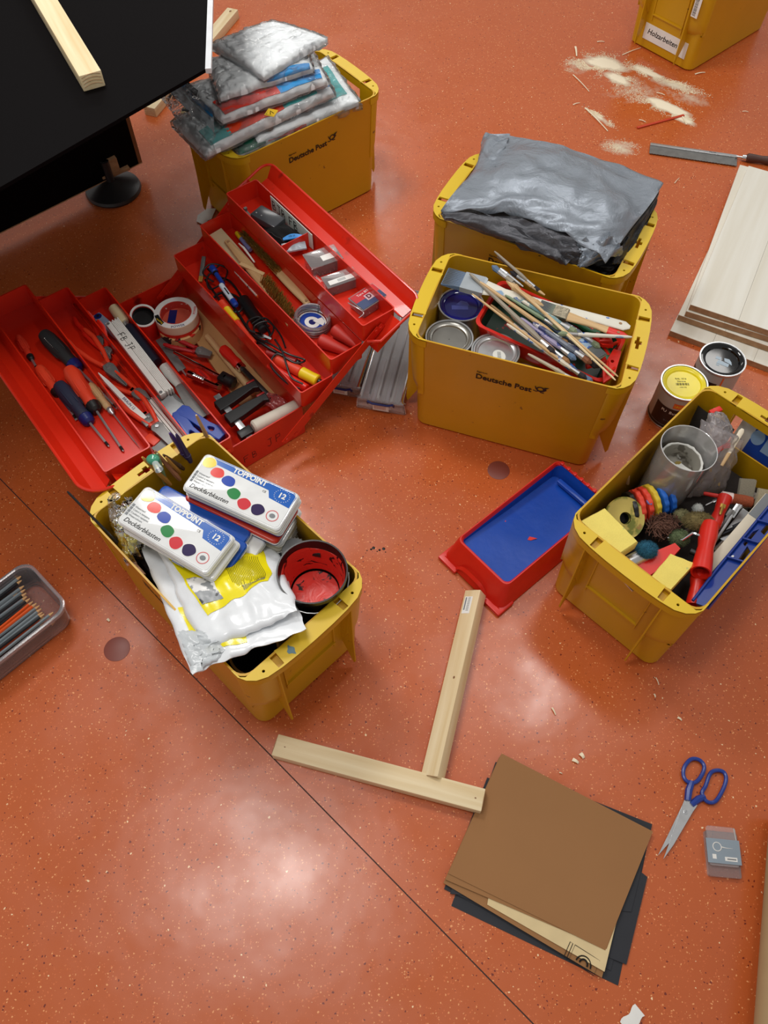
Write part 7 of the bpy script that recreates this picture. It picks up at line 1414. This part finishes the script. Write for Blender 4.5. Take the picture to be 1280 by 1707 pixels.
# pompon brushes
def pompon(label, px, py, z, rx, ry, rz, col, seed, handle=None, n=900, wire=False):
    c = at(px, py, z); t = thing('stencil_brush', label, 'brush', Matrix.Translation(c), 'round brush heads'); m = mat('bristle_%d' % seed, col, .9, var=.25, scale=200, bump=1, bscale=700)
    mb = MB(); mb.ball((0, 0, 0), rx*.9, ry*.9, rz*.9, 18, 10); mb.build('bristle_core', m, t)
    rr = random.Random(seed); mb = MB()
    for k in range(n):
        d = Vector((rr.gauss(0, 1), rr.gauss(0, 1), abs(rr.gauss(0, 1))-.3)).normalized(); p = Vector((d.x*rx, d.y*ry, d.z*rz)); tdir = Vector((rr.uniform(-1, 1), rr.uniform(-1, 1), rr.uniform(-1, 1)))*.3
        if wire: q = d.cross(Vector((rr.uniform(-1, 1), rr.uniform(-1, 1), rr.uniform(-1, 1)))).normalized(); mb.tube([p*.98, p*1.02+q*rx*.5, p*.95+q*rx*.95], .0009, 3)
        else: s = d.cross(Vector((.3, .2, 1))).normalized()*.0006; e_ = p*1.06+tdir*.006; vs = [mb.v(p*.85-s), mb.v(p*.85+s), mb.v(e_)]; mb.f(vs)
    mb.build('bristles', m, t, smooth=0, recalc=False)['kind'] = 'stuff'
    if handle:
        h = at(*handle)-c; mb = MB(); mb.tube([h*.2, h*.5, h], [.006, .0045, .004], 10); mb.build('handle', K['steel'], t)
    return t
pompon('teal blue fluffy round brush head between the sponges', 1078, 917, .252, .021, .019, .016, (30, 92, 118), 61)
pompon('tangled reddish brown twine ball in the middle of the crate', 1106, 878, .225, .026, .018, .014, (104, 70, 56), 62, n=130, wire=True)
pompon('grey-green round brush head below the big olive one', 1132, 897, .228, .020, .018, .016, (92, 106, 72), 63, handle=(1150, 880, .21))
pompon('big olive brown oval brush head beside the red grip', 1163, 869, .235, .031, .020, .017, (122, 108, 66), 64, n=1500)
pompon('small pale olive knob-like brush head above the big one', 1136, 860, .222, .016, .014, .014, (134, 130, 92), 65)
pompon('small white fluffy ball behind the olive brush heads', 1163, 848, .205, .011, .011, .010, (206, 210, 206), 66, n=300)
# red grips and tubes
def tube_grip(label, a, b, r, m=K['redp'], hole=True):
    m_, L = lay(a, b); t = thing('hand_roller', label, 'handle', m_, 'red plastic tool handles'); mb = MB()
    mb.xprof([(0, r*.6), (.006, r*.9), (L*.3, r*.95), (L*.5, r*.78), (L*.7, r*.9), (L-.002, r*1.02), (L, r), (L-.0005, r*.82), (L-.03, r*.8)], 22); mb.build('grip', m, t)
    mb = MB(); mb.xprof([(L-.0285, r*.79), (L-.028, r*.79)], 16); mb.build('dark_bore', K['blk'], t)
    if hole: mb = MB(); mb.lathe([(.0035, r*.80), (.0035, r*.93)], 6, Matrix.Translation((L-.018, 0, 0))); mb.build('star_hole', K['ink'], t)
    return t
tube_grip('lower red tubular handle with open end at the near flange', (1166, 948, .235), (1157, 1010, .225), .0155)
tube_grip('wide open red tubular handle in the middle right of the crate', (1184, 872, .240), (1168, 955, .262), .0185)
tube_grip('upper red handle with a brass screw behind the olive brush head', (1188, 882, .215), (1209, 828, .225), .0135, hole=False)
m_, L_ = lay((1062, 958, .235), (1128, 912, .240)); t = thing('scraper', 'broad red plastic scraper tail under the ragged sponge', 'scraper', m_, 'red plastic tool handles'); mb = MB(); mb.loft([[(x, -w_, -.004), (x, w_, -.004), (x, w_*.9, .006), (x, -w_*.9, .006)] for x, w_ in ((0, .016), (L_*.5, .019), (L_, .008))]); mb.build('grip', K['redp'], t); mb = MB(); mb.box(-.03, .002, -.02, .02, -.003, .0); mb.build('blade', K['steel'], t)
m_, L_ = lay((1138, 905, .235), (1172, 900, .238)); t = thing('paint_roller', 'bent chrome wire frame between the sponge and red handle', 'roller frame', m_); mb = MB(); mb.tube([(-.02, .02, -.01), (0, .004, .004), (L_*.5, .012, .012), (L_*.9, .002, .012), (L_, -.022, .008), (L_*.6, -.034, .006), (L_*.3, -.022, .004)], .0028, 8); mb.build('wire', K['chrome'], t); mb = MB(); mb.cyl((L_*.2, -.02, .002), (L_*.45, -.028, .003), .006); mb.build('hub', K['blk'], t)
# brushes at right
m_, L_ = lay((1176, 823, .215), (1256, 838, .225)); t = thing('paint_brush', 'round brush with red handle, white printed ferrule and rust brown bristles', 'brush', m_)
mb = MB(); mb.xprof([(-.004, .003), (.0, .004), (L_*.33, .0045)], 10); mb.build('handle', K['redp'], t); mb = MB(); mb.xprof([(L_*.30, .007), (L_*.33, .0115), (L_*.56, .0115), (L_*.57, .0105)], 20); fe = mb.build('ferrule', mat('white_pink_print', (224, 206, 202), .35, stains=(((206, 90, 84), 50, .58, .02),)), t)
mb = MB(); mb.xprof([(L_*.56, .0108), (L_*.8, .0118), (L_*.97, .0105), (L_, .006)], 20); mb.build('bristles', mat('rust_brown_bristles', (142, 66, 34), .8, var=.2, scale=300, bump=.8, bscale=600), t)
for l, a, b, w_, m in (('flat brush standing with pale grey bristles behind the round red-handled brush', (1236, 858, .16), (1247, 798, .215), .030, mat('pale_grey_bristle', (176, 170, 154), .9, var=.15, scale=400)), ('second flat brush with light bristles at the right picture edge', (1262, 872, .17), (1276, 815, .215), .026, mat('cream_bristle', (198, 190, 166), .9, var=.15, scale=400))):
    m_, L_ = lay(a, b); t = thing('flat_brush', l, 'brush', m_, 'flat brushes in the sponge crate'); mb = MB(); mb.box(-.05, L_*.35, -w_*.3, w_*.3, -.005, .005, .002); mb.build('handle', K['steeld'], t); mb = MB(); mb.box(L_*.2, L_*.45, -w_*.5, w_*.5, -.006, .006, .002); mb.build('ferrule', K['steel'], t)
    mb = MB()
    for k in range(26):
        for j in range(4): y = -w_*.48+w_*.96*k/25; mb.tube([(L_*.44, y, -.004+.0027*j), (L_*(.97+.03*((k*7+j) % 3)/3), y*1.05, -.005+.0033*j)], .0008, 3)
    mb.build('bristles', m, t, smooth=0)['kind'] = 'stuff'
for i, (l, a, b, r, m) in enumerate((('slim steel shaft crossing towards the red-handled brush', (1190, 905, .20), (1236, 835, .225), .0032, K['steel']), ('dark gunmetal blade beside the wood strip', (1192, 895, .19), (1243, 872, .20), .004, MC['gunmetal']), ('short brass-coloured screw beside the upper red handle', (1200, 858, .235), (1206, 840, .24), .0028, K['brass']), ('grey metal rod near the middle of the tool heap', (1200, 880, .20), (1222, 850, .222), .0038, K['steeld']), ('thin grey wire end between the knives', (1176, 842, .20), (1196, 832, .21), .0016, K['steel']), ('polished rod lying deep by the far wall', (1205, 872, .18), (1262, 822, .19), .003, K['steel']))):
    m_, L_ = lay(a, b); t = thing('metal_tool', l, 'tool', m_, 'loose metal tools'); mb = MB(); mb.xprof([(0, r*.5), (.003, r), (L_*.7, r), (L_, r*.6)], 8, flat=.7); mb.build('shaft', m, t); mb = MB(); mb.box(L_*.62, L_*.98, -r*1.8, r*1.8, -r*.3, r*.3, .0003); mb.build('flat_end', m, t)
for i, (l, a, b, w_, m) in enumerate((('broad grey putty knife blade under the loose metal tools', (1205, 902, .185), (1250, 856, .19), .017, K['steel']), ('dull palette knife blade lying beside the pale wood strip', (1196, 918, .185), (1238, 884, .188), .010, K['steeld']), ('frosted clear plastic sleeve in the corner by the far brushes', (1238, 880, .195), (1276, 842, .20), .016, clear('sleeve_film', (214, 220, 224), .35, .1, .8, 60)))):
    m_, L_ = lay(a, b); t = thing('putty_knife', l, 'putty knife', m_, 'flat blades in the sponge crate'); mb = MB(); mb.loft([[(x, -k, -.0008), (x, k, -.0008), (x, k, .0008), (x, -k, .0008)] for x, k in ((0, w_*.5), (L_*.4, w_*.7), (L_, w_))]); mb.build('blade', m, t); mb = MB(); mb.xprof([(-.03, .004), (0, .003)], 8); mb.build('tang', m, t)
m_, L_ = lay((1172, 968, .232), (1280, 842, .232)); t = thing('wood_strip', 'pale flat wooden strip lying along the blue grid', 'strip', m_); mb = MB(); mb.box(0, L_+.02, -.002, .018, -.002, .002, .0006); mb.build('strip', mat('whitish_wood', (214, 204, 184), .6), t); mb = MB(); mb.box(L_*.8, L_+.02, -.001, .017, .002, .0024); mb.build('worn_print', K['inkg'], t)
# blue paint grid
m_, L_ = lay((1172, 1002, .262), (1300, 846, .262)); GR = m_ @ Matrix.Rotation(R(-30), 4, 'X'); t = thing('paint_grid', 'dark blue plastic paint scraper grid leaning along the near long wall', 'paint grid', GR)
o_ = [(-.012, -.018), (L_+.03, -.018), (L_+.03, .016), (.01, .016), (-.012, .006)]
hl = [[(L_*.40, -.012), (L_*.52, -.012), (L_*.56, .000), (L_*.42, -.003)], [(L_*.55, .003), (L_*.74, .003), (L_*.70, .010), (L_*.57, .010)], [(L_*.70, -.012), (L_*.93, -.012), (L_*.90, -.002), (L_*.72, -.002)]]
mb = MB(); mb.add(plate(o_, hl, -.002, .003)); mb.build('grid_plate', K['blud'] if 0 else mat('grid_blue', (18, 50, 132), .28), t, smooth=0)
for x in (.40, .60, .80): mb = MB(); mb.box(L_*x-.002, L_*x+.002, -.017, .015, .002, .010, .001, Matrix.Identity(4)); mb.build('cross_rib', MC['grid_blue'], t, smooth=0)
mb = MB(); mb.tube([(-.01, .014, .004), (L_*.3, .016, .006), (L_*.6, .016, .006), (L_+.03, .016, .006)], .0028, 8); mb.build('edge_rib', MC['grid_blue'], t)
mb = MB(); mb.ball((L_*.42, .009, .004), .006, .0028, .0015); mb.build('white_paint_drop', K['wht'], t)
m_, L_ = lay((1048, 770, .262), (1046, 806, .20)); t = thing('dowel', 'short pale stick poking up at the far long wall of the sponge crate', 'stick', m_); mb = MB(); mb.xprof([(0, .003), (.002, .0038), (L_, .0038)], 10); mb.build('stick', K['beech'], t)
m_, L_ = lay((1048, 938, .24), (1075, 925, .238)); t = thing('foil_scrap', 'silver can edge under the square sponge', 'scrap', m_); mb = MB(); mb.xprof([(-.01, .012), (.0, .014), (L_, .014)], 18); mb.build('can', K['steel'], t)
mb = MB(); mb.loft([[(a_, b_, z) for a_, b_ in rrect(-.195, .19, -.112, .120, .03, 3)] for z in (.008, .165)]); t = thing('packed_cloth', 'dark rags filling the bottom of the sponge crate', 'cloth', iD); mb.build('cloth', mat('dark_rag', (40, 34, 32), .95, bump=1, bscale=60), t)
